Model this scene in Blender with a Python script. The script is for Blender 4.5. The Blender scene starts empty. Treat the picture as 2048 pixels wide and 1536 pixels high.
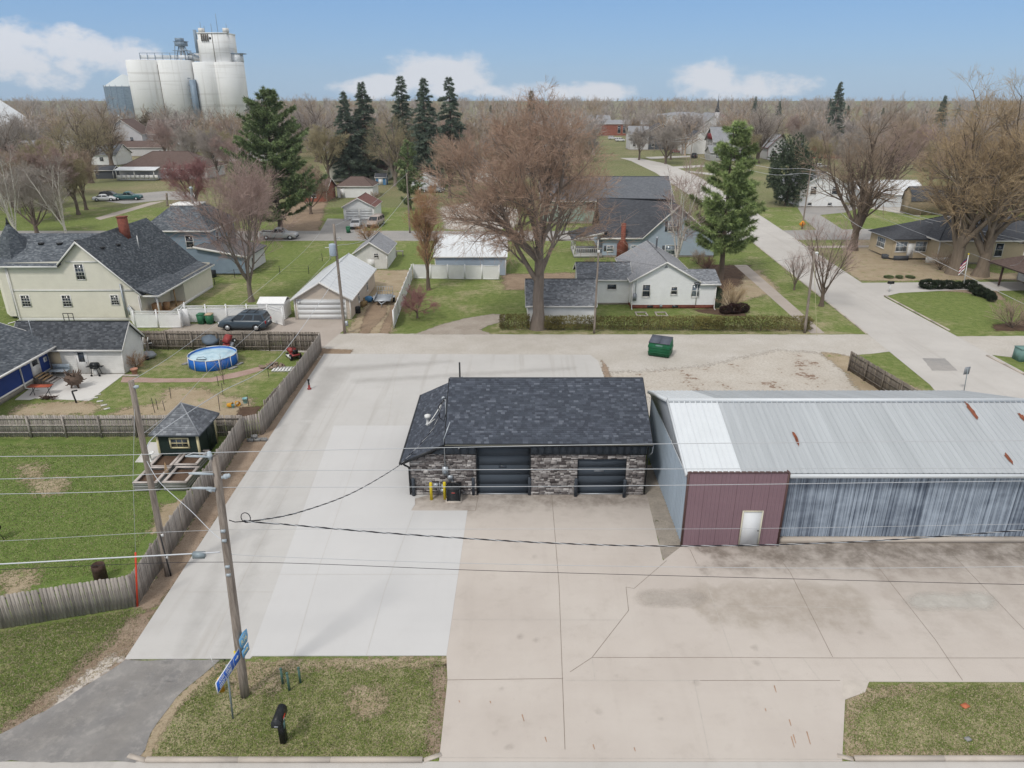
import bpy, bmesh, math, random
import numpy as np
from mathutils import Vector, noise as mnoise
R = math.radians
sc = bpy.context.scene
COL = sc.collection
random.seed(11)

# ---------------------------------------------------------------- camera
HC, FPX, YHOR = 21.4,1420.0,192.0          # eye height (m), focal length (px of a 2048 wide frame), horizon row
PIT = math.atan((768 - YHOR) / FPX)
CP, SP = math.cos(PIT), math.sin(PIT)
cam = bpy.data.cameras.new('camera')
cam.sensor_width = 36.0
cam.lens = 36.0 * FPX / 2048.0
cam.clip_start, cam.clip_end = 0.5,6000.0
camo = bpy.data.objects.new('camera', cam)
camo.location = (0,0, HC)
camo.rotation_euler = (math.pi / 2 - PIT, 0,0)
COL.objects.link(camo)
sc.camera = camo

# ---------------------------------------------------------------- world, sun, exposure
SUN_EL, SUN_AZ = 52.0,214.0                 # the sun stands high behind thin cloud, over the left shoulder
w = bpy.data.worlds.new('World'); sc.world = w; w.use_nodes = True
nt = w.node_tree; nt.nodes.clear()
def wn(t, **k):
    n = nt.nodes.new(t)
    for a, b in k.items(): setattr(n, a, b)
    return n
def wl(a, b): nt.links.new(a, b)
def wmath(op, a, b=None, c=None, clamp=False):
    n = wn('ShaderNodeMath', operation=op); n.use_clamp = clamp
    for i, s in enumerate((a, b, c)):
        if s is None: continue
        if isinstance(s, (int, float)): n.inputs[i].default_value = s
        else: wl(s, n.inputs[i])
    return n.outputs[0]
out = wn('ShaderNodeOutputWorld'); bg = wn('ShaderNodeBackground'); bg.inputs[1].default_value = 0.1
sky = wn('ShaderNodeTexSky', sky_type='NISHITA'); sky.sun_disc = False
sky.sun_elevation = R(SUN_EL); sky.sun_rotation = R(SUN_AZ); sky.altitude = 200; sky.air_density = 1.0; sky.dust_density = 0.35; sky.ozone_density = 2.5
tc = wn('ShaderNodeTexCoord'); sep = wn('ShaderNodeSeparateXYZ'); wl(tc.outputs['Generated'], sep.inputs[0])
X, Y, Z = sep.outputs
ya = wmath('MAXIMUM', wmath('ABSOLUTE', Y),0.05)
az = wmath('DIVIDE', X, ya); el = wmath('DIVIDE', Z, ya)
def pxdir(px, py):                            # direction of a picture point, as (x/y, z/y)
    u, v = (px - 1024) / FPX, (768 - py) / FPX
    dy = CP + v * SP
    return u / dy, (-SP + v * CP) / dy
nz = wn('ShaderNodeTexNoise'); nz.inputs['Scale'].default_value = 1.0; nz.inputs['Detail'].default_value = 5; nz.inputs['Roughness'].default_value = 0.58
cv = wn('ShaderNodeCombineXYZ'); wl(wmath('MULTIPLY', az, 13), cv.inputs[0]); wl(wmath('MULTIPLY', el, 24), cv.inputs[1])
wl(cv.outputs[0], nz.inputs['Vector'])
blob = None
for px, py, wx, wy in [(80,108,170,72),(250,122,130,46),(770,172,120,30),(880,150,130,58),(1110,182,220,22),
                       (1415,162,85,44),(1520,174,120,30)]:
    a0, e0 = pxdir(px, py); a1, _ = pxdir(px + wx, py); _, e1 = pxdir(px, py - wy)
    p = wmath('POWER', wmath('ABSOLUTE', wmath('DIVIDE', wmath('SUBTRACT', az, a0), a1 - a0)),2)
    q = wmath('POWER', wmath('ABSOLUTE', wmath('DIVIDE', wmath('SUBTRACT', el, e0), e1 - e0)),2)
    d = wmath('SUBTRACT',1.0, wmath('ADD', p, q))
    blob = d if blob is None else wmath('MAXIMUM', blob, d)
blob = wmath('MAXIMUM', blob, -1.4)
cl = wmath('ADD', blob, wmath('MULTIPLY', wmath('SUBTRACT', nz.outputs[0], 0.50),4.4))
mr = wn('ShaderNodeMapRange', interpolation_type='SMOOTHSTEP'); wl(cl, mr.inputs[0]); mr.inputs[1].default_value = -0.05; mr.inputs[2].default_value = 0.95; mr.inputs[4].default_value = 0.88
# thin even cloud higher up: the reason for the soft shadows
veil = wn('ShaderNodeMapRange', interpolation_type='SMOOTHSTEP'); wl(Z, veil.inputs[0]); veil.inputs[1].default_value = 0.115; veil.inputs[2].default_value = 0.30; veil.inputs[4].default_value = 0.93
mx1 = wn('ShaderNodeMix', data_type='RGBA'); wl(mr.outputs[0], mx1.inputs[0])
tint = wn('ShaderNodeMix', data_type='RGBA', blend_type='MULTIPLY'); tint.inputs[0].default_value = 1.0
wl(sky.outputs[0], tint.inputs[6]); tint.inputs[7].default_value = (0.62,0.80,1.0,1)
clr = wn('ShaderNodeMix', data_type='RGBA'); clr.inputs[0].default_value = 0.72; wl(tint.outputs[2], clr.inputs[6])
hz = wn('ShaderNodeMapRange'); wl(Z, hz.inputs[0]); hz.inputs[1].default_value = 0.0; hz.inputs[2].default_value = 0.13
hzc = wn('ShaderNodeMix', data_type='RGBA'); wl(hz.outputs[0], hzc.inputs[0]); hzc.inputs[6].default_value = (3.5,5.1,7.4,1); hzc.inputs[7].default_value = (2.4,4.3,7.3,1)
wl(hzc.outputs[2], clr.inputs[7]); wl(clr.outputs[2], mx1.inputs[6]); mx1.inputs[7].default_value = (7.4,7.6,8.1,1)
mx2 = wn('ShaderNodeMix', data_type='RGBA'); wl(veil.outputs[0], mx2.inputs[0]); wl(mx1.outputs[2], mx2.inputs[6]); mx2.inputs[7].default_value = (8.8,8.8,8.85,1)
w.cycles.sampling_method = 'MANUAL'; w.cycles.sample_map_resolution = 512
wl(mx2.outputs[2], bg.inputs[0]); wl(bg.outputs[0], out.inputs[0])

sl = bpy.data.lights.new('sun', 'SUN'); sl.energy = 1.9; sl.angle = R(9); sl.color = (1.0,0.96,0.9)
so = bpy.data.objects.new('sun', sl); COL.objects.link(so); so.location = (-40,-40,80)
# direction towards the sun: azimuth measured from +Y to +X
sd = Vector((math.sin(R(SUN_AZ)) * math.cos(R(SUN_EL)), math.cos(R(SUN_AZ)) * math.cos(R(SUN_EL)), math.sin(R(SUN_EL))))
so.rotation_euler = sd.to_track_quat('Z', 'Y').to_euler()
sc.view_settings.view_transform = 'Standard'; sc.view_settings.look = 'None'
sc.view_settings.exposure = 0.0; sc.view_settings.gamma = 1.0
sc.cycles.max_bounces = 5; sc.cycles.diffuse_bounces = 3; sc.cycles.transparent_max_bounces = 6

# ---------------------------------------------------------------- picture point -> place
def gp(px, py, z=0.0):                        # the point of the level z that shows at a picture point
    u, v = (px - 1024) / FPX, (768 - py) / FPX
    t = (z - HC) / (-SP + v * CP)
    return u * t, (CP + v * SP) * t
def vp(px, py, yy):                           # x and height of what shows there at distance yy
    u, v = (px - 1024) / FPX, (768 - py) / FPX
    t = yy / (CP + v * SP)
    return u * t, HC + (-SP + v * CP) * t
def gx(px, py): return gp(px, py)[0]

# ---------------------------------------------------------------- mesh builder
ORG = {}
def tag(o, label=None, cat=None, group=None, kind=None):
    if label: o['label'] = label
    if cat: o['category'] = cat
    if group: o['group'] = group
    if kind: o['kind'] = kind
    return o
def thing(name, label, cat, loc=(0,0,0), group=None):
    o = bpy.data.objects.new(name, None); COL.objects.link(o); o.empty_display_size = 0.3
    o.location = loc; ORG[o.name] = Vector(loc)
    return tag(o, label, cat, group)
def place(o, loc, rz=0.0, s=None):
    o.location = loc; o.rotation_euler = (0,0, rz)
    if s: o.scale = s if isinstance(s, tuple) else (s, s, s)
    return o
def copy_tree(o, parent=None):
    c = o.copy(); COL.objects.link(c); c.parent = parent
    for ch in list(o.children): copy_tree(ch, c)
    return c
class MB:
    def __init__(s): s.v = []; s.f = []; s.uv = []; s.hasuv = False
    def add(s, vs, fs):
        n = len(s.v); s.v += [tuple(p) for p in vs]; s.f += [tuple(i + n for i in f) for f in fs]; return s
    def face(s, pts, uvs=None):
        n = len(s.v); s.v += [tuple(p) for p in pts]; s.f.append(tuple(range(n, n + len(pts))))
        if uvs: s.hasuv = True; s.uv.append((len(s.f) - 1, uvs))
        return s
    def box(s, x0, x1, y0, y1, z0, z1):
        return s.add([(x0, y0, z0),(x1, y0, z0),(x1, y1, z0),(x0, y1, z0),(x0, y0, z1),(x1, y0, z1),(x1, y1, z1),(x0, y1, z1)],
                     [(3,2,1,0),(4,5,6,7),(0,1,5,4),(1,2,6,5),(2,3,7,6),(3,0,4,7)])
    def cbox(s, c, d, rz=0.0):                # centre, size, turn about z
        ca, sa = math.cos(rz), math.sin(rz); vs = []
        for z in (-1,1):
            for x, y in ((-1,-1),(1,-1),(1,1),(-1,1)):
                px, py = x * d[0] / 2, y * d[1] / 2
                vs.append((c[0] + px * ca - py * sa, c[1] + px * sa + py * ca, c[2] + z * d[2] / 2))
        return s.add(vs, [(3,2,1,0),(4,5,6,7),(0,1,5,4),(1,2,6,5),(2,3,7,6),(3,0,4,7)])
    def prism(s, poly, vec):                  # flat polygon pushed along vec
        n = len(poly); vec = Vector(vec)
        vs = [Vector(p) for p in poly] + [Vector(p) + vec for p in poly]
        fs = [tuple(range(n))[::-1], tuple(range(n, 2 * n))] + [(i, (i + 1) % n, n + (i + 1) % n, n + i) for i in range(n)]
        return s.add(vs, fs)
    def bar(s, a, b, wd, ht=None):            # square bar from a to b
        return s.tube([a, b], [wd * 0.707,(ht or wd) * 0.707], 4)
    def tube(s, path, radii, n=6, cap=True):
        P = [Vector(p) for p in path]; m = len(P)
        if not hasattr(radii, '__len__'): radii = [radii] * m
        base = len(s.v); up = None
        for i, p in enumerate(P):
            d = (P[min(i + 1, m - 1)] - P[max(i - 1,0)])
            if d.length < 1e-9: d = Vector((0,0,1))
            d.normalize()
            if up is None:
                up = d.orthogonal().normalized()
                if abs(d.z) < 0.9: up = (Vector((0,0,1)) - d * d.z).normalized()
                a0 = math.pi / n if n == 4 else 0
            else:
                up = (up - d * up.dot(d))
                up = up.normalized() if up.length > 1e-6 else d.orthogonal().normalized()
            q = d.cross(up)
            for k in range(n):
                a = a0 + 2 * math.pi * k / n
                s.v.append(tuple(p + (up * math.cos(a) + q * math.sin(a)) * radii[i]))
        for i in range(m - 1):
            for k in range(n):
                s.f.append((base + i * n + k, base + i * n + (k + 1) % n, base + (i + 1) * n + (k + 1) % n, base + (i + 1) * n + k))
        if cap:
            s.f.append(tuple(base + k for k in range(n))[::-1]); s.f.append(tuple(base + (m - 1) * n + k for k in range(n)))
        return s
    def lathe(s, prof, c=(0,0,0), n=12, cap=True, sx=1.0, sy=1.0):
        base = len(s.v)
        for r, z in prof:
            for k in range(n):
                a = 2 * math.pi * k / n
                s.v.append((c[0] + r * sx * math.cos(a), c[1] + r * sy * math.sin(a), c[2] + z))
        m = len(prof)
        for i in range(m - 1):
            for k in range(n):
                s.f.append((base + i * n + k, base + i * n + (k + 1) % n, base + (i + 1) * n + (k + 1) % n, base + (i + 1) * n + k))
        if cap:
            s.f.append(tuple(base + k for k in range(n))[::-1]); s.f.append(tuple(base + (m - 1) * n + k for k in range(n)))
        return s
    def ball(s, c, r, n=10, m=6, sq=(1,1,1)):
        prof = [(r * math.sin(math.pi * (i + .02) / (m - 0.0)) if 0 < i < m else r * 0.03,-r * math.cos(math.pi * i / m)) for i in range(m + 1)]
        k = len(s.v); s.lathe(prof, (0,0,0), n)
        for i in range(k, len(s.v)):
            x, y, z = s.v[i]; s.v[i] = (c[0] + x * sq[0], c[1] + y * sq[1], c[2] + z * sq[2])
        return s
    def build(s, name, mat, parent=None, smooth=False, label=None, cat=None, group=None, kind=None, loc=None):
        me = bpy.data.meshes.new(name)
        org = Vector((0,0,0))
        if parent is not None:
            q = parent
            while q is not None:
                org = org + ORG.get(q.name, Vector((0,0,0))); q = q.parent
        elif loc is not None: org = Vector(loc)
        V = np.array(s.v, dtype=np.float64).reshape(-1,3) - np.array(org)
        nf = len(s.f); tot = np.array([len(f) for f in s.f], dtype=np.int32)
        me.vertices.add(len(V)); me.vertices.foreach_set('co', V.astype(np.float32).ravel())
        li = np.concatenate([np.array(f, dtype=np.int32) for f in s.f]) if nf else np.zeros(0, np.int32)
        me.loops.add(len(li)); me.loops.foreach_set('vertex_index', li)
        me.polygons.add(nf); st = np.concatenate([[0], np.cumsum(tot)[:-1]]).astype(np.int32)
        me.polygons.foreach_set('loop_start', st); me.polygons.foreach_set('loop_total', tot)
        if s.hasuv:
            uvl = me.uv_layers.new(name='UVMap'); arr = np.zeros((len(li),2), np.float32)
            for fi, uvs in s.uv: arr[st[fi]:st[fi] + len(uvs)] = uvs
            uvl.data.foreach_set('uv', arr.ravel())
        if smooth: me.polygons.foreach_set('use_smooth', np.ones(nf, bool))
        me.update(calc_edges=True); me.validate()
        o = bpy.data.objects.new(name, me); COL.objects.link(o)
        if mat is not None: me.materials.append(mat if not isinstance(mat, str) else MT[mat])
        if parent is not None: o.parent = parent
        elif loc is not None: o.location = loc; ORG[o.name] = Vector(loc)
        return tag(o, label, cat, group, kind)
def one(mb, name, mat, label, cat, loc=(0,0,0), group=None, smooth=False):   # a thing that is a single mesh
    return mb.build(name, mat, None, smooth, label, cat, group, None, loc)
def raw_mesh(name, V, Fa, mat, parent=None, smooth=False, kind=None):          # from numpy arrays, all faces of one size
    me = bpy.data.meshes.new(name); k = Fa.shape[1]; nf = len(Fa)
    me.vertices.add(len(V)); me.vertices.foreach_set('co', np.asarray(V, np.float32).ravel())
    me.loops.add(nf * k); me.loops.foreach_set('vertex_index', Fa.astype(np.int32).ravel())
    me.polygons.add(nf); me.polygons.foreach_set('loop_start', np.arange(0, nf * k, k, dtype=np.int32)); me.polygons.foreach_set('loop_total', np.full(nf, k, np.int32))
    if smooth: me.polygons.foreach_set('use_smooth', np.ones(nf, bool))
    me.update(calc_edges=True)
    o = bpy.data.objects.new(name, me); COL.objects.link(o); me.materials.append(MT[mat] if isinstance(mat, str) else mat)
    o.parent = parent
    if kind: o['kind'] = kind
    return o

# ---------------------------------------------------------------- materials
MT = {}
def lin(c):
    if isinstance(c, str):
        c = tuple(int(c[i:i + 2], 16) / 255 for i in (0,2,4))
        c = tuple(x / 12.92 if x <= 0.04045 else ((x + 0.055) / 1.055) ** 2.4 for x in c)
    return c
class NT:
    def __init__(s, name):
        s.m = bpy.data.materials.new(name); s.m.use_nodes = True; s.t = s.m.node_tree; s.t.nodes.clear()
        s.out = s.n('ShaderNodeOutputMaterial'); s.b = s.n('ShaderNodeBsdfPrincipled'); s.l(s.b.outputs[0], s.out.inputs[0])
        s.b.inputs['Specular IOR Level'].default_value = 0.3; MT[name] = s.m
        s.co = s.n('ShaderNodeTexCoord')
    def n(s, t, **k):
        q = s.t.nodes.new(t)
        for a, b in k.items(): setattr(q, a, b)
        return q
    def l(s, a, b): s.t.links.new(a, b)
    def set(s, i, v):
        if hasattr(v, 'links') or hasattr(v, 'is_output'): s.l(v, i)
        elif isinstance(v, tuple) and len(v) == 3 and i.type == 'RGBA': i.default_value = (*v, 1)
        else: i.default_value = v
    def noise(s, scale, detail=6, rough=.55, vec=None, dist=0.0):
        q = s.n('ShaderNodeTexNoise'); q.inputs['Scale'].default_value = scale; q.inputs['Detail'].default_value = detail
        q.inputs['Roughness'].default_value = rough; q.inputs['Distortion'].default_value = dist
        s.l(vec if vec is not None else s.co.outputs['Object'], q.inputs['Vector']); return q.outputs[0]
    def mapv(s, sc=(1,1,1), loc=(0,0,0), rot=(0,0,0), src='Object'):
        q = s.n('ShaderNodeMapping'); q.inputs['Scale'].default_value = sc; q.inputs['Location'].default_value = loc; q.inputs['Rotation'].default_value = rot
        s.l(s.co.outputs[src], q.inputs[0]); return q.outputs[0]
    def math(s, op, a, b=None, clamp=False):
        q = s.n('ShaderNodeMath', operation=op); q.use_clamp = clamp; s.set(q.inputs[0], a)
        if b is not None: s.set(q.inputs[1], b)
        return q.outputs[0]
    def ramp(s, v, lo, hi, a=0.0, b=1.0):
        q = s.n('ShaderNodeMapRange', interpolation_type='SMOOTHSTEP'); s.l(v, q.inputs[0])
        q.inputs[1].default_value = lo; q.inputs[2].default_value = hi; q.inputs[3].default_value = a; q.inputs[4].default_value = b; return q.outputs[0]
    def mix(s, f, a, b, mode='MIX'):
        q = s.n('ShaderNodeMix', data_type='RGBA', blend_type=mode); s.set(q.inputs[0], f); s.set(q.inputs[6], a); s.set(q.inputs[7], b); return q.outputs[2]
    def bump(s, h, st=.3, dist=.02):
        q = s.n('ShaderNodeBump'); q.inputs['Strength'].default_value = st; q.inputs['Distance'].default_value = dist; s.l(h, q.inputs['Height']); s.l(q.outputs[0], s.b.inputs['Normal'])
    def col(s, c, rough=.8, metal=0.0):
        s.set(s.b.inputs['Base Color'], c); s.set(s.b.inputs['Roughness'], rough); s.b.inputs['Metallic'].default_value = metal; return s
def sc3(c, k): return tuple(min(1, x * k) for x in c)
def M(name, c, rough=.8, var=.12, scale=2.0, metal=0.0, bump=0.0, bscale=30.0, dirt=0.0, dirtc=(.12,.1,.08), island=0.0, stretch=(1,1,1), spec=.3):
    c = lin(c); q = NT(name); v = q.mapv(stretch)
    f = q.ramp(q.noise(scale, 7,.6, v),.25,.75)
    k = q.mix(f, sc3(c, 1 - var), sc3(c, 1 + var))
    if dirt:
        k = q.mix(q.ramp(q.noise(scale * .37,9,.7, v),.52,.78,0, dirt), k, dirtc)
    if island:
        g = q.n('ShaderNodeNewGeometry'); oi = q.n('ShaderNodeObjectInfo')
        rr = q.math('FRACT', q.math('ADD', g.outputs['Random Per Island'], oi.outputs['Random']))
        h = q.n('ShaderNodeHueSaturation'); q.l(k, h.inputs['Color']); q.l(q.math('ADD', q.math('MULTIPLY', rr, 2 * island),1 - island), h.inputs['Value'])
        k = h.outputs[0]
    q.col(k, rough, metal); q.b.inputs['Specular IOR Level'].default_value = spec
    if bump: q.bump(q.noise(bscale, 5,.6, v), bump, .02)
    return q.m
def shingle(name, c, c2, c3=None, rows=.14, wid=.3):  # roofs too far for single shingles: courses on the UV of the slope (metres)
    q = NT(name); uv = q.co.outputs['UV']
    b = q.n('ShaderNodeTexBrick'); q.l(uv, b.inputs['Vector']); b.inputs['Scale'].default_value = 1.0
    b.inputs['Brick Width'].default_value = wid; b.inputs['Row Height'].default_value = rows; b.inputs['Mortar Size'].default_value = .006; b.inputs['Mortar Smooth'].default_value = .3
    b.inputs['Color1'].default_value = (*lin(c),1); b.inputs['Color2'].default_value = (*lin(c2),1); b.inputs['Mortar'].default_value = (*sc3(lin(c),.55),1)
    b.inputs['Bias'].default_value = -.2
    k = q.mix(q.ramp(q.noise(.5,6,.6),.35,.7,0,.45), b.outputs['Color'], sc3(lin(c),1.35) if c3 is None else lin(c3))
    q.col(k, .95); q.b.inputs['Specular IOR Level'].default_value = .15
    q.bump(b.outputs['Fac'], .35,.012); return q.m
# ---------------------------------------------------------------- ground materials
def grass_mat(name, g1, g2, straw, dry=.5, sc0=.25, soil=None):
    q = NT(name); g1, g2, straw = lin(g1), lin(g2), lin(straw)
    a = q.noise(sc0,4,.62); b = q.noise(1.6,4,.68); c = q.noise(14,3,.75); e = q.noise(.045,2,.5)
    k = q.mix(q.ramp(b, .3,.7), g1, g2)
    d = q.math('ADD', q.math('MULTIPLY', a, .62), q.math('MULTIPLY', b, .38))
    d = q.math('ADD', d, q.math('MULTIPLY', q.math('SUBTRACT', c, .5),.5))
    d = q.math('ADD', d, q.math('MULTIPLY', q.math('SUBTRACT', e, .5),.45))
    k = q.mix(q.ramp(d, .62 - dry * .28,.80 - dry * .22,0,.92), k, straw)
    if soil: k = q.mix(q.ramp(q.math('ADD', a, q.math('MULTIPLY', q.math('SUBTRACT', c, .5),.4)),.58,.72,0,.8), k, lin(soil))
    k = q.mix(q.ramp(c, .45,.7,0,.55), k, straw)
    k = q.mix(q.ramp(q.noise(55,1,.8),.42,.62), q.mix(1.0, k, (.55,.58,.5),'MULTIPLY'), q.mix(1.0, k, (1.25,1.22,1.15),'MULTIPLY'))
    q.col(k, .95); q.b.inputs['Specular IOR Level'].default_value = .1
    q.bump(q.noise(30,2,.8),.8,.05); return q.m
grass_mat('grass', '62783a', '7e8b50', 'aaa084',.46)
grass_mat('grass_lush', '5a7535', '74884a', 'a39c78',.34)
grass_mat('grass_verge', '69753f', '868a5b', 'b3a88f',.66,.5)
grass_mat('grass_far', '6d7650', '80825f', '998d76',.6,.03)
def gran(name, c, c2, c3, s1=.5, s2=18, s3=60, amt=.6, bump=.4, rough=.95, dots=None):
    q = NT(name); k = q.mix(q.ramp(q.noise(s1,4,.6),.3,.7), lin(c), lin(c2))
    k = q.mix(q.ramp(q.noise(s2,3,.75),.45,.7,0, amt), k, lin(c3))
    k = q.mix(q.ramp(q.noise(s3,1,.8),.35,.65), q.mix(1.0, k, (.82,.82,.82),'MULTIPLY'), k)
    if dots: k = q.mix(q.ramp(q.math('ADD', q.math('MULTIPLY', q.noise(dots[1], 5,.7),.75), q.math('MULTIPLY', q.noise(dots[1] * 9,2,.7),.25)), dots[2], dots[2] + .05,0,.85), k, lin(dots[0]))
    q.col(k, rough); q.b.inputs['Specular IOR Level'].default_value = .15; q.bump(q.noise(s3,2,.8), bump, .03); return q.m
gran('dirt', '8d7a67', 'a08d78', '6d5a49',.6,8,40,.7,.6)
gran('mulch', '998674', 'ad9b89', '7b6756',.8,14,60,.8,.9)
gran('straw', 'a3937a', 'b3a48c', '86745e',.6,12,60,.7,.6, dots=('76804c',.9,.56))
gran('soil', '5a483c', '6d594a', '463830',1.5,14,60,.6,.8)
gran('gravel_white', 'c6c1ba', 'bab4ab', 'a59c92',.35,6,34,.5,.35, dots=None)
gran('gravel_leaf', 'c6c0b7', 'bab2a7', 'a09486',.3,5,34,.6,.4, dots=('79604f',.30,.555))
gran('gravel_grey', 'b1a89d', 'a0968b', '82786e',.6,9,40,.6,.4)
gran('asphalt', '807e7d', '93908d', 'a5a19c',.7,2.0,70,.6,.3)
gran('road_grey', '969492', 'a39f9b', 'b1aca6',.2,2.0,60,.4,.3)
gran('aggregate', '989086', 'a89f93', '70675d',1.5,20,60,.6,.5, dots=('5a5a42',1.6,.6))
gran('brick_path', 'ad948a', '9f8479', 'b5a79d',.8,10,30,.5,.3)
def conc(name, c, c2, stain, st=.3, streak=(0,0,0), pits=True, extra=None, rough=.85):
    q = NT(name); c, c2, stain = lin(c), lin(c2), lin(stain)
    k = q.mix(q.ramp(q.noise(.22,4,.6),.3,.72), c, c2)
    k = q.mix(q.ramp(q.noise(.8,6,.68),.5,.78,0, st), k, stain)
    v = q.mapv((1.6,.07,1), rot=(0,0, R(-7))); k = q.mix(q.ramp(q.noise(.8,3,.6, v),.52,.75,0, streak[0]), k, stain)
    v2 = q.mapv((.12,3.0,1)); k = q.mix(q.ramp(q.noise(1.2,3,.6, v2),.5,.75,0, streak[1]), k, sc3(c, .9))
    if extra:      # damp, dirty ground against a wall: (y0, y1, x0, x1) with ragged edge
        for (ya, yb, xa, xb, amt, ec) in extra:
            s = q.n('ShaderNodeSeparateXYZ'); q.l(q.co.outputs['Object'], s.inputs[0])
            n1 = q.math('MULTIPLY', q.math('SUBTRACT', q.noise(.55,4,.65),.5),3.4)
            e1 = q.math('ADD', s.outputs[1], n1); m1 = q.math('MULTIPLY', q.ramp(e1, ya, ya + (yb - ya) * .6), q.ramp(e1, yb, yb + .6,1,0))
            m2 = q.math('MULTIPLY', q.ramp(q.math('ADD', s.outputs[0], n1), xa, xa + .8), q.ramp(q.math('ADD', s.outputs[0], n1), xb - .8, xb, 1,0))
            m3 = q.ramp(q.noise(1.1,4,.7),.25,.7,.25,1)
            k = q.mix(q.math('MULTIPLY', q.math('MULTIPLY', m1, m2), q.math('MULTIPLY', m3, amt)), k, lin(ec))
    if pits: k = q.mix(q.ramp(q.noise(9,3,.8),.66,.72,0,.35), k, sc3(stain, .7))
    k = q.mix(q.ramp(q.noise(45,1,.8),.3,.7,0,.2), k, sc3(c2,.86))
    q.col(k, rough); q.b.inputs['Specular IOR Level'].default_value = .2; q.bump(q.noise(50,1,.7),.12,.01); return q.m
conc('concrete_mid', 'b7b5b2', 'bebcb9', 'a49f99',.22,(.5,.2))
conc('concrete_pale', 'bfbebd', 'c4c3c2', 'b1aeab',.16,(.15,.12), False)
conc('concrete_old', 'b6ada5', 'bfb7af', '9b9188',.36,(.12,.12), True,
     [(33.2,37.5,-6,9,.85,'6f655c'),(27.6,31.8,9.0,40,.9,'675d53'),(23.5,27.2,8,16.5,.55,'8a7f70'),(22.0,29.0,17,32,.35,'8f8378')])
conc('street_conc', 'b4b0ab', 'bdb9b4', '9c958e',.25,(.3,.15))
conc('sidewalk_conc', 'a59b92', 'b0a69d', '847a70',.4)
conc('patio_conc', 'c6c4c0', 'cdcac6', 'aaa5a0',.2)
conc('kerb_conc', 'b3a99e', 'bfb5aa', '8a8074',.5)
M('joint', '857b72',.95,.2,3)
M('joint_soft', 'b0aaa3',.95,.12,3)

# ---------------------------------------------------------------- sheets of ground
def ragged(poly, jit, step, seed=0):
    rnd = random.Random(seed); out_ = []
    n = len(poly)
    for i in range(n):
        a, b = Vector(poly[i]), Vector(poly[(i + 1) % n]); L = (b - a).length; m = max(1, int(L / step)); nn = Vector((-(b - a).y, (b - a).x)).normalized()
        for k in range(m):
            p = a.lerp(b, k / m); o_ = (mnoise.noise(Vector((p.x * .9, p.y * .9, seed))) * 1.1 + rnd.uniform(-.5,.5)) * jit
            out_.append(p + nn * o_ if (k or jit) else p)
    return out_
SOFT = {}
def soft(mat, faint=None):
    if (mat, faint) in SOFT: return SOFT[(mat, faint)]
    m_ = MT[mat].copy(); m_.name = mat + '_edge'; t = m_.node_tree; b = next(n for n in t.nodes if n.type == 'BSDF_PRINCIPLED')
    a = t.nodes.new('ShaderNodeAttribute'); a.attribute_name = 'edge'; co = t.nodes.new('ShaderNodeTexCoord'); nz_ = t.nodes.new('ShaderNodeTexNoise'); nz_.inputs['Scale'].default_value = 3.2; nz_.inputs['Detail'].default_value = 6; nz_.inputs['Roughness'].default_value = .78
    t.links.new(co.outputs['Object'], nz_.inputs['Vector']); ad = t.nodes.new('ShaderNodeMath'); ad.operation = 'MULTIPLY_ADD'; t.links.new(nz_.outputs[0], ad.inputs[0]); ad.inputs[1].default_value = 2.6; t.links.new(a.outputs['Fac'], ad.inputs[2])
    mr_ = t.nodes.new('ShaderNodeMapRange'); t.links.new(ad.outputs[0], mr_.inputs[0]); mr_.inputs[1].default_value = 1.6; mr_.inputs[2].default_value = 2.0
    if faint: ad.inputs[1].default_value = 1.2; nz_.inputs['Scale'].default_value = .9; mr_.inputs[1].default_value = .75; mr_.inputs[2].default_value = 1.9; mr_.inputs[4].default_value = faint
    t.links.new(mr_.outputs[0], b.inputs['Alpha']); SOFT[(mat, faint)] = m_; return m_
def soft_sheet(name, pts, z, mat, jit=.3, step=.4, fade=None, seed=0, world=False, faint=None):
    P = np.array([tuple(p) for p in ragged([Vector(p if world else gp(*p)) for p in pts], jit * .6, step, seed)]); fd = fade or max(.12, min(.7, jit * 1.6))
    lo, hi = P.min(0) - fd, P.max(0) + fd; st = max(fd * .6, math.sqrt((hi - lo).prod() / 6000)); nx, ny = [max(2, int(v) + 2) for v in (hi - lo) / st]
    X_g, Y_g = np.meshgrid(lo[0] + np.arange(nx) * st, lo[1] + np.arange(ny) * st); Q = np.stack([X_g.ravel(), Y_g.ravel()], 1); A, B = P, np.roll(P, -1,0)
    dmin = np.full(len(Q),1e9); ins = np.zeros(len(Q), bool)
    for a, b in zip(A, B):
        ab = b - a; t = np.clip(((Q - a) @ ab) / max(ab @ ab, 1e-9),0,1); dmin = np.minimum(dmin, np.hypot(*(Q - a - t[:, None] * ab).T))
        c = (a[1] > Q[:, 1]) != (b[1] > Q[:, 1])
        if abs(b[1] - a[1]) > 1e-9: ins ^= c & (Q[:, 0] < (b[0] - a[0]) * (Q[:, 1] - a[1]) / (b[1] - a[1]) + a[0])
    e = np.clip(np.where(ins, dmin, -dmin) / fd * .5 + .5,0,1); id_ = np.arange(nx * ny).reshape(ny, nx)
    F_ = np.stack([id_[:-1, :-1].ravel(), id_[:-1,1:].ravel(), id_[1:, 1:].ravel(), id_[1:, :-1].ravel()], 1); F_ = F_[e[F_].max(1) > 0]; use = np.unique(F_); mp = np.zeros(nx * ny, int); mp[use] = np.arange(len(use))
    o = raw_mesh(name, np.column_stack([Q[use], np.full(len(use), z)]), mp[F_], soft(mat, faint), kind='structure')
    at_ = o.data.attributes.new('edge', 'FLOAT', 'POINT'); at_.data.foreach_set('value', e[use].astype(np.float32)); return o
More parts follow.
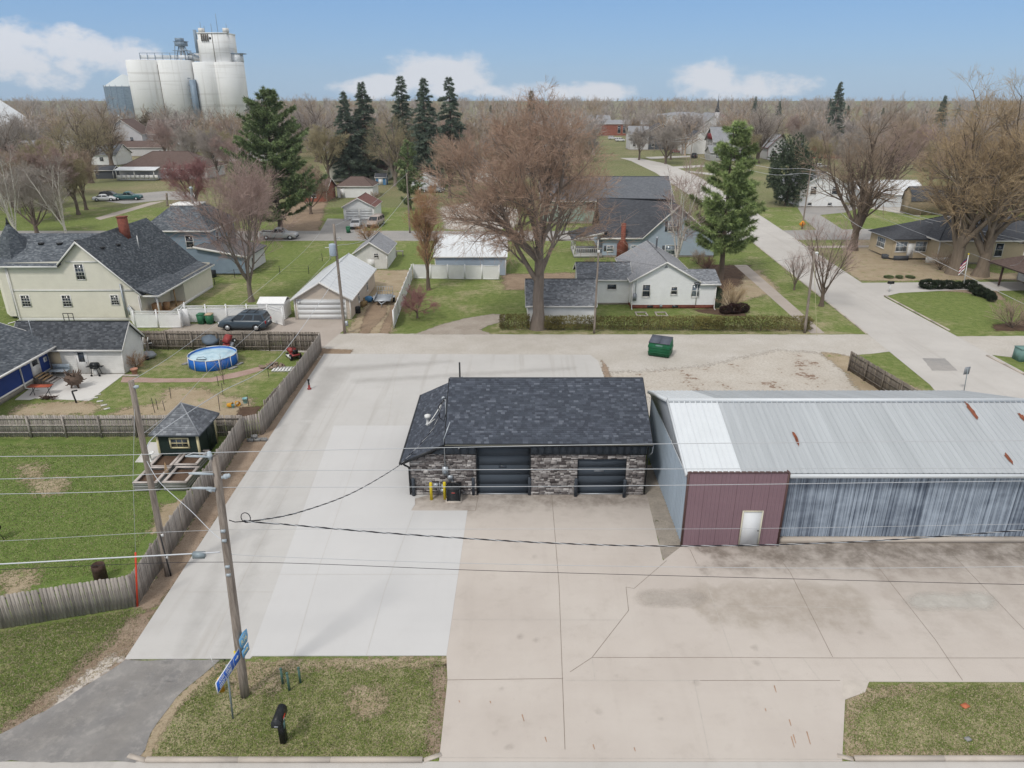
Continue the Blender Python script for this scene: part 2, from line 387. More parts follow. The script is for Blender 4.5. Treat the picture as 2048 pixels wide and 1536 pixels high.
def sheet(name, pts, z, mat, jit=0.0, step=.5, world=False, seed=0, parent=None, kind='structure', thick=0.0):
    P = [Vector(p if world else gp(*p)) for p in pts]
    if jit: P = ragged(P, jit, step, seed)
    m = MB(); V3 = [(p.x, p.y, z) for p in P]
    area = sum(P[i].x * P[(i + 1) % len(P)].y - P[(i + 1) % len(P)].x * P[i].y for i in range(len(P)))
    if area < 0: V3 = V3[::-1]
    m.face(V3)
    if thick:
        n = len(V3)
        for i in range(n):
            a, b = V3[i], V3[(i + 1) % n]; m.face([(a[0], a[1], a[2] - thick),(b[0], b[1], b[2] - thick), b, a])
    o = m.build(name, mat, parent)
    if parent is None: o['kind'] = kind
    return o
def strip(name, pts, wd, z, mat, parent=None, world=False):
    m = MB(); P = [Vector(p if world else gp(*p)) for p in pts]
    for a, b in zip(P[:-1], P[1:]):
        n = Vector((-(b - a).y, (b - a).x)).normalized() * wd / 2
        q = [a + n, b + n, b - n, a - n][::-1]
        m.face([(p.x, p.y, z) for p in q])
    o = m.build(name, mat, parent)
    if parent is None: o['kind'] = 'structure'
    return o
g = MB().face([(-2500,-60,0),(2500,-60,0),(2500,150,0),(-2500,150,0)]).build('ground', 'grass'); g['kind'] = 'structure'
g = MB().face([(-2500,150,0),(2500,150,0),(2500,3500,0),(-2500,3500,0)]).build('ground', 'grass_far'); g['kind'] = 'structure'

# lot: older grey slab, pale new slab, old pinkish apron
lot = sheet('concrete_lot', [(648,708),(1180,710),(1196,722),(1208,754),(1208,900),(822,1000),(822,1024),(500,1318),(250,1319)], .030,'concrete_mid', thick=.05)
newl = sheet('new_concrete_pad', [(668,852),(830,852),(830,1010),(822,1022),(935,1022),(893,1312),(500,1313)], .036,'concrete_pale', thick=.05)
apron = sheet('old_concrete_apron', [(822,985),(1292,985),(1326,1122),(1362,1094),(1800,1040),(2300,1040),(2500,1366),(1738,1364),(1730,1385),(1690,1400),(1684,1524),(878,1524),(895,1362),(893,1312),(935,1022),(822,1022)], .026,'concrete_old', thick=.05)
def joints(par, mat, wd, segs, z):
    for s in segs: strip('joint', s, wd, z, mat, par)
joints(apron, 'joint',.026, [[(1103,985),(1118,1170),(1130,1500)], [(893,1361),(1126,1358)], [(1333,1122),(1268,1178),(1252,1175),(1257,1222),(1184,1316),(1140,1345)], [(1545,1100),(1580,1145),(1665,1315)],
      [(1718,1090),(1760,1140),(1870,1280),(1925,1362)], [(1905,1110),(2048,1260)], [(1184,1316),(1466,1316),(1670,1317),(2060,1317)], [(1400,1362),(1680,1362)], [(935,1022),(951,1022),(958,985)], [(1380,1100),(1393,1128)]], .030)
joints(apron, 'joint_soft',.022, [[(905,1240),(1240,1241)], [(1130,1362),(1400,1362)], [(1184,1316),(1190,1360)], [(1416,1175),(1466,1316)], [(1480,1318),(1506,1362)], [(1540,1318),(1562,1362)], [(1606,1318),(1640,1362)], [(1700,1318),(1735,1362)],
      [(1770,1318),(1802,1360)], [(1840,1318),(1876,1360)], [(1424,1212),(1610,1215),(1860,1222)], [(2000,1318),(2040,1358)], [(880,1516),(1684,1520)], [(1388,1362),(1420,1520)]], .0305)
joints(lot, 'joint_soft',.02, [[(712,708),(640,852),(500,1130),(408,1316)], [(800,710),(790,760),(775,852)], [(1030,710),(1030,756)], [(440,1060),(560,1060)], [(590,815),(790,815)], [(370,1185),(552,1185)]], .034)
joints(newl, 'joint_soft',.015, [[(735,852),(640,1130),(588,1312)], [(828,1024),(770,1180),(733,1312)], [(560,1150),(918,1150)]], .040)
M('pale_patch', 'b9b1a8',.9,.1,1.5, dirt=.5, dirtc=lin('9a9085')); M('pale_patch_white', 'c5c1b9',.9,.08,1.5, dirt=.4, dirtc=lin('9a9085'))
def oval(px0, px1, py0, py1, n=20):
    cx, cy, rx, ry = (px0 + px1) / 2,(py0 + py1) / 2,(px1 - px0) / 2,(py1 - py0) / 2
    k = ry * 2.2; pts = []
    for i in range(n + 1): a = -math.pi / 2 + math.pi * i / n; pts.append((px1 - k + k * math.cos(a), cy + ry * math.sin(a)))
    for i in range(n + 1): a = math.pi / 2 + math.pi * i / n; pts.append((px0 + k + k * math.cos(a), cy + ry * math.sin(a)))
    return pts
soft_sheet('filled_island', oval(1272,1412,1181,1214),.0335,'pale_patch',.1,.3, fade=.25, faint=.75)
soft_sheet('filled_island', oval(1812,1992,1188,1219),.0335,'pale_patch_white',.15,.3, fade=.25, faint=.9)
sheet('corner_patch', [(1686,1362),(1740,1362),(1732,1376),(1700,1395),(1686,1398)], .031,'pale_patch',.05,.2, parent=apron)
M('rust_stain', 'a08470',.95,.2,6)
for i, (px, py, L) in enumerate([(1044,1430,14),(980,1403,5),(1548,1372,14),(1578,1440,13),(1582,1474,22),(1586,1470,18),(1613,1464,26),(1090,1475,10),(1186,1490,10),(1268,1496,8),(918,1402,4),(1530,1418,6)]):
    sheet('rust_streak', [(px - 1.2, py),(px + 1.5, py),(px + L * .28 + 1.2, py + L),(px + L * .28 - .4, py + L)], .0312,'rust_stain', parent=apron)

# front street with kerb, asphalt drive
sheet('front_street', [(-45,-30),(60,-30),(60,17.9),(-45,17.9)], .012,'street_conc', world=True)
def kerb(pts, wd=.16, h=.13, world=False, name='kerb'):
    m = MB(); P = [Vector(p if world else gp(*p)) for p in pts]
    for i, (a, b) in enumerate(zip(P[:-1], P[1:])):
        d = (b - a).normalized(); n = Vector((-d.y, d.x)); L = (b - a).length; k = max(1, round(L / 3.0))
        for j in range(k):
            p, q = a + d * (L * j / k + .006), a + d * (L * (j + 1) / k - .006)
            pr = [(0,0),(0, h),(wd * .75, h),(wd, h * .7),(wd, 0)]
            m.prism([(p.x - n.x * s, p.y - n.y * s, z) for s, z in pr], (q.x - p.x, q.y - p.y, 0))
    o = m.build(name, 'kerb_conc'); o['kind'] = 'structure'; return o
kerb([(-12.7,18.0),(-3.1,18.0)], world=True); kerb([(11.9,18.05),(40,18.05)], world=True); kerb([(-3.1,18.0),(-2.5,18.25)], h=.05, world=True); kerb([(11.4,18.2),(11.9,18.05)], h=.05, world=True); kerb([(-13.4,18.2),(-12.7,18.0)], h=.06, world=True)
sheet('asphalt_drive', [(250,1321),(440,1320),(405,1352),(352,1395),(310,1450),(288,1500),(272,1524),(0,1524),(-60,1524),(-60,1490),(0,1470),(130,1400)], .018,'asphalt',.07,.35)
soft_sheet('dirt_edge', [(440,1322),(455,1330),(425,1360),(372,1400),(330,1450),(306,1510),(300,1530),(262,1528),(285,1500),(308,1450),(350,1393),(404,1350)], .006,'straw',.14,.3, seed=4)
soft_sheet('dirt_edge', [(310,1215),(345,1150),(270,1320),(130,1410),(60,1440),(0,1490),(0,1460),(60,1410),(140,1350),(200,1290),(250,1240)], .006,'mulch',.28,.4, seed=5)
soft_sheet('pale_dirt', [(262,1318),(245,1318),(150,1390),(100,1430),(120,1400),(180,1340),(225,1310)], .010,'pale_patch',.22,.25, seed=2)
soft_sheet('mulch_strip', [(652,708),(640,706),(527,866),(490,878),(272,1214),(300,1222),(342,1180),(440,1030),(560,850)], .009,'mulch',.13,.35, seed=6)
sheet('verge_lawn', [(436,1323),(893,1316),(893,1370),(878,1515),(305,1516),(312,1465),(360,1400),(420,1350)], .005,'grass_verge',.1,.35, seed=3)
soft_sheet('straw_strip', [(470,1322),(893,1316),(893,1332),(640,1338),(560,1345),(560,1385),(470,1390),(450,1345)], .0085,'straw',.2,.3, seed=8)
soft_sheet('straw_strip', [(868,1330),(893,1330),(880,1510),(850,1510),(862,1420)], .0085,'mulch',.14,.3, seed=9)
soft_sheet('straw_strip', [(700,1375),(760,1375),(770,1420),(720,1440),(695,1410)], .0085,'straw',.25,.3, seed=19)
sheet('verge_lawn', [(1742,1368),(2120,1366),(2160,1520),(1690,1520),(1690,1402)], .005,'grass_verge',.08,.35, seed=10)
soft_sheet('straw_strip', [(1692,1402),(1740,1372),(1860,1372),(1850,1385),(1760,1395),(1714,1420),(1714,1480),(1740,1500),(2100,1505),(2100,1518),(1690,1518)], .0085,'straw',.14,.3, seed=12)
sheet('left_yard_lawn', [(-34,26),(-17.6,26),(-18.4,42.6),(-40,43),(-45,30)], .0045,'grass_lush', world=True)
soft_sheet('left_yard_bare', [(40,930),(105,935),(90,955),(140,960),(130,985),(70,985)], .0075,'straw',.7,.5, seed=13)
soft_sheet('left_yard_bare', [(0,1145),(75,1140),(70,1170),(0,1200)], .0075,'straw',.35,.4, seed=14)
soft_sheet('left_yard_bare', [(325,1010),(400,985),(350,1060),(300,1065)], .0075,'straw',.25,.4, seed=15)
soft_sheet('yard_dirt', [(330,778),(400,775),(440,790),(510,800),(480,850),(310,835),(215,830),(240,818),(320,808)], .0075,'straw',.5,.5, seed=16)
soft_sheet('yard_dirt', [(30,812),(160,800),(210,812),(180,830),(20,832)], .0075,'straw',.4,.5, seed=17)
soft_sheet('garden_bed', [(480,815),(525,812),(508,840),(470,838)], .011,'soil',.15,.3, seed=18)
sheet('brick_path', [(245,754),(330,757),(420,756),(470,745),(525,732),(528,740),(475,755),(425,764),(330,765),(240,765)], .012,'brick_path',.05,.3, seed=20)
patio = sheet('patio', [(100,748),(250,748),(178,802),(70,797),(60,800),(30,800)], .03,'patio_conc', thick=.05)
sheet('shed_pad', [(270,925),(300,885),(330,885),(318,925)], .03,'patio_conc', thick=.05)

# alley, gravel lot, side strip
sheet('gravel_alley', [(560,690),(630,668),(700,667),(1000,669),(1735,669),(1860,695),(1700,712),(1640,760),(1660,790),(1310,840),(1210,770),(1206,752),(1180,712),(648,709),(600,745),(640,706),(500,700)], .012,'gravel_white',.10,.5, seed=21)
soft_sheet('leafy_gravel', [(1210,745),(1300,742),(1390,735),(1560,700),(1640,706),(1700,728),(1760,790),(1310,800),(1215,775)], .016,'gravel_leaf',.45,.5, seed=22)
soft_sheet('fence_dirt', [(1640,705),(1680,708),(1720,722),(1860,790),(1720,790),(1690,745)], .020,'straw',.3,.4, seed=23)
soft_sheet('alley_dirt', [(640,697),(705,700),(700,709),(640,712),(612,745),(604,740)], .018,'dirt',.12,.3, seed=24)
soft_sheet('alley_dirt', [(1203,720),(1215,735),(1222,760),(1212,765),(1206,745)], .02,'mulch',.12,.25, seed=25)
sheet('gravel_side_strip', [(1275,930),(1330,930),(1380,1080),(1372,1094),(1328,1128),(1300,1020)], .020,'aggregate',.06,.3, seed=26)
soft_sheet('gravel_drive', [(828,669),(880,650),(930,637),(985,628),(1010,630),(1010,642),(975,652),(960,660),(985,669)], .016,'gravel_grey',.09,.4, seed=27)
sheet('garage_drive', [(575,635),(690,635),(688,660),(640,700),(560,700),(575,668),(540,668),(545,650)], .016,'sidewalk_conc',.0)
soft_sheet('gravel_parking', [(375,648),(575,645),(572,668),(520,700),(290,690),(300,668)], .010,'gravel_grey',.15,.4, seed=28)
soft_sheet('wheel_rut', [(732,620),(750,600),(775,600),(772,630),(735,668),(718,668)], .008,'dirt',.15,.3, seed=29)
soft_sheet('wheel_rut', [(784,605),(792,620),(778,668),(758,668),(770,640)], .008,'dirt',.15,.3, seed=30)
soft_sheet('dry_lawn', [(740,540),(830,540),(800,600),(780,668),(690,668),(730,610)], .004,'straw',.5,.6, seed=31)
sheet('hedge_border', [(955,668),(1000,645),(1010,658),(1610,658),(1730,668)], .004,'grass_verge',.1,.5, seed=32)
# streets
stl = [(2300,1300),(1860,770),(1735,668),(1500,480),(1400,404),(1310,345),(1262,322),(1240,316)]
strr = [(1275,316),(1330,327),(1395,352),(1480,404),(1590,477),(1760,590),(2048,745),(2500,990)]
sheet('side_street', stl + strr, .022,'street_conc')
def gpl(l): return [gp(*p) for p in l]
kerb([(1770,592),(1900,662)]); kerb([(1975,712),(2048,749),(2200,830)]); kerb(stl[2:5][::-1], h=.06)
for i in range(26):
    y = 45 + i * 5.2
    x0, x1 = 33.0 + (y - 50) * .075,42.3 + (y - 66) * .06
    if y < 118: strip('joint', [(x0 + .6, y),(x1 + .2, y)], .025,.026,'joint_soft', bpy.data.objects['side_street'], True)
strip('joint', [(1860,700),(1560,477)], .03,.026,'joint_soft', bpy.data.objects['side_street'])
sheet('street_patch', [(1845,717),(1890,717),(1915,742),(1865,742)], .026,'road_grey',.08,.4, parent=bpy.data.objects['side_street'])
sheet('cross_street', [(-260,113.5),(43,113.5),(43,122.5),(-260,122.5)], .014,'road_grey', world=True)
sheet('cross_street', [(1560,461),(2100,452),(2100,478),(1575,480)], .014,'road_grey')
sheet('sidewalk', [(1468,530),(1494,530),(1650,667),(1622,667)], .012,'sidewalk_conc', thick=.05)
sheet('sidewalk', [(1590,492),(1800,490),(1800,494),(1600,497)], .012,'sidewalk_conc')
sheet('east_drive', [(1706,566),(2100,563),(2100,580),(1990,582),(1920,580),(1800,586),(1765,594)], .018,'street_conc')
sheet('gravel_alley', [(1895,673),(2130,672),(2130,735),(2020,714),(1960,708)], .016,'gravel_white',.08,.5, seed=40)
soft_sheet('bare_lawn', [(1690,480),(1800,480),(1800,510),(2000,548),(2040,545),(2040,560),(1720,562),(1690,540)], .006,'straw',.8,.8, seed=41)
soft_sheet('bare_lawn', [(1440,545),(1520,540),(1560,580),(1440,615)], .006,'straw',.6,.6, seed=42)
soft_sheet('planting_bed', [(1385,619),(1430,617),(1490,625),(1492,632),(1450,632),(1400,625)], .010,'soil',.1,.3, seed=43)
soft_sheet('planting_bed', [(1430,560),(1400,530),(1500,530),(1480,570),(1440,590)], .010,'soil',.4,.4, seed=44)
soft_sheet('planting_bed', [(1840,572),(1990,576),(2010,600),(1980,598),(1930,585),(1850,580)], .010,'mulch',.3,.4, seed=45)
soft_sheet('planting_bed', [(1985,650),(2060,640),(2060,662),(1990,662)], .010,'soil',.2,.4, seed=46)
soft_sheet('bare_lawn', [(1005,548),(1150,545),(1150,560),(1100,580),(1010,580)], .006,'dirt',.7,.7, seed=47)
soft_sheet('gravel_lot', [(880,415),(960,402),(1040,420),(1030,455),(960,462),(890,458)], .010,'gravel_white',.8,.8, seed=48)
sheet('house_drive', [(655,437),(760,440),(720,463),(640,463)], .018,'road_grey')
soft_sheet('bare_lawn', [(560,405),(655,395),(640,463),(560,463)], .006,'dirt',.9,.9, seed=49)
sheet('east_lot', [(1595,415),(1690,408),(1720,415),(1690,425),(1640,430),(1690,462),(1640,466),(1610,440)], .012,'road_grey')
sheet('east_lot', [(1700,400),(1850,400),(1840,432),(1790,425),(1730,415)], .012,'gravel_white',.3,.6)
sheet('far_parking', [(190,400),(240,390),(330,382),(400,385),(390,400),(330,400),(250,408)], .012,'road_grey')
sheet('far_path', [(330,402),(230,432),(200,440),(190,436),(300,405)], .012,'sidewalk_conc')
sheet('cross_drive', [(1330,334),(1420,329),(1420,333),(1340,338)], .012,'street_conc')
sheet('cross_drive', [(1290,314),(1380,311),(1380,314),(1300,318)], .012,'street_conc')
sheet('cross_drive', [(1370,341),(1430,347),(1430,351),(1380,345)], .012,'street_conc')

# tyre marks, drips and stains on the slabs
gran('tyre_mark', 'a29d98', 'aaa5a0', '98928c',.8,6,40,.4,.1); gran('oil_drip', '8f867d', '9b9289', '7d746b',2,10,40,.5,.1); gran('asphalt_worn', 'a39f9b', 'aca8a3', '96928d',.8,3,60,.5,.2)
for i, pts in enumerate([[(566,850),(574,850),(455,1110),(372,1312),(352,1312),(440,1110)], [(610,850),(617,850),(520,1110),(455,1312),(436,1312),(508,1110)], [(648,735),(900,722),(902,726),(700,745),(612,850),(604,850)], [(700,760),(1150,735),(1150,739),(705,768)]]): soft_sheet('tyre_mark', pts, .0415,'tyre_mark',.12,.5, fade=.5, seed=60 + i, faint=.27)
rs = random.Random(12)
for i in range(15):
    px, py = rs.uniform(930,1900), rs.uniform(1110,1500)
    if px > 1690 and py > 1350: continue
    r_ = rs.uniform(1,4.5); soft_sheet('oil_drip', [(px + r_ * math.cos(a * .9), py + r_ * .7 * math.sin(a * .9)) for a in range(7)], .034,'oil_drip',.1,.2, fade=.2, seed=i, faint=.5)
for i, pts in enumerate([[(300,1330),(330,1330),(190,1420),(60,1500),(10,1500),(150,1420)], [(385,1330),(405,1332),(300,1410),(220,1515),(170,1515),(270,1410)]]): soft_sheet('worn_track', pts, .0215,'asphalt_worn',.2,.4, fade=.7, seed=80 + i, faint=.7)
# ---------------------------------------------------------------- building kit
M('trim_white', 'dcdad6',.6,.05,2, dirt=.15, dirtc=lin('8d867c')); M('trim_dark', '3a3d41',.7,.1)
M('vinyl_white', 'e4e4e3',.55,.04,1.5, dirt=.12, dirtc=lin('a29d92')); M('vinyl_cream', 'dad5c7',.6,.04,1.2, dirt=.1, dirtc=lin('9a917c'))
M('paint_white_old', 'd2d1cd',.8,.08,1.5, dirt=.35, dirtc=lin('8f8a80')); M('vinyl_tan', 'b7a88e',.65,.05,1.2, dirt=.12, dirtc=lin('857861'))
M('vinyl_beige', 'b9ada0',.65,.05,1.2); M('siding_blue', '9fabb8',.7,.05,1.2, dirt=.1, dirtc=lin('707880')); M('siding_navy', '203a78',.65,.07,1.5)
M('siding_slate', '8191a0',.75,.08,1.0, dirt=.25, dirtc=lin('5f6a75')); M('siding_green', '93a399',.7,.05,1.2); M('siding_grey', 'aaa9a7',.7,.06,1.2)
M('siding_palegrey', 'c4c3c4',.7,.05,1.2); M('siding_dark', '4a4d52',.7,.08); M('shed_green', '1d2b26',.6,.12,2); M('cream_trim', 'd2c7a0',.6,.06)
M('brick', '7f4b3f',.9,.25,3, bump=.3, bscale=15); M('brick_far', '8f5a4b',.9,.2,1.5); M('foundation', '9c948a',.9,.15,2, dirt=.3); M('block', '8e8e8d',.9,.1,4, bump=.2)
M('metal_galv', 'a9aeb3',.45,.1,1.5, metal=.6); M('metal_grey', '8d9196',.5,.1,3, metal=.3); M('metal_dark', '2a2b2e',.55,.2,4); M('black_plastic', '1a1b1d',.4,.15,3)
M('rubber', '17171a',.8,.15); M('garage_door', 'd3d4d4',.55,.03,1.0); M('asphalt_roll', '5c5a5b',.95,.15,1.2)
M('pvc', 'd8d8d6',.5,.03); M('wood_new', 'a98d6c',.8,.15,3, stretch=(1,1,6)); M('yellow_paint', 'd6bf2e',.55,.06,3); M('copper_green', '6f8f8a',.7,.1)
q = NT('glass_dark'); k = q.mix(q.ramp(q.noise(1.2,3),.4,.6), lin('1c2128'), lin('39424d')); q.col(k, .12); q.b.inputs['Specular IOR Level'].default_value = .6
q = NT('glass_pale'); k = q.mix(q.ramp(q.noise(1.4,3),.4,.6), lin('59636d'), lin('8f99a2')); q.col(k, .15); q.b.inputs['Specular IOR Level'].default_value = .6
shingle('roof_grey', '5d6065', '74777c'); shingle('roof_dark', '46484d', '5a5c61'); shingle('roof_brown', '5e504b', '70605a'); shingle('roof_red', '6e4f4a', '80605a'); shingle('roof_light', '85868a', '9a9b9e')
shingle('roof_slate', '53585e', '6b7076')
def tabmat(name, cols, rough=.95):
    q = NT(name); g = q.n('ShaderNodeNewGeometry'); r = q.n('ShaderNodeValToRGB'); q.l(g.outputs['Random Per Island'], r.inputs[0])
    e = r.color_ramp; e.interpolation = 'CONSTANT'
    for p, c in cols[1:]: z_ = e.elements.new(p); z_.color = (*lin(c),1)
    e.elements[0].color = (*lin(cols[0][1]),1); e.elements[-1].color = (*lin(cols[-1][1]),1)
    k = q.mix(q.ramp(q.noise(40,2,.7),.35,.65), q.mix(1.0, r.outputs[0], (.8,.8,.8),'MULTIPLY'), r.outputs[0])
    q.col(k, rough); q.b.inputs['Specular IOR Level'].default_value = .15; return q.m
tabmat('tab_black', [(0,'484c55'),(.25,'4d525b'),(.55,'545963'),(.82,'5d626c'),(.94,'6b707a')])
tabmat('tab_grey', [(0,'5c6167'),(.3,'676c72'),(.55,'71767c'),(.8,'7d8287'),(.93,'888d92')])
tabmat('tab_dark', [(0,'4d5055'),(.3,'575a5f'),(.6,'616469'),(.85,'6c6f74')])
tabmat('tab_mixed', [(0,'74777c'),(.25,'7f8287'),(.5,'8a8d92'),(.75,'95989d'),(.92,'a0a3a7')])

def pt(O, d, n, s, z, off=0.0): return (O[0] + d[0] * s + n[0] * off, O[1] + d[1] * s + n[1] * off, z)
def nrm(d): return (d[1], -d[0])
def span(poly, z):
    xs = []
    for (a, za),(b, zb) in zip(poly, poly[1:] + poly[:1]):
        if (za - z) * (zb - z) <= 0 and abs(za - zb) > 1e-9: xs.append(a + (b - a) * (z - za) / (zb - za))
        elif abs(za - z) < 1e-9: xs.append(a)
    return (min(xs), max(xs)) if xs else None
def lapwall(T, poly, O, d, mat, pitch=.16, dep=.018, name='wall'):
    n = nrm(d); m = MB(); z0 = min(p[1] for p in poly); z1 = max(p[1] for p in poly); k = max(1, round((z1 - z0) / pitch)); h = (z1 - z0) / k
    for i in range(k):
        a, b = z0 + i * h + 1e-4, z0 + (i + 1) * h - 1e-4; A, B = span(poly, a), span(poly, b)
        if not A or not B: continue
        m.face([pt(O, d, n, A[0], a, dep), pt(O, d, n, A[1], a, dep), pt(O, d, n, B[1], b), pt(O, d, n, B[0], b)])
        m.face([pt(O, d, n, A[0], a), pt(O, d, n, A[1], a), pt(O, d, n, A[1], a, dep), pt(O, d, n, A[0], a, dep)])
    m.face([pt(O, d, n, s, z, -.12) for s, z in poly])
    return m.build(name, mat, T)
def ribwall(T, poly, O, d, mats, pw=.9, rib=.3, dep=.03, name='panel', ztop=None):   # upright ribbed sheets, one object each
    n = nrm(d); smin = min(p[0] for p in poly); smax = max(p[0] for p in poly); k = max(1, round((smax - smin) / pw)); w_ = (smax - smin) / k
    q = [(b, a) for a, b in poly]
    for i in range(k):
        m = MB(); s0 = smin + i * w_; r = max(1, round(w_ / rib)); rw = w_ / r; P = []
        for j in range(r):
            b = s0 + j * rw; P += [(b + .004,0),(b + rw * .62,0),(b + rw * .72, dep),(b + rw * .88, dep),(b + rw * .98,0)]
        P.append((s0 + w_ - .004,0))
        for (sa, oa),(sb, ob) in zip(P[:-1], P[1:]):
            A, B = span(q, min(max(sa, smin + 1e-4), smax - 1e-4)), span(q, min(max(sb, smin + 1e-4), smax - 1e-4))
            m.face([pt(O, d, n, sa, A[0], oa), pt(O, d, n, sb, B[0], ob), pt(O, d, n, sb, B[1], ob), pt(O, d, n, sa, A[1], oa)])
        m.build(name, mats(i) if callable(mats) else mats, T)
def plane_axes(P):
    a, b = Vector(P[0]), Vector(P[1]); u = (b - a).normalized(); nn = None
    for c in P[2:]:
        cc = (b - a).cross(Vector(c) - a)
        if cc.length > 1e-6: nn = cc.normalized(); break
    if nn.z < 0: nn = -nn
    v = nn.cross(u)
    if v.z < 0: v = -v
    return a, u, v, nn
def tabs(P, mat, parent, row=.145, wid=.27, seed=1, lift=.0):
    a, u, v, nn = plane_axes(P); q = [((Vector(p) - a).dot(u),(Vector(p) - a).dot(v)) for p in P]
    zt = max(p[1] for p in q); m = MB(); rnd = random.Random(seed); k = int(zt / row) + 1
    for i in range(k):
        z0, z1 = max(i * row, 1e-4), min((i + 1) * row + .03, zt - 1e-4)
        if z1 <= z0: continue
        A, B = span(q, z0), span(q, z1)
        if not A or not B: continue
        s = A[0] - rnd.random() * wid; lo = .016; hi = .004
        while s < A[1]:
            wv = wid * rnd.uniform(.55,1.25); s0, s1 = max(s, A[0]), min(s + wv - .006, A[1]); s += wv
            if s1 - s0 < .02: continue
            t0, t1 = min(max(s0, B[0]), B[1]), max(min(s1, B[1]), B[0])
            jl = lo + rnd.uniform(0,.006) + lift
            p0, p1 = a + u * s0 + v * z0 + nn * jl, a + u * s1 + v * z0 + nn * jl
            p2, p3 = a + u * t1 + v * z1 + nn * (hi + lift), a + u * t0 + v * z1 + nn * (hi + lift)
            n_ = len(m.v); m.v += [tuple(p0), tuple(p1), tuple(p2), tuple(p3), tuple(p0 - nn * .016), tuple(p1 - nn * .016)]
            m.f += [(n_, n_ + 1, n_ + 2, n_ + 3),(n_ + 4, n_ + 5, n_ + 1, n_)]
    return m.build('shingles', mat, parent, kind='stuff')
def roofface(T, P, mat, th=.14, tab=None, name='roof', seed=1):
    a, u, v, nn = plane_axes(P); uv = [((Vector(p) - a).dot(u),(Vector(p) - a).dot(v)) for p in P]
    m = MB(); m.face(P, uv); n = len(P); low = [tuple(Vector(p) - Vector((0,0, th))) for p in P]
    m.face(low[::-1], uv[::-1])
    for i in range(n): m.face([low[i], low[(i + 1) % n], P[(i + 1) % n], P[i]], [(0,0)] * 4)
    # keep outside up
    o = m.build(name, mat, T)
    if tab: tabs(P, tab, o, seed=seed)
    return o
def window(T, O, d, s, z, w_, h, frame='trim_white', glass='glass_dark', cols=1, rows=2, fr=.07, sill=True, name='window'):
    n = nrm(d); m = MB(); a, b = s - w_ / 2, s + w_ / 2
    def bb(m, s0, s1, z0, z1, o0, o1):
        m.prism([pt(O, d, n, s0, z0, o0), pt(O, d, n, s1, z0, o0), pt(O, d, n, s1, z1, o0), pt(O, d, n, s0, z1, o0)], (n[0] * (o1 - o0), n[1] * (o1 - o0),0))
    bb(m, a - fr, a, z - fr, z + h + fr, -.02,.055); bb(m, b, b + fr, z - fr, z + h + fr, -.02,.055)
    bb(m, a, b, z + h, z + h + fr, -.02,.053); bb(m, a, b, z - fr, z, -.02,.053)
    if sill: bb(m, a - fr - .02, b + fr + .02, z - fr - .05, z - fr - .002,-.02,.09)
    f = m.build(name, frame, T)
    g_ = MB(); bb(g_, a + .001, b - .001, z + .001, z + h - .001,-.02,.022); g_.build('pane', glass, f)
    if cols > 1 or rows > 1:
        u = MB()
        for i in range(1, rows): zz = z + h * i / rows; t_ = .028 if (rows % 2 == 0 and i == rows // 2) else .012; bb(u, a, b, zz - t_, zz + t_, .023,.044)
        for i in range(1, cols): ss = a + w_ * i / cols; bb(u, ss - .012, ss + .012, z, z + h, .023,.040)
        u.build('muntin', frame, f)
    return f
def door(T, O, d, s, z, w_, h, mat='vinyl_white', frame='trim_white', lite=None, name='door', knob=True):
    n = nrm(d); a, b = s - w_ / 2, s + w_ / 2; m = MB(); fr = .06
    def bb(m, s0, s1, z0, z1, o0, o1): m.prism([pt(O, d, n, s0, z0, o0), pt(O, d, n, s1, z0, o0), pt(O, d, n, s1, z1, o0), pt(O, d, n, s0, z1, o0)], (n[0] * (o1 - o0), n[1] * (o1 - o0),0))
    bb(m, a, b, z, z + h, -.02,.03); f = m.build(name, mat, T)
    u = MB(); bb(u, a - fr, a - .002, z, z + h + fr, -.02,.06); bb(u, b + .002, b + fr, z, z + h + fr, -.02,.06); bb(u, a - .002, b + .002, z + h + .002, z + h + fr, -.02,.058); u.build('frame', frame, f)
    if lite: v = MB(); bb(v, a + w_ * lite[0], b - w_ * lite[0], z + h * lite[1], z + h * lite[2], .031,.036); v.build('pane', 'glass_dark', f)
    if knob: v = MB(); v.ball(pt(O, d, n, b - .08, z + h * .46,.06),.035,6,4); v.build('handle', 'metal_dark', f)
    return f
def updoor(T, O, d, s, z, w_, h, mat='garage_door', sections=4, off=-.12, frame='trim_white', fr=.1, name='garage_door'):
    n = nrm(d); a, b = s - w_ / 2, s + w_ / 2
    def bb(m, s0, s1, z0, z1, o0, o1): m.prism([pt(O, d, n, s0, z0, o0), pt(O, d, n, s1, z0, o0), pt(O, d, n, s1, z1, o0), pt(O, d, n, s0, z1, o0)], (n[0] * (o1 - o0), n[1] * (o1 - o0),0))
    m = MB(); bb(m, a, b, z, z + h, off - .05, off); f = m.build(name, mat, T)
    for i in range(sections):
        v = MB(); z0, z1 = z + h * i / sections + .004, z + h * (i + 1) / sections - .004
        bb(v, a + .01, b - .01, z0, z1, off + .001, off + .018); v.build('section', mat, f)
    if fr: u = MB(); bb(u, a - fr, a - .002, z, z + h + fr, off - .02,.045); bb(u, b + .002, b + fr, z, z + h + fr, off - .02,.045); bb(u, a - .002, b + .002, z + h + .002, z + h + fr, off - .02,.043); u.build('frame', frame, f)
    return f
SIDES = {'S': (1,0),'E': (0,1),'N': (-1,0),'W': (0,-1)}
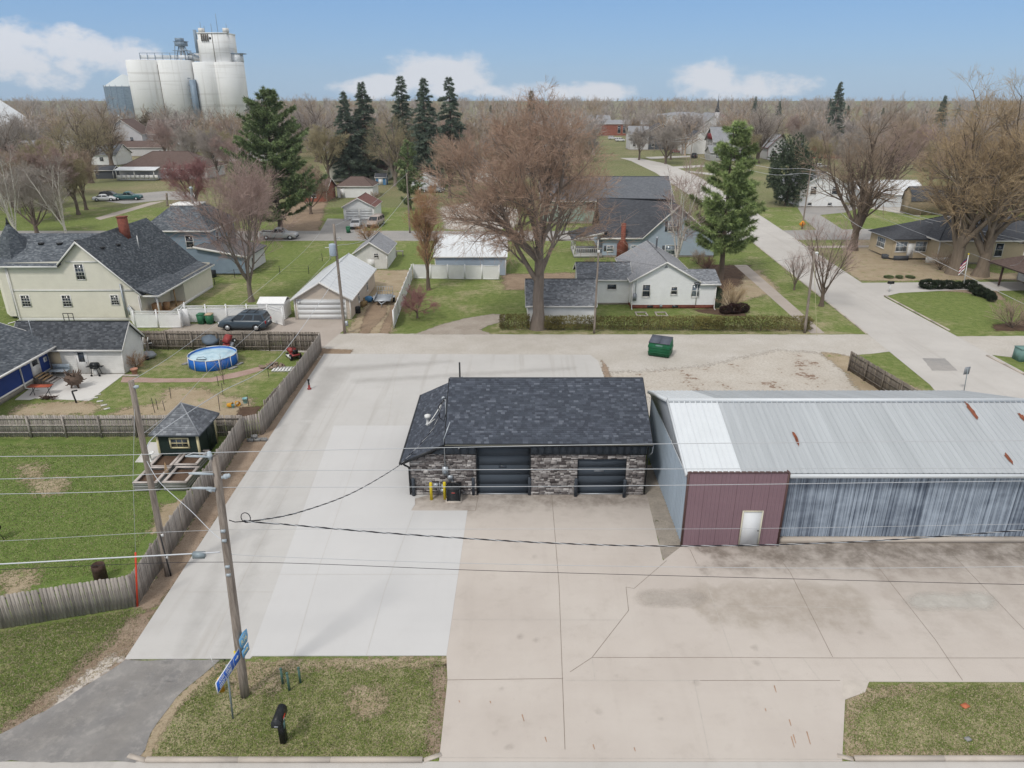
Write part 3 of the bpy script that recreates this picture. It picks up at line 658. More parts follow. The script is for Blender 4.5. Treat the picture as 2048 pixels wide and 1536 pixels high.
def house(name, label, x0, x1, y0, y1, eave, ridge, axis='x', wall='vinyl_white', roof='roof_grey', trim='trim_white', over=.35, base=.25, basemat='foundation', tab=None, wins=(), doors=(), updoors=(), hip=0.0, cat='house', group=None, pitch=.16, off=0.0, glass='glass_dark', walls='SENW', T=None, rake=True):
    """a gabled or hipped block; wins: (side, s, z, w, h, cols, rows); off moves the ridge sideways"""
    if T is None: T = thing(name, label, cat, ((x0 + x1) / 2,(y0 + y1) / 2,0), group)
    W, D = x1 - x0, y1 - y0; corner = {'S': (x0, y0),'E': (x1, y0),'N': (x1, y1),'W': (x0, y1)}; wid = {'S': W, 'E': D, 'N': W, 'W': D}
    gab = ('E', 'W') if axis == 'x' else ('S', 'N')
    for sd_ in walls:
        L = wid[sd_]
        if sd_ in gab and not hip:
            pk = L / 2 + (off if sd_ in ('S', 'E') else -off); poly = [(0, base),(L, base),(L, eave),(pk, ridge),(0, eave)]
        else: poly = [(0, base),(L, base),(L, eave),(0, eave)]
        lapwall(T, poly, corner[sd_], SIDES[sd_], wall, pitch)
    if base > 0:
        m = MB(); m.box(x0 + .02, x1 - .02, y0 + .02, y1 - .02,-.05, base); m.build('foundation', basemat, T)
    e = over; zb = .03
    if axis == 'x': sl = (ridge - eave) / (D / 2)
    else: sl = (ridge - eave) / (W / 2)
    ez = eave - e * sl + zb; rz = ridge + zb
    if hip:
        if axis == 'x':
            ym = (y0 + y1) / 2; A, B, C_, D_ = (x0 - e, y0 - e, ez),(x1 + e, y0 - e, ez),(x1 + e, y1 + e, ez),(x0 - e, y1 + e, ez); r0, r1 = (x0 + hip, ym, rz),(x1 - hip, ym, rz)
            F = [[A, B, r1, r0], [C_, D_, r0, r1], [B, C_, r1], [D_, A, r0]]
        else:
            xm = (x0 + x1) / 2; A, B, C_, D_ = (x0 - e, y0 - e, ez),(x1 + e, y0 - e, ez),(x1 + e, y1 + e, ez),(x0 - e, y1 + e, ez); r0, r1 = (xm, y0 + hip, rz),(xm, y1 - hip, rz)
            F = [[A, B, r0], [B, C_, r1, r0], [C_, D_, r1], [D_, A, r0, r1]]
        cap = [(A, r0),(B, r1 if axis == 'x' else r0),(C_, r1),(D_, r0 if axis == 'x' else r1),(r0, r1)]
    elif axis == 'x':
        ym = (y0 + y1) / 2 + off
        F = [[(x0 - e, y0 - e, ez),(x1 + e, y0 - e, ez),(x1 + e, ym, rz),(x0 - e, ym, rz)], [(x1 + e, y1 + e, ez),(x0 - e, y1 + e, ez),(x0 - e, ym, rz),(x1 + e, ym, rz)]]
        cap = [((x0 - e, ym, rz),(x1 + e, ym, rz))]
    else:
        xm = (x0 + x1) / 2 + off
        F = [[(x0 - e, y1 + e, ez),(x0 - e, y0 - e, ez),(xm, y0 - e, rz),(xm, y1 + e, rz)], [(x1 + e, y0 - e, ez),(x1 + e, y1 + e, ez),(xm, y1 + e, rz),(xm, y0 - e, rz)]]
        cap = [((xm, y0 - e, rz),(xm, y1 + e, rz))]
    for i, f in enumerate(F): roofface(T, f, roof, .12, tab if (axis == 'x' and i == 0) or axis == 'y' or hip else None, seed=i)
    m = MB()
    for a, b in cap: m.tube([Vector(a) + Vector((0,0,.0)), Vector(b) + Vector((0,0,.0))], .07,5)
    m.build('ridge_cap', roof, T)
    m = MB(); zf = ez - .16                    # fascia boards and rake boards, 3 mm proud
    if hip or axis == 'x':
        m.box(x0 - e - .003, x1 + e + .003, y0 - e - .03, y0 - e - .003, zf, ez + .01); m.box(x0 - e - .003, x1 + e + .003, y1 + e + .003, y1 + e + .03, zf, ez + .01)
    if hip or axis == 'y':
        m.box(x0 - e - .03, x0 - e - .003, y0 - e, y1 + e, zf, ez + .01); m.box(x1 + e + .003, x1 + e + .03, y0 - e, y1 + e, zf, ez + .01)
    if not hip and rake:
        for f in F:
            for a, b in ((f[1], f[2]),(f[0], f[3])):
                a, b = Vector(a), Vector(b); ox = Vector((1,0,0)) if axis == 'x' else Vector((0,1,0))
                sgn = 1 if (a - Vector(((x0 + x1) / 2,(y0 + y1) / 2,0))).dot(ox) > 0 else -1
                q0 = [a + ox * sgn * .004 + Vector((0,0,.012)), b + ox * sgn * .004 + Vector((0,0,.012))]
                m.prism([q0[0], q0[1], q0[1] - Vector((0,0,.2)), q0[0] - Vector((0,0,.2))], ox * sgn * .03)
    m.build('fascia', trim, T)
    for cx_, cy_ in ((x0, y0),(x1, y0),(x0, y1),(x1, y1)): MB().box(cx_ - .05, cx_ + .05, cy_ - .05, cy_ + .05, base, eave - .02).build('corner_board', trim, T)
    for wv in wins:
        sd_, s, z, w_, h = wv[:5]; c_, r_ = (wv[5], wv[6]) if len(wv) > 5 else (1,2)
        window(T, corner[sd_], SIDES[sd_], s, z, w_, h, trim, glass, c_, r_)
    for dv in doors: door(T, corner[dv[0]], SIDES[dv[0]], dv[1], dv[2], dv[3], dv[4], lite=dv[5] if len(dv) > 5 else None)
    for uv_ in updoors: updoor(T, corner[uv_[0]], SIDES[uv_[0]], uv_[1], .03, uv_[2], uv_[3], off=.01, frame=trim)
    return T
def downspout(T, x, y, z0, z1, mat='trim_white', kick=(0,-.5), wd=.09):
    m = MB(); m.tube([(x, y, z1),(x, y, z0 + .25),(x + kick[0] * .3, y + kick[1] * .3, z0 + .08),(x + kick[0], y + kick[1], z0 + .05)], wd * .6,4); return m.build('downspout', mat, T)

# ---------------------------------------------------------------- stone-clad garage
FY = 35.7
def sx(px): return vp(px, 987, FY)[0]
SX0, SX1 = -5.83,7.58
M('batten', '40474f',.65,.06,2); M('door_black', '454c54',.85,.04,1.5, spec=.1); M('gutter_black', '26282b',.4,.1); M('gutter_edge', '8f8d80',.5,.1); M('bollard_grey', '41474f',.55,.06)
q = NT('stone'); oi = q.n('ShaderNodeObjectInfo'); ge = q.n('ShaderNodeNewGeometry'); rr = q.math('FRACT', q.math('ADD', oi.outputs['Random'], ge.outputs['Random Per Island']))
r = q.n('ShaderNodeValToRGB'); q.l(rr, r.inputs[0]); e = r.color_ramp
for p, c in ((.12,'625c5b'),(.35,'7f7977'),(.6,'97928f'),(.82,'b0aba8')):
    z_ = e.elements.new(p); z_.color = (*lin(c),1)
e.elements[0].color = (*lin('4f4a49'),1); e.elements[-1].color = (*lin('cbc7c3'),1)
k = q.mix(q.ramp(q.noise(9,4,.7),.35,.65,0,.55), r.outputs[0], q.mix(1.0, r.outputs[0], (.5,.48,.48),'MULTIPLY')); q.col(k, .9); q.bump(q.noise(18,4,.7),.5,.03)
M('mortar', '4a4645',.95,.1)
BG = thing('stone_garage', 'single storey garage clad in grey stone with black shingle roof and two dark doors', 'garage',(.9,39.5,0))
RX0, RX1, EY, EZ, RY_, RZ, BY = -3.72,7.8,35.25,3.53,39.4,5.8,43.55
roofface(BG, [(RX0, EY, EZ),(RX1, EY, EZ),(RX1, RY_, RZ),(RX0, RY_, RZ)], 'tab_dark',.16,'tab_black', seed=4)
roofface(BG, [(RX1, BY, EZ),(RX0, BY, EZ),(RX0, RY_, RZ),(RX1, RY_, RZ)], 'tab_dark',.16)
LX, LZ = -6.25,2.28
roofface(BG, [(LX, 45.2, LZ),(LX, EY + .1, LZ),(RX0 + .35, EY + .1,3.62),(RX0 + .35,45.2,3.62)], 'tab_dark',.14,'tab_black', seed=7)
m = MB(); m.tube([(RX0, RY_, RZ + .01),(RX1, RY_, RZ + .01)], .05,6); m.build('ridge_cap', 'tab_dark', BG)
m = MB(); m.box(RX0, RX1, EY - .12, EY - .003, EZ - .15, EZ - .03); m.build('gutter', 'gutter_black', BG)
m = MB(); m.box(RX0, RX1, EY - .135, EY - .122, EZ - .05, EZ - .02); m.build('gutter_lip', 'gutter_edge', BG)
m = MB(); m.box(LX - .12, LX - .004, EY + .1,45.2, LZ - .15, LZ - .02); m.build('gutter', 'gutter_black', BG)
m = MB(); m.prism([(LX, EY + .06, LZ - .15),(LX, EY + .06, LZ + .03),(RX0, EY + .06,3.46),(RX0, EY + .06,3.3)], (0,.036,0)); m.build('fascia', 'gutter_black', BG)
for xs in (RX0 - .001, RX1 - .03):
    m = MB()
    for a, b in (((EY, EZ),(RY_, RZ)),((RY_, RZ),(BY, EZ))): m.prism([(xs + (.034 if xs > 0 else -.034), a[0], a[1] + .01),(xs + (.034 if xs > 0 else -.034), b[0], b[1] + .01),(xs + (.034 if xs > 0 else -.034), b[0], b[1] - .2),(xs + (.034 if xs > 0 else -.034), a[0], a[1] - .2)], (.03 if xs > 0 else -.03,0,0))
    m.build('rake_board', 'gutter_black', BG)
D1, D2 = (sx(955), sx(1059)),(sx(1153), sx(1249))
ZS = vp(1100,906, FY)[1]; ZD1 = vp(1000,893, FY)[1]; ZD2 = vp(1200,918, FY)[1]
# walls behind the cladding
m = MB()
for a, b, z0, z1 in ((SX0, D1[0], 0,2.25),(RX0, D1[0], 2.25,3.4),(D1[0], D1[1], ZD1,3.4),(D1[1], D2[0], 0,3.4),(D2[0], D2[1], ZD2,3.4),(D2[1], SX1,0,3.4)): m.box(a, b, FY, FY + .2, z0, z1)
m.prism([(SX0, FY, 2.25),(RX0, FY, 2.25),(RX0, FY, 3.35)], (0,.2,0)); m.build('wall', 'mortar', BG)
m = MB(); m.box(SX1 - .2, SX1, FY + .2,43.2,0,3.4); m.prism([(SX1 - .2, FY + .05,3.4),(SX1 - .2, RY_, RZ - .2),(SX1 - .2,43.3,3.4)], (.2,0,0)); m.box(SX0, SX1 - .2,43.0,43.2,0,2.2); m.box(RX0 + .1, SX1 - .2,43.0,43.2,2.2,3.4)
m.box(SX0, SX0 + .2, FY + .2,44.9,0,2.25); m.prism([(RX0 + .1, FY + .2,2.4),(RX0 + .1, FY + .2,3.4),(RX0 + .1, RY_, RZ - .2),(RX0 + .1,43.2,3.4),(RX0 + .1,43.2,2.4)], (.15,0,0)); m.build('wall', 'batten', BG)
# board and batten band under the eave
def battens(a, b, z0, z1, y):
    n_ = max(1, round((b - a) / .41))
    for i in range(n_):
        m = MB(); s0, s1 = a + (b - a) * i / n_, a + (b - a) * (i + 1) / n_; m.box(s0 + .002, s1 - .002, y - .03, y - .001, z0, z1); m.box(s1 - .03, s1 - .004, y - .055, y - .0305, z0, z1); m.build('board', 'batten', BG)
battens(D1[1] + .05, SX1, ZS, 3.42, FY - .10); battens(-3.3, D1[0] - .05, ZS, 3.42, FY - .10)
m = MB(); m.prism([(-4.55, FY - .13, ZS),(-3.302, FY - .13, ZS),(-3.302, FY - .13,3.42),(-3.6, FY - .13,3.38)], (0,.029,0)); m.build('board', 'batten', BG)
m = MB(); m.box(D1[0] - .05, D1[1] + .05, FY - .13, FY - .05, ZD1 + .002,3.42); m.build('lintel', 'batten', BG)
m = MB(); m.box(SX0, D1[0] - .05, FY - .1, FY - .09, ZS - .04, ZS - .002); m.box(D1[1] + .05, SX1, FY - .15, FY - .101, ZS - .05, ZS - .002); m.build('trim_strip', 'gutter_black', BG)
# the stones: the 300 largest as objects, the small ones joined
rnd = random.Random(5); stones = []
def fill(a, b, z0, z1, top=None):
    z = z0
    while z < z1 - .03:
        h = rnd.choice((.06,.08,.1,.12,.16)); h = min(h, z1 - z); s = a
        if z1 - z - h < .05: h = z1 - z
        while s < b - .01:
            wv = min(rnd.uniform(.13,.5) * (1.2 if h > .09 else 1), b - s)
            if b - s - wv < .1: wv = b - s
            if h > .11 and rnd.random() < .35 and wv < .45: stones.append((s, s + wv, z, z + h / 2)); stones.append((s, s + wv, z + h / 2, z + h))
            elif top is None or top((s + wv / 2)) > z + h: stones.append((s, s + wv, z, z + h))
            s += wv
        z += h
fill(SX0, D1[0] - .02,.04, ZS - .05, lambda x: 2.2 + (x - SX0) * .52 + .05); fill(D1[1] + .02, D2[0], .04, ZS - .06); fill(D2[0], D2[1], ZD2 + .02, ZS - .06); fill(D2[1], SX1,.04, ZS - .06)
stones.sort(key=lambda t: -(t[1] - t[0]) * (t[3] - t[2]))
def stone(m, t):
    a, b, z0, z1 = t; dp = rnd.uniform(.05,.09); g_ = .008; j = lambda: rnd.uniform(-.006,.006); k_ = .012
    f = [(a + g_, z0 + g_),(b - g_, z0 + g_),(b - g_, z1 - g_),(a + g_, z1 - g_)]; i_ = [(a + g_ + k_ + j(), z0 + g_ + k_ + j()),(b - g_ - k_ + j(), z0 + g_ + k_ + j()),(b - g_ - k_ + j(), z1 - g_ - k_ + j()),(a + g_ + k_ + j(), z1 - g_ - k_ + j())]
    vs = [(x, FY + .01, z) for x, z in f] + [(x, FY - dp + .015 + j(), z) for x, z in f] + [(x, FY - dp + j(), z) for x, z in i_]
    m.add(vs, [(0,1,5,4),(1,2,6,5),(2,3,7,6),(3,0,4,7),(4,5,9,8),(5,6,10,9),(6,7,11,10),(7,4,8,11),(8,9,10,11)])
for t in stones[:270]: stone(m := MB(), t); m.build('stone', 'stone', BG)
m = MB()
for t in stones[270:]: stone(m, t)
m.build('small_stones', 'stone', BG, kind='stuff')
for px, py, r_ in [(908,930,.19),(852,942,.17),(941,946,.24),(918,960,.17),(903,890 + 35,.15),(868,931,.15),(1079,918,.17),(1107,923,.22),(1075,957,.18),(1105,960,.19),(1131,960,.17),(1136,925,.15),(1268,946,.16),(1268,963,.14),(1260,975,.15),(876,898 + 14,.14),(940,922,.15)]:
    x, z = vp(px, py, FY); a0 = rnd.uniform(.5,1.0); m = MB(); P = [(x + r_ * rnd.uniform(.8,1.1) * math.cos(a0 + i * math.pi / 2) * 1.15, FY + .005, z + r_ * rnd.uniform(.75,1) * math.sin(a0 + i * math.pi / 2)) for i in range(4)]
    m.prism(P, (0,-.115,0)); m.build('diamond_stone', 'stone', BG)
updoor(BG, (0, FY),(1,0),(D1[0] + D1[1]) / 2,.04, D1[1] - D1[0], ZD1 - .04,'door_black',5,-.1,'gutter_black',.0)
updoor(BG, (0, FY),(1,0),(D2[0] + D2[1]) / 2,.04, D2[1] - D2[0], ZD2 - .04,'door_black',4,-.1,'gutter_black',.0)
m = MB()
for a, b, z1 in ((*D1, ZD1),(*D2, ZD2)): m.box(a, b, FY - .02, FY + .09,.032,.075)
m.build('threshold', 'metal_galv', BG)
m = MB(); x, z = vp(1005,934, FY); m.box(x - .22, x + .22, FY + .05, FY + .062, z - .07, z + .07); m.build('door_window', 'glass_dark', BG)
m = MB(); x, z = vp(1198,943, FY); m.box(x - .28, x + .28, FY + .05, FY + .062, z - .03, z + .03); m.build('door_plate', 'metal_grey', BG)
# jambs, downspouts, meter, conduit, vents
m = MB(); m.box(D1[0] - .05, D1[0] - .001, FY - .12, FY + .1,.03,3.4); m.box(D1[1] + .001, D1[1] + .05, FY - .12, FY + .1,.03,3.4); m.build('door_jamb', 'gutter_black', BG)
m = MB(); m.tube([(SX0 - .3, FY - .25, LZ - .12),(SX0 - .25, FY - .25, LZ - .2),(SX0 - .02, FY - .12, LZ - .42),(SX0 - .02, FY - .12,.1)], .06,4); m.build('downspout', 'gutter_black', BG)
m = MB(); m.tube([(SX1 + .02, FY - .3, EZ - .15),(SX1 + .08, FY - .1, EZ - .5),(SX1 + .05, FY - .08,.1)], .055,4); m.build('downspout', 'gutter_black', BG)
m = MB(); m.tube([(SX1 + .3, FY - .3, EZ - .2),(SX1 + .3, FY - .2, EZ - .7),(SX1 + .12, FY + .0, EZ - 1.0)], .035,5); m.build('conduit', 'metal_galv', BG)
mx_, mz = vp(891,938, FY)
m = MB(); m.box(mx_ - .17, mx_ + .17, FY - .24, FY - .09, mz - .24, mz + .24); mo = m.build('meter_box', 'metal_galv', BG)
m = MB(); m.tube([(mx_, FY - .24, mz - .05),(mx_, FY - .34, mz - .05)], .085,12); m.build('meter', 'glass_pale', mo)
m = MB(); m.tube([(mx_, FY - .17, mz + .24),(mx_, FY - .17,3.7),(-3.45, FY + .1,4.6)], .03,6); m.build('conduit', 'metal_galv', BG)
m = MB(); m.tube([(mx_ + .05, FY - .1, mz - .25),(mx_ + .2, FY - .1, mz - .5),(mx_ + .55, FY - .12, mz - .9),(mx_ + .6, FY - .2,.6)], .02,5); m.build('cable', 'metal_galv', BG)
m = MB(); m.box(mx_ + .12, mx_ + .4, FY - .2, FY - .09, mz - .62, mz - .32); m.build('switch_box', 'metal_galv', BG)
m = MB(); m.box(mx_ - .72, mx_ - .42, FY - .22, FY - .09,.55,.85); m.tube([(mx_ - .35, FY - .15,.9),(mx_ - .35, FY - .15,.1)], .025,6); m.tube([(mx_ - .2, FY - .2,.8),(mx_ - .2, FY - .2,.35)], .05,6); m.box(mx_ - .3, mx_ - .02, FY - .28, FY - .12,.3,.5); m.build('gas_meter', 'metal_galv', BG)
vx, vz = vp(857,838,39.5); vz0 = LZ + (vx - LX) * .51
m = MB(); m.lathe([(.17,0),(.1,.1),(.09,.45),(.2,.47),(.2,.62),(.05,.68)], (vx, 39.2, vz0 - .02),12); m.build('roof_vent', 'pvc', BG)
m = MB(); m.tube([(-3.9,38.2,3.2),(-3.9,38.2,5.0)], .045,8); m.tube([(-3.9,38.2,5.0),(-4.0,38.15,5.1),(-4.1,38.1,5.0)], .07,6); m.build('service_mast', 'metal_galv', BG)
m = MB(); m.tube([(-3.2,40.6,4.9),(-3.2,40.6,6.35)], .05,8); m.build('vent_pipe', 'metal_dark', BG)
m = MB(); m.ball((vp(918,891, FY)[0], FY - .2, vp(918,893, FY)[1]),.05,6,4); m.build('lamp', 'pvc', BG)
m = MB(); m.tube([(-3.95,38.15,4.95),(-4.5,37.9,4.1),(-4.9,37.6,3.6),(-4.5,37.7,3.9)], .03,5); m.build('cable', 'pvc', BG)
m = MB(); m.tube([(-3.95,38.1,4.95),(-4.3,38.0,4.6),(-4.25,37.9,3.9),(-4.0,37.8,3.7),(-3.85,37.9,4.2)], .025,5); m.build('cable', 'rubber', BG)
# bollards
def bollard(px, py, h, r_, mat, label, grp):
    x, y = gp(px, py); m = MB(); m.lathe([(r_, 0),(r_, h - r_ * .6),(r_ * .9, h - r_ * .2),(r_ * .6, h),(r_ * .1, h + r_ * .12)], (0,0,0),14)
    return m.build('bollard', mat, None, True, label, 'bollard', grp, None, None),(x, y)
for px, py, lab in [(828,992,'dark grey bollard at the left corner of the stone garage'),(947,990,'dark grey bollard left of the tall dark garage door'),(1059,990,'dark grey bollard right of the tall dark garage door'),(1151,993,'dark grey bollard left of the small dark garage door'),(1248,995,'dark grey bollard right of the small dark garage door')]:
    o, (x, y) = bollard(px, py, 1.15,.1,'bollard_grey', lab, 'dark bollards along the stone garage'); o.location = (x, y, .026)
for px, py, lab in [(863,1000,'yellow bollard, the left of two guarding the gas meter'),(890,999,'yellow bollard beside the air conditioner')]:
    o, (x, y) = bollard(px, py, 1.12,.085,'yellow_paint', lab, 'yellow bollards'); o.location = (x, y, .026)
# air conditioner
ax, ay = gp(908,1001); A = thing('air_conditioner', 'black air conditioner unit standing by the yellow bollards', 'air conditioner',(ax, ay + .1,.03))
M('ac_black', '2b2e31',.5,.1,4)
m = MB(); z0 = .09
P = [(ax - .36, ay - .25),(ax + .36, ay - .25),(ax + .36, ay + .45),(ax - .36, ay + .45)]
m.prism([(x, y, .13) for x, y in P], (0,0,.7)); m.build('core', 'rubber', A)
m = MB()
for i in range(11): z_ = .15 + i * .065; m.box(ax - .38, ax + .38, ay - .27, ay + .47, z_, z_ + .03)
for x, y in P: m.box(x - .03, x + .03, y - .03, y + .03,.12,.88)
m.build('louvre', 'ac_black', A)
m = MB(); m.box(ax - .39, ax + .39, ay - .28, ay + .48,.86,.9); m.lathe([(.33,.9),(.33,.935),(.27,.935),(.27,.901)], (ax, ay + .1,0),20, False); t_ = m.build('top_cover', 'ac_black', A)
m = MB()
for i in range(8): a = i * math.pi / 4; m.bar((ax, ay + .1,.93),(ax + .3 * math.cos(a), ay + .1 + .3 * math.sin(a),.925),.012)
m.lathe([(.08,.915),(.08,.94)], (ax, ay + .1,0),10); m.build('fan_guard', 'metal_dark', t_)
m = MB(); m.box(ax - .1, ax + .1, ay - .278, ay - .272,.62,.68); m.build('badge', M('badge_red', 'b55a55',.5,.1), A)
m = MB(); m.box(ax - .45, ax + .45, ay - .35, ay + .55,.0,.11); m.build('pad', 'kerb_conc', A)

# ---------------------------------------------------------------- ribbed steel building
M('steel_mauve', '80686f',.5,.04,1.2); M('steel_brown', '553f3c',.5,.05); M('steel_roof_new', 'cdd1d4',.4,.03,1.0, spec=.4); M('steel_bluegrey', '9aa7b3',.5,.07,.8, spec=.4, stretch=(1,1,.15))
q = NT('steel_roof_old'); v = q.mapv((3.0,.18,.18)); k = q.mix(q.ramp(q.noise(1.0,5,.6, v),.3,.7), lin('a6aaad'), lin('b0b4b7'))
oi = q.n('ShaderNodeObjectInfo'); h = q.n('ShaderNodeHueSaturation'); q.l(k, h.inputs['Color']); q.l(q.math('ADD', q.math('MULTIPLY', oi.outputs['Random'], .08),.96), h.inputs['Value']); q.col(h.outputs[0], .5,.1); q.b.inputs['Specular IOR Level'].default_value = .4
q = NT('steel_faded'); v = q.mapv((9,9,.10)); v2 = q.mapv((.9,.9,1.5)); v3 = q.mapv((28,28,.06)); oi = q.n('ShaderNodeObjectInfo')
f = q.math('ADD', q.math('MULTIPLY', q.noise(1.0,4,.6, v),1.05), q.math('MULTIPLY', q.noise(1.0,3,.55, v2),.42)); f = q.math('ADD', f, q.math('MULTIPLY', q.math('SUBTRACT', q.noise(1.0,2,.6, v3),.5),.7)); f = q.math('ADD', f, q.math('MULTIPLY', oi.outputs['Random'], .10))
q.col(q.mix(q.ramp(f, .50,1.06), lin('4a5463'), lin('a8b3c0')),.55); q.b.inputs['Specular IOR Level'].default_value = .35
SB = thing('steel_building', 'long ribbed steel building with pale roof, mauve entrance front and faded blue wall', 'building',(18.3,36,0))
X0, X1, Y0, Y1, ZE, ZR, YR = 8.72,28.2,30.9,40.95,4.28,5.9,36.0
def slope_panels(ya, za, yb, zb, ns, w_, mats):
    L = math.hypot(yb - ya, zb - za); dy, dz = (yb - ya) / L, (zb - za) / L; nn_ = Vector((0,-dz, dy)) if dy > 0 else Vector((0, dz, -dy))
    for i in range(ns):
        m = MB(); x0 = X0 - .1 + i * w_; r = 3; rw = w_ / r; P = []
        for j in range(r):
            b = x0 + j * rw; P += [(b, 0),(b + rw * .70,0),(b + rw * .78,.028),(b + rw * .9,.028),(b + rw * .98,0)]
        P.append((x0 + w_ - .003,0))
        for (sa, oa),(sb, ob) in zip(P[:-1], P[1:]):
            vs = [Vector((sa, ya, za)) + nn_ * oa, Vector((sb, ya, za)) + nn_ * ob, Vector((sb, yb, zb)) + nn_ * ob, Vector((sa, yb, zb)) + nn_ * oa]
            m.face(vs if dy > 0 else vs[::-1])
        m.build('roof_panel', mats(i), SB)
n_ = 22; pw = (X1 - X0 + .2) / n_
slope_panels(Y0 - .25, ZE - .04, YR, ZR, n_, pw, lambda i: 'steel_roof_new' if i < 3 else 'steel_roof_old'); slope_panels(Y1 + .25, ZE - .04, YR, ZR, n_, pw, lambda i: 'steel_roof_new' if i < 3 else 'steel_roof_old')
m = MB(); m.prism([(X0 - .08, Y0 - .24, ZE - .06),(X0 - .08, YR, ZR - .02),(X0 - .08, Y1 + .24, ZE - .06),(X0 - .08, Y1, ZE - .2),(X0 - .08, Y0, ZE - .2)], (X1 - X0 + .16,0,0)); m.build('roof_core', 'metal_grey', SB)
m = MB(); m.prism([(X0 - .12, YR - .3, ZR - .075),(X0 - .12, YR, ZR + .05),(X0 - .12, YR + .3, ZR - .075),(X0 - .12, YR, ZR + .03)], (X1 - X0 + .24,0,0)); m.build('ridge_cap', 'steel_roof_new', SB)
for a, b in (((Y0 - .27, ZE - .03),(YR, ZR + .02)),((YR, ZR + .02),(Y1 + .27, ZE - .03))):
    m = MB(); m.prism([(X0 - .2, a[0], a[1]),(X0 - .2, b[0], b[1]),(X0 - .2, b[0], b[1] - .2),(X0 - .2, a[0], a[1] - .2)], (.1,0,0)); m.build('rake_trim', 'steel_roof_new', SB)
XM = 13.55
ribwall(SB, [(0,.05),(XM - X0,.05),(XM - X0, ZE + .02),(0, ZE + .02)], (X0, Y0 - .3),(1,0),'steel_mauve',.805,.201,.018)
m = MB(); m.box(X0 - .09, X0 - .002, Y0 - .34, Y0 - .2,.03, ZE + .03); m.box(XM + .002, XM + .09, Y0 - .34, Y0 + .18,.03, ZE + .03); m.build('corner_trim', 'steel_brown', SB)
m = MB(); m.box(X0, XM, Y0 - .36, Y0 - .3, ZE + .022, ZE + .05); m.build('top_trim', 'steel_brown', SB)
m = MB(); m.box(X0, XM, Y0 - .29, Y0 + .15,.03, ZE); m.build('front_core', 'steel_brown', SB)
ribwall(SB, [(0,.28),(X1 - XM - .1,.28),(X1 - XM - .1, ZE - .25),(0, ZE - .25)], (XM + .1, Y0 + .2),(1,0),'steel_faded',.91,.303,.03)
m = MB(); m.box(XM + .1, X1, Y0 - .05, Y0 + .3,.02,.27); m.build('plinth', 'kerb_conc', SB)
m = MB(); m.box(XM + .1, X1 + .1, Y0 - .4, Y0 - .26, ZE - .24, ZE - .06); m.build('gutter', 'steel_roof_new', SB)
m = MB(); m.box(XM + .1, X1, Y0 + .28, Y0 + .4,.2, ZE - .2); m.box(X1 - .1, X1, Y0 + .3, Y1,0, ZE - .2); m.box(X0 + .06, X1, Y1 - .1, Y1,0, ZE - .2); m.box(X0 + .06, X0 + .1, Y0, Y1 - .1,0, ZE - .2); m.build('wall_core', 'metal_dark', SB)
ribwall(SB, [(0,.05),(Y1 - Y0,.05),(Y1 - Y0, ZE - .15),((Y1 - YR), ZR - .22),(0, ZE - .15)], (X0, Y1),(0,-1),'steel_bluegrey',.92,.3,.03)
ribwall(SB, [(0,.05),(Y1 - Y0,.05),(Y1 - Y0, ZE - .15),((YR - Y0), ZR - .22),(0, ZE - .15)], (X1, Y0),(0,1),'steel_bluegrey',.92,.3,.03)
m = MB(); a_, b_ = Vector((X0 - .04, Y1 - .1, ZE - .35)), Vector((X0 - .04, Y0 - .2,.9)); m.bar((X0 - .05, Y1 - .2, ZE - .2),(X0 - .05, Y0, ZE - .35),.03); m.build('wall_strip', 'steel_roof_new', SB)
m = MB(); m.box(X0 - .06, X0 - .035,35.2,35.7,4.6,5.05); m.build('gable_vent', 'steel_roof_new', SB)
dx = vp(1496,1088, Y0 - .3)[0]
M('door_white', 'd4d6d8',.5,.02)
df = door(SB, (0, Y0 - .32),(1,0), dx, .06,.92,2.03,'door_white', M('door_frame', 'c6c1ae',.6,.05))
M('rust', '7d4a36',.95,.3,6)
for px, py, L, wv in [(1591,876,10,.15),(1944,823,14,.25),(2045,836,8,.25),(2017,918,9,.18),(1594,885,6,.08)]:
    u, v = (px - 1024) / FPX, (768 - py) / FPX    # meet the roof plane
    tt = None; sl_ = (ZR - ZE + .04) / (YR - Y0 + .25); d_ = (u, CP + v * SP, -SP + v * CP); tt = ((ZE - .04) - sl_ * (Y0 - .25) - HC) / (d_[2] - sl_ * d_[1])
    cx_, cy_ = d_[0] * tt, d_[1] * tt; Lm = L * .055; m = MB(); P = []
    for i in range(14):
        a = 2 * math.pi * i / 14; r_ = rnd.uniform(.6,1.1); x, y = cx_ + wv * r_ * math.cos(a) * .6 + .0 * math.sin(a), cy_ + Lm * r_ * math.sin(a); P.append((x, y, (ZE - .04) + sl_ * (y - Y0 + .25) + .034))
    m.face(P); m.build('rust_patch', 'rust', SB)
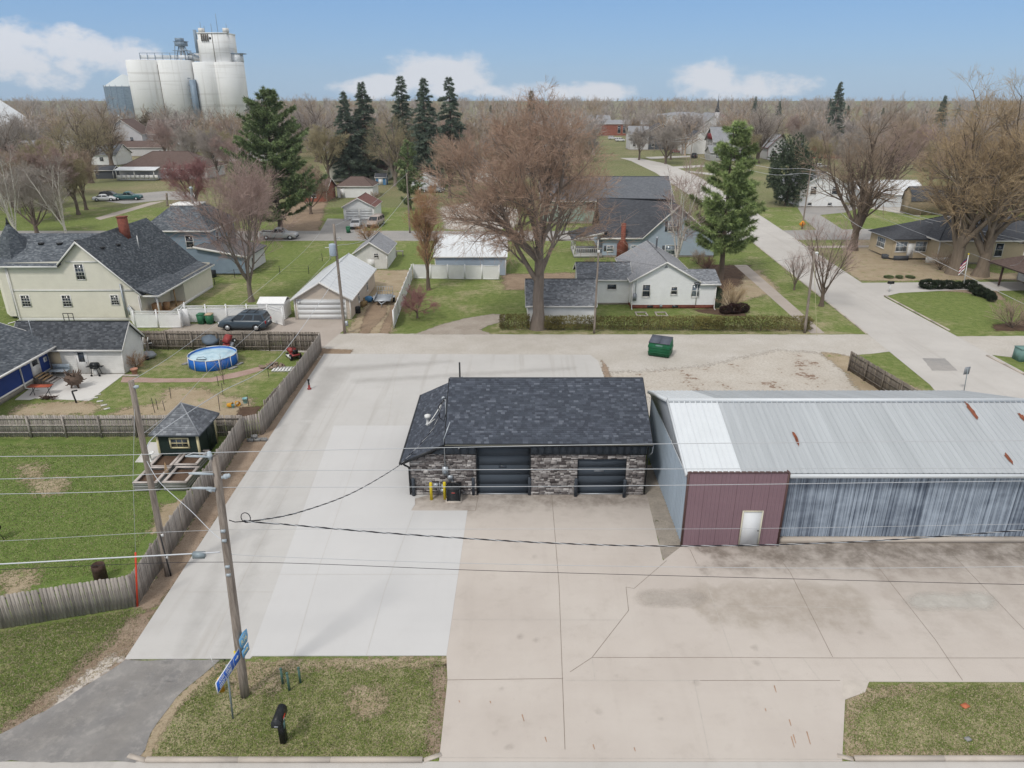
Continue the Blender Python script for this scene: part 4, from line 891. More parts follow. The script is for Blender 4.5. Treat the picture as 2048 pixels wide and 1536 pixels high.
# ---------------------------------------------------------------- left neighbours: wooden fences
q = NT('wood_grey'); v = q.mapv((9,9,.9)); oi = q.n('ShaderNodeObjectInfo')
k = q.mix(q.ramp(q.noise(1.5,5,.7, v),.3,.72), lin('7c746d'), lin('b5ada5')); k = q.mix(q.ramp(q.noise(.5,4,.6),.5,.75,0,.6), k, lin('655e58'))
h = q.n('ShaderNodeHueSaturation'); q.l(k, h.inputs['Color']); q.l(q.math('ADD', q.math('MULTIPLY', oi.outputs['Random'], .5),.72), h.inputs['Value']); q.col(h.outputs[0], .95); q.bump(q.noise(2,4,.7, v),.4,.02)
q = NT('wood_dark'); v = q.mapv((9,9,.9)); oi = q.n('ShaderNodeObjectInfo')
k = q.mix(q.ramp(q.noise(1.5,5,.7, v),.3,.72), lin('61584f'), lin('91887e')); h = q.n('ShaderNodeHueSaturation'); q.l(k, h.inputs['Color']); q.l(q.math('ADD', q.math('MULTIPLY', oi.outputs['Random'], .5),.75), h.inputs['Value']); q.col(h.outputs[0], .95)
PK = {}
def picket_mesh(w_, h, kind):
    if (w_, h, kind) in PK: return PK[(w_, h, kind)]
    m = MB(); c = .035; P = [(-w_ / 2,0,.03),(w_ / 2,0,.03),(w_ / 2,0, h - c),(w_ / 2 - c, 0, h),(-w_ / 2 + c, 0, h),(-w_ / 2,0, h - c)]
    m.prism(P, (0,-.019,0)); o = m.build('picket', kind); PK[(w_, h, kind)] = o.data; bpy.data.objects.remove(o); return PK[(w_, h, kind)]
def wood_fence(label, a, b, h=1.78, back=False, mat='wood_grey', w_=.142, gap=.012, group='weathered wooden fences', seed=0, postlift=.0):
    """boards on the right-hand side of a->b seen from a (or behind, when back)"""
    rnd = random.Random(seed); a, b = Vector((*a, 0)), Vector((*b, 0)); d = (b - a); L = d.length; d.normalize(); ang = math.atan2(d.y, d.x); n = Vector((d.y, -d.x, 0))
    T = thing('wooden_fence', label, 'fence', tuple(a), group); k = int(L / (w_ + gap)); sgn = -1 if back else 1
    for i in range(k):
        o = bpy.data.objects.new('picket', picket_mesh(w_, h, mat)); COL.objects.link(o); o.parent = T
        p = d * ((i + .5) * L / k) + n * (sgn * .05); o.location = (p.x + rnd.uniform(-.004,.004), p.y + rnd.uniform(-.004,.004), rnd.uniform(-.03,.02)); o.rotation_euler = (rnd.uniform(-.012,.012), rnd.uniform(-.012,.012), ang)
    np_ = max(1, round(L / 2.4))
    for i in range(np_ + 1):
        p = a + d * (L * i / np_) - n * (sgn * .06 if not back else -.0) ; p = a + d * (L * i / np_) + n * (-.05 if not back else .045)
        m = MB(); m.cbox((p.x, p.y, h / 2 - .02 + postlift),(.1,.1, h - .04), ang); m.build('post', mat, T)
    for z in (.35, h * .55, h - .25):
        m = MB(); off = n * (0.012 if not back else -.012); p, q_ = a + off, b + off
        m.prism([(p.x, p.y, z - .045),(q_.x, q_.y, z - .045),(q_.x, q_.y, z + .045),(p.x, p.y, z + .045)], n * (-.036 if not back else .036)); m.build('rail', mat, T)
    return T
wood_fence('grey picket fence along the concrete from the alley down to the jog',(-17.0,43.6),(-17.25,60.6),1.75, seed=1)
wood_fence('short piece of grey fence at the jog above the concrete blocks',(-18.05,43.05),(-17.0,43.6),1.62, seed=2)
wood_fence('long grey picket fence slanting past the raised garden beds',(-17.0,26.0),(-18.05,43.05),1.72, seed=3)
wood_fence('grey picket fence at the lower left behind the roadside lawn',(-27.0,23.2),(-17.0,26.0),1.74, seed=4)
wood_fence('dark weathered fence behind the round pool',(-33.6,61.1),(-17.3,60.7),1.8, back=True, mat='wood_dark', seed=5)
wood_fence('grey fence with visible posts crossing the yard behind the green shed',(-42.0,43.15),(-18.2,43.2),1.62, back=True, seed=6)
wood_fence('short dark fence beside the white outbuilding',(-32.0,59.0),(-33.4,61.0),1.7, back=True, mat='wood_dark', seed=7)
wood_fence('dark plank fence with posts beside the gravel lot and side street', gp(1697,742), gp(1880,860),1.75, back=True, mat='wood_dark', seed=8, postlift=.04)
wood_fence('low grey gate panel leaning inside the yard fence', gp(533,828), gp(590,762),1.15, mat='wood_grey', seed=9)

# ---------------------------------------------------------------- dark green garden shed
T = thing('garden_shed', 'dark green garden shed with cream trim and pyramid shingle roof', 'shed',(-20.9,40.9,0))
x0, x1, y0, y1, ez, rz = -22.1,-19.6,39.7,42.3,2.0,3.45
for sd_, O in (('S',(x0, y0)),('E',(x1, y0)),('N',(x1, y1)),('W',(x0, y1))):
    L = x1 - x0 if sd_ in 'SN' else y1 - y0; lapwall(T, [(0,.05),(L, .05),(L, ez),(0, ez)], O, SIDES[sd_], 'shed_green',.18,.022)
c = ((x0 + x1) / 2,(y0 + y1) / 2, rz); e = .32; A, B, C_, D_ = (x0 - e, y0 - e, ez),(x1 + e, y0 - e, ez),(x1 + e, y1 + e, ez),(x0 - e, y1 + e, ez)
for i, f in enumerate(([A, B, c], [B, C_, c], [C_, D_, c], [D_, A, c])): roofface(T, f, 'tab_grey',.07,'tab_mixed', seed=i)
m = MB()
for p in (A, B, C_, D_): m.tube([Vector(p) + Vector((0,0,.02)), Vector(c) + Vector((0,0,.03))], .045,5)
m.build('hip_cap', 'tab_mixed', T)
for x, y in ((x0, y0),(x1, y0),(x1, y1),(x0, y1)): MB().box(x - .06, x + .06, y - .06, y + .06,.03, ez - .08).build('corner_board', 'cream_trim', T)
window(T, (x0, y0),(1,0),1.35,1.05,1.05,.55,'cream_trim', 'glass_dark',3,2,.09, False)
m = MB(); m.box(x1 + .02, x1 + .05,41.0,41.8,.05,1.85); m.build('door', 'shed_green', T)
M('leafy_thing', '8d9a3a',.8,.3,8)
# raised beds
M('bed_wood', 'b5aca6',.9,.15,3, dirt=.25)
def bed(px, py, label, wx=1.35, wy=1.9):
    x, y = gp(px, py); T = thing('raised_bed', label, 'planter',(x, y, 0),'raised garden beds')
    m = MB(); h = .55; t_ = .05
    for a, b in (((x - wx / 2, y),(x + wx / 2, y + t_)),((x - wx / 2, y + wy - t_),(x + wx / 2, y + wy)),((x - wx / 2, y + t_),(x - wx / 2 + t_, y + wy - t_)),((x + wx / 2 - t_, y + t_),(x + wx / 2, y + wy - t_))):
        for i in range(3): m.box(a[0], b[0], a[1], b[1], .02 + i * .18,.19 + i * .18)
    m.build('side_board', 'block', T); r = .14; m = MB(); z0, z1 = h + .012, h + .05
    m.box(x - wx / 2 - .04, x + wx / 2 + .04, y - .04, y + r, z0, z1); m.box(x - wx / 2 - .04, x + wx / 2 + .04, y + wy - r, y + wy + .04, z0, z1); m.box(x - wx / 2 - .04, x - wx / 2 + r, y + r, y + wy - r, z0, z1); m.box(x + wx / 2 - r, x + wx / 2 + .04, y + r, y + wy - r, z0, z1); m.build('cap_board', 'bed_wood', T)
    m = MB(); n_ = 6
    for i in range(n_):
        for j in range(n_):
            a, b = x - wx / 2 + .06 + (wx - .12) * i / n_, y + .06 + (wy - .12) * j / n_; zf = lambda p, q_: .42 + .03 * mnoise.noise(Vector((p * 4, q_ * 4,0)))
            a1, b1 = a + (wx - .12) / n_, b + (wy - .12) / n_; m.face([(a, b, zf(a, b)),(a1, b, zf(a1, b)),(a1, b1, zf(a1, b1)),(a, b1, zf(a, b1))])
    m.build('soil', 'soil', T, True)
bed(293,983,'raised garden bed nearest the lawn, left one of the front pair'); bed(352,982,'raised garden bed against the slanting fence, right one of the front pair'); bed(322,950,'raised garden bed below the shed window, left one of the back pair'); bed(374,946,'raised garden bed at the right corner of the green shed')
x, y = gp(337,962); m = MB()
for i in range(4): a = math.pi / 4 + i * math.pi / 2; m.bar((x + .22 * math.cos(a), y + .22 * math.sin(a),0),(x, y, 1.25),.025)
for z in (.3,.6,.85):
    r = .22 * (1 - z / 1.25)
    for i in range(4): a, b = math.pi / 4 + i * math.pi / 2, math.pi / 4 + (i + 1) * math.pi / 2; m.bar((x + r * math.cos(a), y + r * math.sin(a), z),(x + r * math.cos(b), y + r * math.sin(b), z),.02)
one(m, 'garden_obelisk', 'wood_new', 'small wooden obelisk trellis standing between the raised beds', 'trellis',(x, y, 0))
x, y = gp(302,922); m = MB(); m.lathe([(.2,0),(.06,.05),(.05,.45),(.25,.5),(.3,.56),(.26,.57),(.22,.52)], (x, y, .03),14, False); one(m, 'bird_bath', 'pvc', 'white bird bath at the left of the green shed', 'bird bath',(x, y, 0), smooth=True)
# burn barrel, kettle at the edge
x, y = gp(203,1160); M('rusty_steel', '4a3a34',.9,.35,4, dirt=.5, dirtc=lin('6b4634')); m = MB(); m.lathe([(.29,0),(.3,.02),(.29,.3),(.3,.31),(.29,.6),(.3,.62),(.29,.88),(.27,.88),(.26,.1),(.01,.08)], (x, y, 0),18, False)
one(m, 'burn_barrel', 'rusty_steel', 'rusty open steel barrel behind the lower left fence', 'barrel',(x, y, 0), smooth=True)
x, y = gp(-3,1080); T = thing('kettle_grill', 'black and white kettle grill cut by the left edge of the picture', 'grill',(x, y, 0)); m = MB(); m.ball((x, y, .75),.28,12,8); m.build('bowl', 'black_plastic', T, True)
m = MB()
for i in range(3): a = i * 2.1; m.bar((x + .1 * math.cos(a), y + .1 * math.sin(a),.6),(x + .3 * math.cos(a), y + .3 * math.sin(a),0),.03)
m.build('leg', 'black_plastic', T); m = MB(); m.box(x - .3, x + .22, y - .1, y + .1,.86,1.05); m.build('cover', 'pvc', T)
# concrete blocks
x, y = gp(515,882); T0 = None
for i, (dx_, dy_, z_, rz_, lab) in enumerate([(-.45,-.05,0,.03,'hollow concrete block at the left end of the little stack by the fence'),(0,0,0,.0,'hollow concrete block in the middle of the little stack by the fence'),(.44,.03,0,-.04,'hollow concrete block lying alone at the right end by the concrete'),(-.22,.1,.195,.02,'hollow concrete block on top of the little stack')]):
    m = MB(); m.box(-.2,.2,-.1,-.065,0,.19); m.box(-.2,.2,.065,.1,0,.19)
    for a, b in ((-.2,-.165),(-.018,.018),(.165,.2)): m.box(a, b, -.0645,.0645,0,.19)
    o = m.build('concrete_block', 'block', None, False, lab, 'block', 'concrete blocks by the fence'); o.location = (x + dx_, y + dy_, z_ + .01); o.rotation_euler = (R(90) if False else 0,0, rz_)
# ---------------------------------------------------------------- navy house, white outbuilding, patio things
T = thing('navy_house', 'navy blue house with white trim and grey roof at the left edge', 'house',(-40.5,50,0))
WX = -38.2
lapwall(T, [(0,.55),(11,.55),(11,2.5),(0,2.5)], (WX, 44.5),(0,1),'siding_navy',.2,.015); lapwall(T, [(0,.55),(7,.55),(7,2.6),(0,2.6)], (WX, 55.5),(-1,0),'siding_navy',.2,.015); lapwall(T, [(0,.55),(7,.55),(7,2.6),(0,2.6)], (WX - 7,44.5),(1,0),'siding_navy',.2,.015)
m = MB(); m.box(-45, WX - .02,44.52,55.48,-.05,.55); m.build('foundation', 'foundation', T)
roofface(T, [(-37.4,43.9,2.45),(-37.4,56.0,2.45),(-43.5,56.0,4.6),(-43.5,43.9,4.6)], 'tab_grey',.1,'tab_grey', seed=3)
m = MB(); m.box(-37.397,-37.37,43.9,56.0,2.26,2.46); m.prism([(-37.37,56.003,2.27),(-37.37,56.003,2.47),(-43.5,56.003,4.62),(-43.5,56.003,4.42)], (0,.03,0)); m.box(-38.3,-37.4,43.9,56.0,2.28,2.32); m.build('fascia', 'trim_white', T)
m = MB(); m.box(-37.37,-37.26,43.9,56.0,2.34,2.45); m.build('gutter', 'trim_white', T)
m = MB(); m.box(WX - .02, WX + .05,55.38,55.5,.55,2.3); m.box(WX - .02, WX + .05,44.5,55.5,.42,.56); m.build('corner_board', 'trim_white', T)
door(T, (WX, 44.5),(0,1),53.25 - 44.5,.62,.95,1.75,'vinyl_white', 'trim_white',(.15,.45,.9))
m = MB(); m.tube([(-37.32,51.4,2.3),(-37.6,51.4,2.15),(WX + .08,51.4,2.05),(WX + .08,51.4,.2),(-37.0,51.3,.1)], .06,4); m.build('downspout', 'trim_white', T)
m = MB(); m.box(WX + .02, WX + .04,54.35,54.75,1.25,1.65); m.build('wall_plaque', 'pvc', T); m = MB(); m.box(WX + .041, WX + .045,54.47,54.63,1.37,1.53); m.build('plaque_motif', 'metal_grey', T)
m = MB(); m.box(WX + .02, WX + .05,48.3,48.6,.7,1.4); m.build('vent_cover', 'pvc', T)
# steps
x, y = -37.4,53.2; T = thing('deck_steps', 'small wooden steps with grey treads at the door of the navy house', 'steps',(x, y, 0))
for i in range(5): m = MB(); m.box(WX + .06 + i * .27, WX + .30 + i * .27, y - .6, y + .6,.6 - i * .13,.64 - i * .13); m.build('tread', 'wood_new' if i < 3 else 'bed_wood', T)
m = MB(); m.prism([(WX + .06, y - .64,.04),(WX + 1.4, y - .64,.04),(WX + 1.4, y - .64,.1),(WX + .06, y - .64,.62)], (0,.04,0)); m.prism([(WX + .06, y + .6,.04),(WX + 1.4, y + .6,.04),(WX + 1.4, y + .6,.1),(WX + .06, y + .6,.62)], (0,.04,0)); m.build('stringer', 'wood_dark', T)
x, y = -37.1,54.5; T = thing('patio_bench', 'painted bench piled with boards beside the steps of the navy house', 'bench',(x, y, 0))
m = MB(); m.box(x - .8, x + .6, y - .35, y + .35,.48,.56); m.build('seat', M('painted_blue', 'b9c4cc',.7,.25,8), T)
for dx_, dy_ in ((-.7,-.3),(.5,-.3),(-.7,.3),(.5,.3)): m = MB(); m.box(x + dx_ - .04, x + dx_ + .04, y + dy_ - .04, y + dy_ + .04,.03,.479); m.build('leg', 'bed_wood', T)
m = MB(); m.box(x - .8, x + .6, y + .3, y + .36,.56,.95); m.build('backrest', 'painted_blue', T)
M('board_orange', 'a8563f',.8,.15,3)
x, y = gp(85,792); T = thing('patio_table', 'rust red folding table standing against the navy wall', 'table',(x, y, 0)); m = MB(); m.cbox((x - .2, y + .3,.72),(1.7,.6,.05),.05); m.build('tabletop', 'board_orange', T)
for dx_ in (-.8,.4):
    m = MB(); m.bar((x + dx_ - .2, y + .05,.03),(x + dx_ + .2, y + .5,.69),.04); m.bar((x + dx_ + .2, y + .05,.03),(x + dx_ - .2, y + .5,.69),.04); m.build('leg', 'metal_dark', T)
m = MB(); rnd = random.Random(3); x, y = gp(98,798)
for i in range(90): a, r = rnd.uniform(0,6.28), rnd.uniform(0,.6); m.bar((x + r * math.cos(a), y + r * .5 * math.sin(a), rnd.uniform(.02,.2)),(x + r * math.cos(a) + rnd.uniform(-.4,.4), y + r * .5 * math.sin(a) + rnd.uniform(-.2,.2), rnd.uniform(.05,.3)),.03)
one(m, 'brush_pile', 'rusty_steel', 'brown heap of brush on the edge of the patio', 'brush pile',(x, y, 0))
x, y = gp(146,780); T = thing('root_stump', 'upturned brown stump with roots sticking out on the patio', 'stump',(x, y, 0)); M('stump_bark', '5f5046',.95,.3,6, bump=.5, bscale=9)
m = MB(); m.ball((x, y + .4,.75),.62,16,10,(1.1,.9,.8)); vs = []
for p in m.v: d_ = Vector((p[0] - x, p[1] - y - .4, p[2] - .75)); f_ = 1 + .22 * mnoise.noise(Vector((p[0] * 3, p[1] * 3, p[2] * 3))); vs.append((x + d_.x * f_, y + .4 + d_.y * f_, .75 + d_.z * f_))
m.v = vs; m.build('root_ball', 'stump_bark', T, True)
for i in range(22):
    a = i * .29 * 6.28; el_ = rnd.uniform(-.7,1.2); d_ = Vector((math.cos(a) * math.cos(el_), math.sin(a) * math.cos(el_), math.sin(el_))); L = rnd.uniform(.25,.5); p0 = Vector((x, y + .4,.75)) + d_ * .5
    m = MB(); m.tube([p0, p0 + d_ * L * .6, p0 + d_ * L + Vector((0,0,.1))], [.06,.045,.02], 5); m.build('root', 'stump_bark', T)
m = MB(); m.tube([(x - .3, y + .3,.03),(x - .2, y + .4,.4)], [.06,.1], 6); m.tube([(x + .3, y + .3,.03),(x + .2, y + .4,.4)], [.06,.1], 6); m.tube([(x, y + .7,.03),(x, y + .5,.4)], [.06,.1], 6); m.build('foot_root', 'stump_bark', T)
x, y = gp(153,806); m = MB(); m.tube([(x, y, 0),(x - .12, y, .95)], .06,8); m.tube([(x - .12, y, .95),(x + .25, y + .05,1.02)], .06,8); one(m, 'iron_post', 'metal_dark', 'short dark iron post with a bent top beside the patio', 'post',(x, y, 0))
# white outbuilding
T = house('outbuilding', 'white clapboard outbuilding with dark shingle roof behind the patio',-41.0,-32.1,55.0,58.3,2.4,4.0,'x', 'paint_white_old', 'roof_dark', tab='tab_dark', base=.08, over=.25, cat='outbuilding', pitch=.2, doors=[('S',5.55,.1,.85,1.95,(.2,.5,.92))])
m = MB(); m.box(-38.1,-37.15,54.93,54.98,.1,2.2); m.build('wall_panel', 'vinyl_tan', T)
# grill
x, y = gp(194,752); T = thing('gas_grill', 'black gas grill on the patio against the white outbuilding', 'grill',(x, y, 0)); M('grill_black', '1f2124',.35,.1)
m = MB(); m.prism([(x - .3, y - .22,.85),(x - .3, y + .25,.85),(x - .3, y + .25,1.02),(x - .3, y + .12,1.16),(x - .3, y - .1,1.16),(x - .3, y - .22,1.02)], (.6,0,0)); m.build('lid', 'grill_black', T); m = MB(); m.box(x - .3, x + .3, y - .22, y + .25,.7,.845); m.build('firebox', 'grill_black', T)
for s in (-1,1): m = MB(); m.box(x + s * .31 if s > 0 else x - .65, x + .65 if s > 0 else x - .31, y - .18, y + .2,.83,.87); m.build('side_shelf', 'grill_black', T)
for a, b in ((-.28,-.18),(.28,-.18),(-.28,.2),(.28,.2)): m = MB(); m.bar((x + a * .7, y + b, .7),(x + a * 1.2, y + b, .08),.045); m.build('leg', 'grill_black', T)
for s in (-1,1): m = MB(); m.tube([(x + s * .33, y - .2,.1),(x + s * .33, y - .14,.1)], .09,10); m.build('wheel', 'rubber', T)
m = MB(); m.lathe([(.15,.06),(.17,.2),(.17,.45),(.1,.55),(.05,.6)], (x - .12, y + .1,0),10); m.build('gas_bottle', 'pvc', T)
x, y = gp(270,748); m = MB(); m.lathe([(.19,0),(.27,.4),(.3,.4),(.3,.47),(.26,.47),(.24,.38),(.01,.36)], (x, y, .01),16, False); one(m, 'flower_pot', M('terracotta', 'b28470',.9,.1),'large terracotta flower pot at the corner of the white outbuilding', 'flower pot',(x, y, 0), smooth=True)
x, y = gp(262,752); m = MB(); m.cbox((x, y, .05),(1.3,.18,.1),-.05); one(m, 'landscape_timber', 'bed_wood', 'pale timber lying on the ground beside the flower pot', 'timber',(x, y, 0))
# satellite dish and antenna on the roofs
x = -39.4; y = 50.2; z = 2.45 + (-37.4 - x) * .352; T = thing('satellite_dish', 'grey satellite dish on the roof of the navy house', 'satellite dish',(x, y, z)); m = MB(); m.tube([(x, y, z),(x + .1, y, z + .7)], .035,6); m.tube([(x - .3, y, z + .08),(x + .05, y, z + .4)], .02,5); m.build('mast', 'metal_dark', T)
m = MB(); m.lathe([(.02,0),(.25,.035),(.42,.1),(.42,.085),(.25,.02),(.02,-.015)], (0,0,0),18, False)
cq = Vector((.25,-.25,.9)).to_track_quat('Z', 'Y'); m.v = [tuple(cq @ Vector(p) + Vector((x + .12, y - .05, z + .72))) for p in m.v]; m.build('reflector', 'metal_grey', T, True)
m = MB(); m.tube([(x + .12, y - .05, z + .7),(x + .45, y - .35, z + .95)], .015,4); m.box(x + .4, x + .5, y - .4, y - .3, z + .92, z + 1.02); m.build('receiver', 'pvc', T)
x, y = -36.0,54.9; x, z = vp(70,690,55.2); T = thing('tv_antenna', 'thin aerial mast on the white outbuilding beside the navy house roof', 'antenna',(x, 55.2,2.4)); m = MB(); m.tube([(x, 55.2,2.4),(x, 55.2,4.6)], .025,5); m.build('mast', 'metal_galv', T); m = MB(); m.bar((x - .6,55.2,4.5),(x + .6,55.2,4.55),.02); m.bar((x, 54.8,4.45),(x, 55.6,4.45),.02); m.build('element', 'metal_galv', T)
# pool
cx_, cy_ = -25.7,57.4; PR = 1.98; T = thing('swimming_pool', 'round blue frame pool with white posts in the back yard', 'pool',(cx_, cy_, 0))
M('pool_blue', '1f62b5',.5,.15,2, bump=.1, bscale=3); q = NT('pool_water'); k = q.mix(q.ramp(q.noise(1.3,4),.35,.65), lin('9dbccb'), lin('b9d2dc')); q.col(k, .08); q.bump(q.noise(4,3),.12,.03)
m = MB(); m.lathe([(PR - .04,.02),(PR, .05),(PR, .92),(PR - .05,.92),(PR - .06,.3)], (cx_, cy_, 0),48, False); m.build('liner', 'pool_blue', T, True)
m = MB(); m.lathe([(PR - .055,.78),(.5,.785),(.01,.785)], (cx_, cy_, 0),48, False); m.build('water', 'pool_water', T)
for i in range(12):
    a = i * math.pi / 6 + .1; a2 = a + math.pi / 6; m = MB(); m.tube([(cx_ + (PR + .06) * math.cos(a), cy_ + (PR + .06) * math.sin(a),0),(cx_ + (PR + .02) * math.cos(a), cy_ + (PR + .02) * math.sin(a),.95)], .035,6); m.build('post', 'pvc', T)
    m = MB(); m.tube([(cx_ + PR * math.cos(a), cy_ + PR * math.sin(a),.95),(cx_ + PR * math.cos((a + a2) / 2), cy_ + PR * math.sin((a + a2) / 2),.95),(cx_ + PR * math.cos(a2), cy_ + PR * math.sin(a2),.95)], .04,6); m.build('rim', 'pvc' if i % 2 else 'siding_blue', T)
x, y = cx_ - .5, cy_ - 1.2; m = MB(); m.tube([(x - .35, y, .8),(x - .3, y, .98),(x + .2, y + .15,1.02),(x + .4, y + .2,.85)], .02,5); m.box(x - .4, x + .45, y - .05, y + .05,.82,.84); m.build('ladder_rail', 'metal_dark', T)
for i, (px, py, lab) in enumerate([(369,729,'grey paver stack left of the pool'),(462,738,'grey pavers below the pool, the middle pile'),(474,730,'grey pavers at the right side of the pool')]):
    x, y = gp(px, py); m = MB()
    for j in range(3): m.cbox((x + j * .12, y + j * .15,.04 + j * .02),(.4,.25,.06), j * .2)
    one(m, 'paver_pile', 'block', lab, 'pavers',(x, y, 0))
# pool-side clutter
M('mower_red', '8f3a38',.45,.1)
def riding_mower(name, label, px, py, rz, tilt, mat='mower_red', deck='metal_grey'):
    T = thing(name, label, 'mower'); m = MB(); m.box(-.3,.3,.1,.75,.45,.8); m.prism([(-.3,.75,.45),(-.3,.95,.5),(-.3,.9,.72),(-.3,.75,.8)], (.6,0,0)); m.build('hood', mat, T); m = MB(); m.box(-.35,.35,-.75,.1,.4,.52); m.build('fender', mat, T)
    m = MB(); m.box(-.22,.22,-.6,-.2,.53,.62); m.box(-.22,.22,-.68,-.6,.6,.95); m.build('seat', 'black_plastic', T); m = MB(); m.tube([(0,.1,.75),(0,-.05,1.0)], .03,6); m.lathe([(.16,0),(.18,.02),(.16,.04)], (0,-.06,.98),12, False); m.build('steering_wheel', 'black_plastic', T)
    m = MB(); m.box(-.5,.5,-.15,.4,.15,.3); m.build('mower_deck', deck, T)
    for sx_, yy, r_ in ((-.38,.6,.2),(.38,.6,.2),(-.4,-.5,.27),(.4,-.5,.27)): m = MB(); m.tube([(sx_ - .09, yy, r_),(sx_ + .09, yy, r_)], r_, 14); w2 = m.build('wheel', 'rubber', T); m = MB(); m.tube([(sx_ - .1, yy, r_),(sx_ + .1, yy, r_)], r_ * .5,10); m.build('rim', 'pvc', w2)
    x, y = gp(px, py); T.location = (x, y, .0); T.rotation_euler = (tilt, 0, rz); return T
t_ = riding_mower('lawn_mower', 'red lawn mower tipped up against the fence behind the pool',462,706,-.5, R(50)); t_.location.z = .6
riding_mower('riding_mower', 'red riding mower with a white cover in the fence corner',588,716,.6,0, deck='pvc')
x, y = gp(424,702); T = thing('patio_umbrella', 'folded grey umbrella leaning on the fence behind the pool', 'umbrella',(x, y, 0)); m = MB(); m.lathe([(.02,.25),(.6,.0),(.85,-.12),(.82,-.14),(.3,.1)], (0,0,0),10, False); cq = Vector((.1,-.5,.8)).to_track_quat('Z', 'Y'); m.v = [tuple(cq @ Vector(p) + Vector((x, y + .2,1.25))) for p in m.v]; m.build('canopy', M('canopy_grey', '5e6a76',.7,.15), T); m = MB(); m.tube([(x, y + .2,1.4),(x + .1, y - .1,.05)], .02,6); m.build('pole', 'metal_grey', T); m = MB(); m.box(x - .4, x + .4, y - .3, y + .1,.0,.5); m.build('base', 'metal_dark', T)
# firewood, pallet, path bits
rnd = random.Random(8); x, y = gp(545,734); M('log_bark', '8a7a6c',.95,.35,5); T = thing('firewood_pile', 'heap of split firewood beside the yard fence', 'firewood',(x, y, 0))
for i in range(46):
    a, r = rnd.uniform(0,6.28), rnd.uniform(0,1) ** .7; p = Vector((x + 1.0 * r * math.cos(a), y + .6 * r * math.sin(a),.08 + .4 * (1 - r) * rnd.random())); d_ = Vector((rnd.uniform(-1,1), rnd.uniform(-1,1), rnd.uniform(-.25,.25))).normalized() * .2
    m = MB(); m.tube([p - d_, p + d_], rnd.uniform(.06,.1),5); m.build('log', 'log_bark', T)
x, y = gp(568,740); T = thing('white_pallet', 'white slatted pallet lying next to the firewood', 'pallet',(x, y, 0))
for i in range(7): m = MB(); m.box(x - .9 + i * .27, x - .73 + i * .27, y - .5, y + .5,.1,.125); m.build('slat', 'pvc', T)
for dy_ in (-.45,0,.4): m = MB(); m.box(x - .92, x + .92, y + dy_, y + dy_ + .08,.01,.099); m.build('runner', 'pvc', T)
rnd = random.Random(4)
for i, (px, py, c, lab) in enumerate([(456,815,'yb', 'orange bucket on its side, left one by the garden bed'),(474,810,'yb', 'orange bucket tipped over, right one by the garden bed'),(466,816,'tb', 'small teal pot between the orange buckets'),(491,806,'tb', 'teal bucket standing near the yard fence')]):
    x, y = gp(px, py); m = MB(); s_ = 1.0 if i != 2 else .7; m.lathe([(.14,0),(.19,.36),(.2,.36),(.2,.4),(.17,.4),(.13,.03)], (0,0,0),14, False); o = m.build('bucket', M('bucket_orange', 'cf9a2f',.5,.08) if c == 'yb' and 'bucket_orange' not in MT else ('bucket_orange' if c == 'yb' else (M('bucket_teal', '86b0b4',.5,.08) if 'bucket_teal' not in MT else 'bucket_teal')), None, True, lab, 'bucket', 'buckets by the garden bed'); o.scale = (s_, s_, s_); o.location = (x, y, .2 if i < 2 else 0); o.rotation_euler = (R(85) if i < 2 else 0,0, rnd.uniform(0,6))
for i, (px, py, h_) in enumerate([(310,826,1.2),(316,820,.9),(342,797,.9),(440,822,1.2),(446,790,1.0),(498,812,.9),(437,772,.9),(538,755,1.0),(330,822,.8)]):
    x, y = gp(px, py); m = MB(); m.tube([(x, y, 0),(x + rnd.uniform(-.06,.06), y, h_)], .022,5); one(m, 'garden_stake', 'metal_dark', ['thin dark stake left of the shed roof, outer one', 'thin dark stake left of the shed roof, inner one', 'thin dark stake standing alone above the shed roof', 'thin dark stake left of the orange buckets', 'thin dark stake below the pool, between path and buckets', 'thin dark stake right of the teal bucket', 'thin dark stake beside the bare sapling', 'thin dark stake near the white pallet', 'short dark stake just left of the shed peak'][i], 'stake',(x, y, 0),'stakes in the garden plot')
for i, (px, py) in enumerate([(190,796),(200,803),(208,811),(196,790),(214,818),(180,800)]):
    x, y = gp(px, py); m = MB(); m.cbox((x, y, .03),(.42,.2,.05),.3 + i * .1); one(m, 'stepping_stone', 'patio_conc', ['pale stepping stone, uppermost but one in the row below the patio', 'pale stepping stone, third in the row below the patio', 'pale stepping stone, fourth in the row below the patio', 'pale stepping stone nearest the patio corner', 'pale stepping stone, lowest in the row towards the fence', 'pale stepping stone set left of the row below the patio'][i], 'paver',(x, y, 0),'stepping stones by the patio')
x, y = gp(297,716); T = thing('scrap_pile', 'pile of scrap and a tarp beside the white outbuilding', 'scrap pile',(x, y, 0)); m = MB(); m.ball((x, y, .3),.7,12,8,(1.1,.8,.5)); m.v = [(p[0], p[1], max(0, p[2] + .12 * mnoise.noise(Vector(p) * 3))) for p in m.v]; m.build('tarp', 'metal_grey', T); m = MB(); m.box(x - .7, x + .3, y - .6, y - .1,.02,.35); m.build('crate', 'metal_dark', T); m = MB(); m.bar((x - .5, y + .2,.3),(x - .3, y + .4,2.0),.06); m.bar((x - .6, y + .3,1.2),(x + .4, y + .3,1.3),.05); m.bar((x - .2, y + .2,.3),(x + .1, y + .4,1.8),.05); m.build('frame', 'pvc', T)
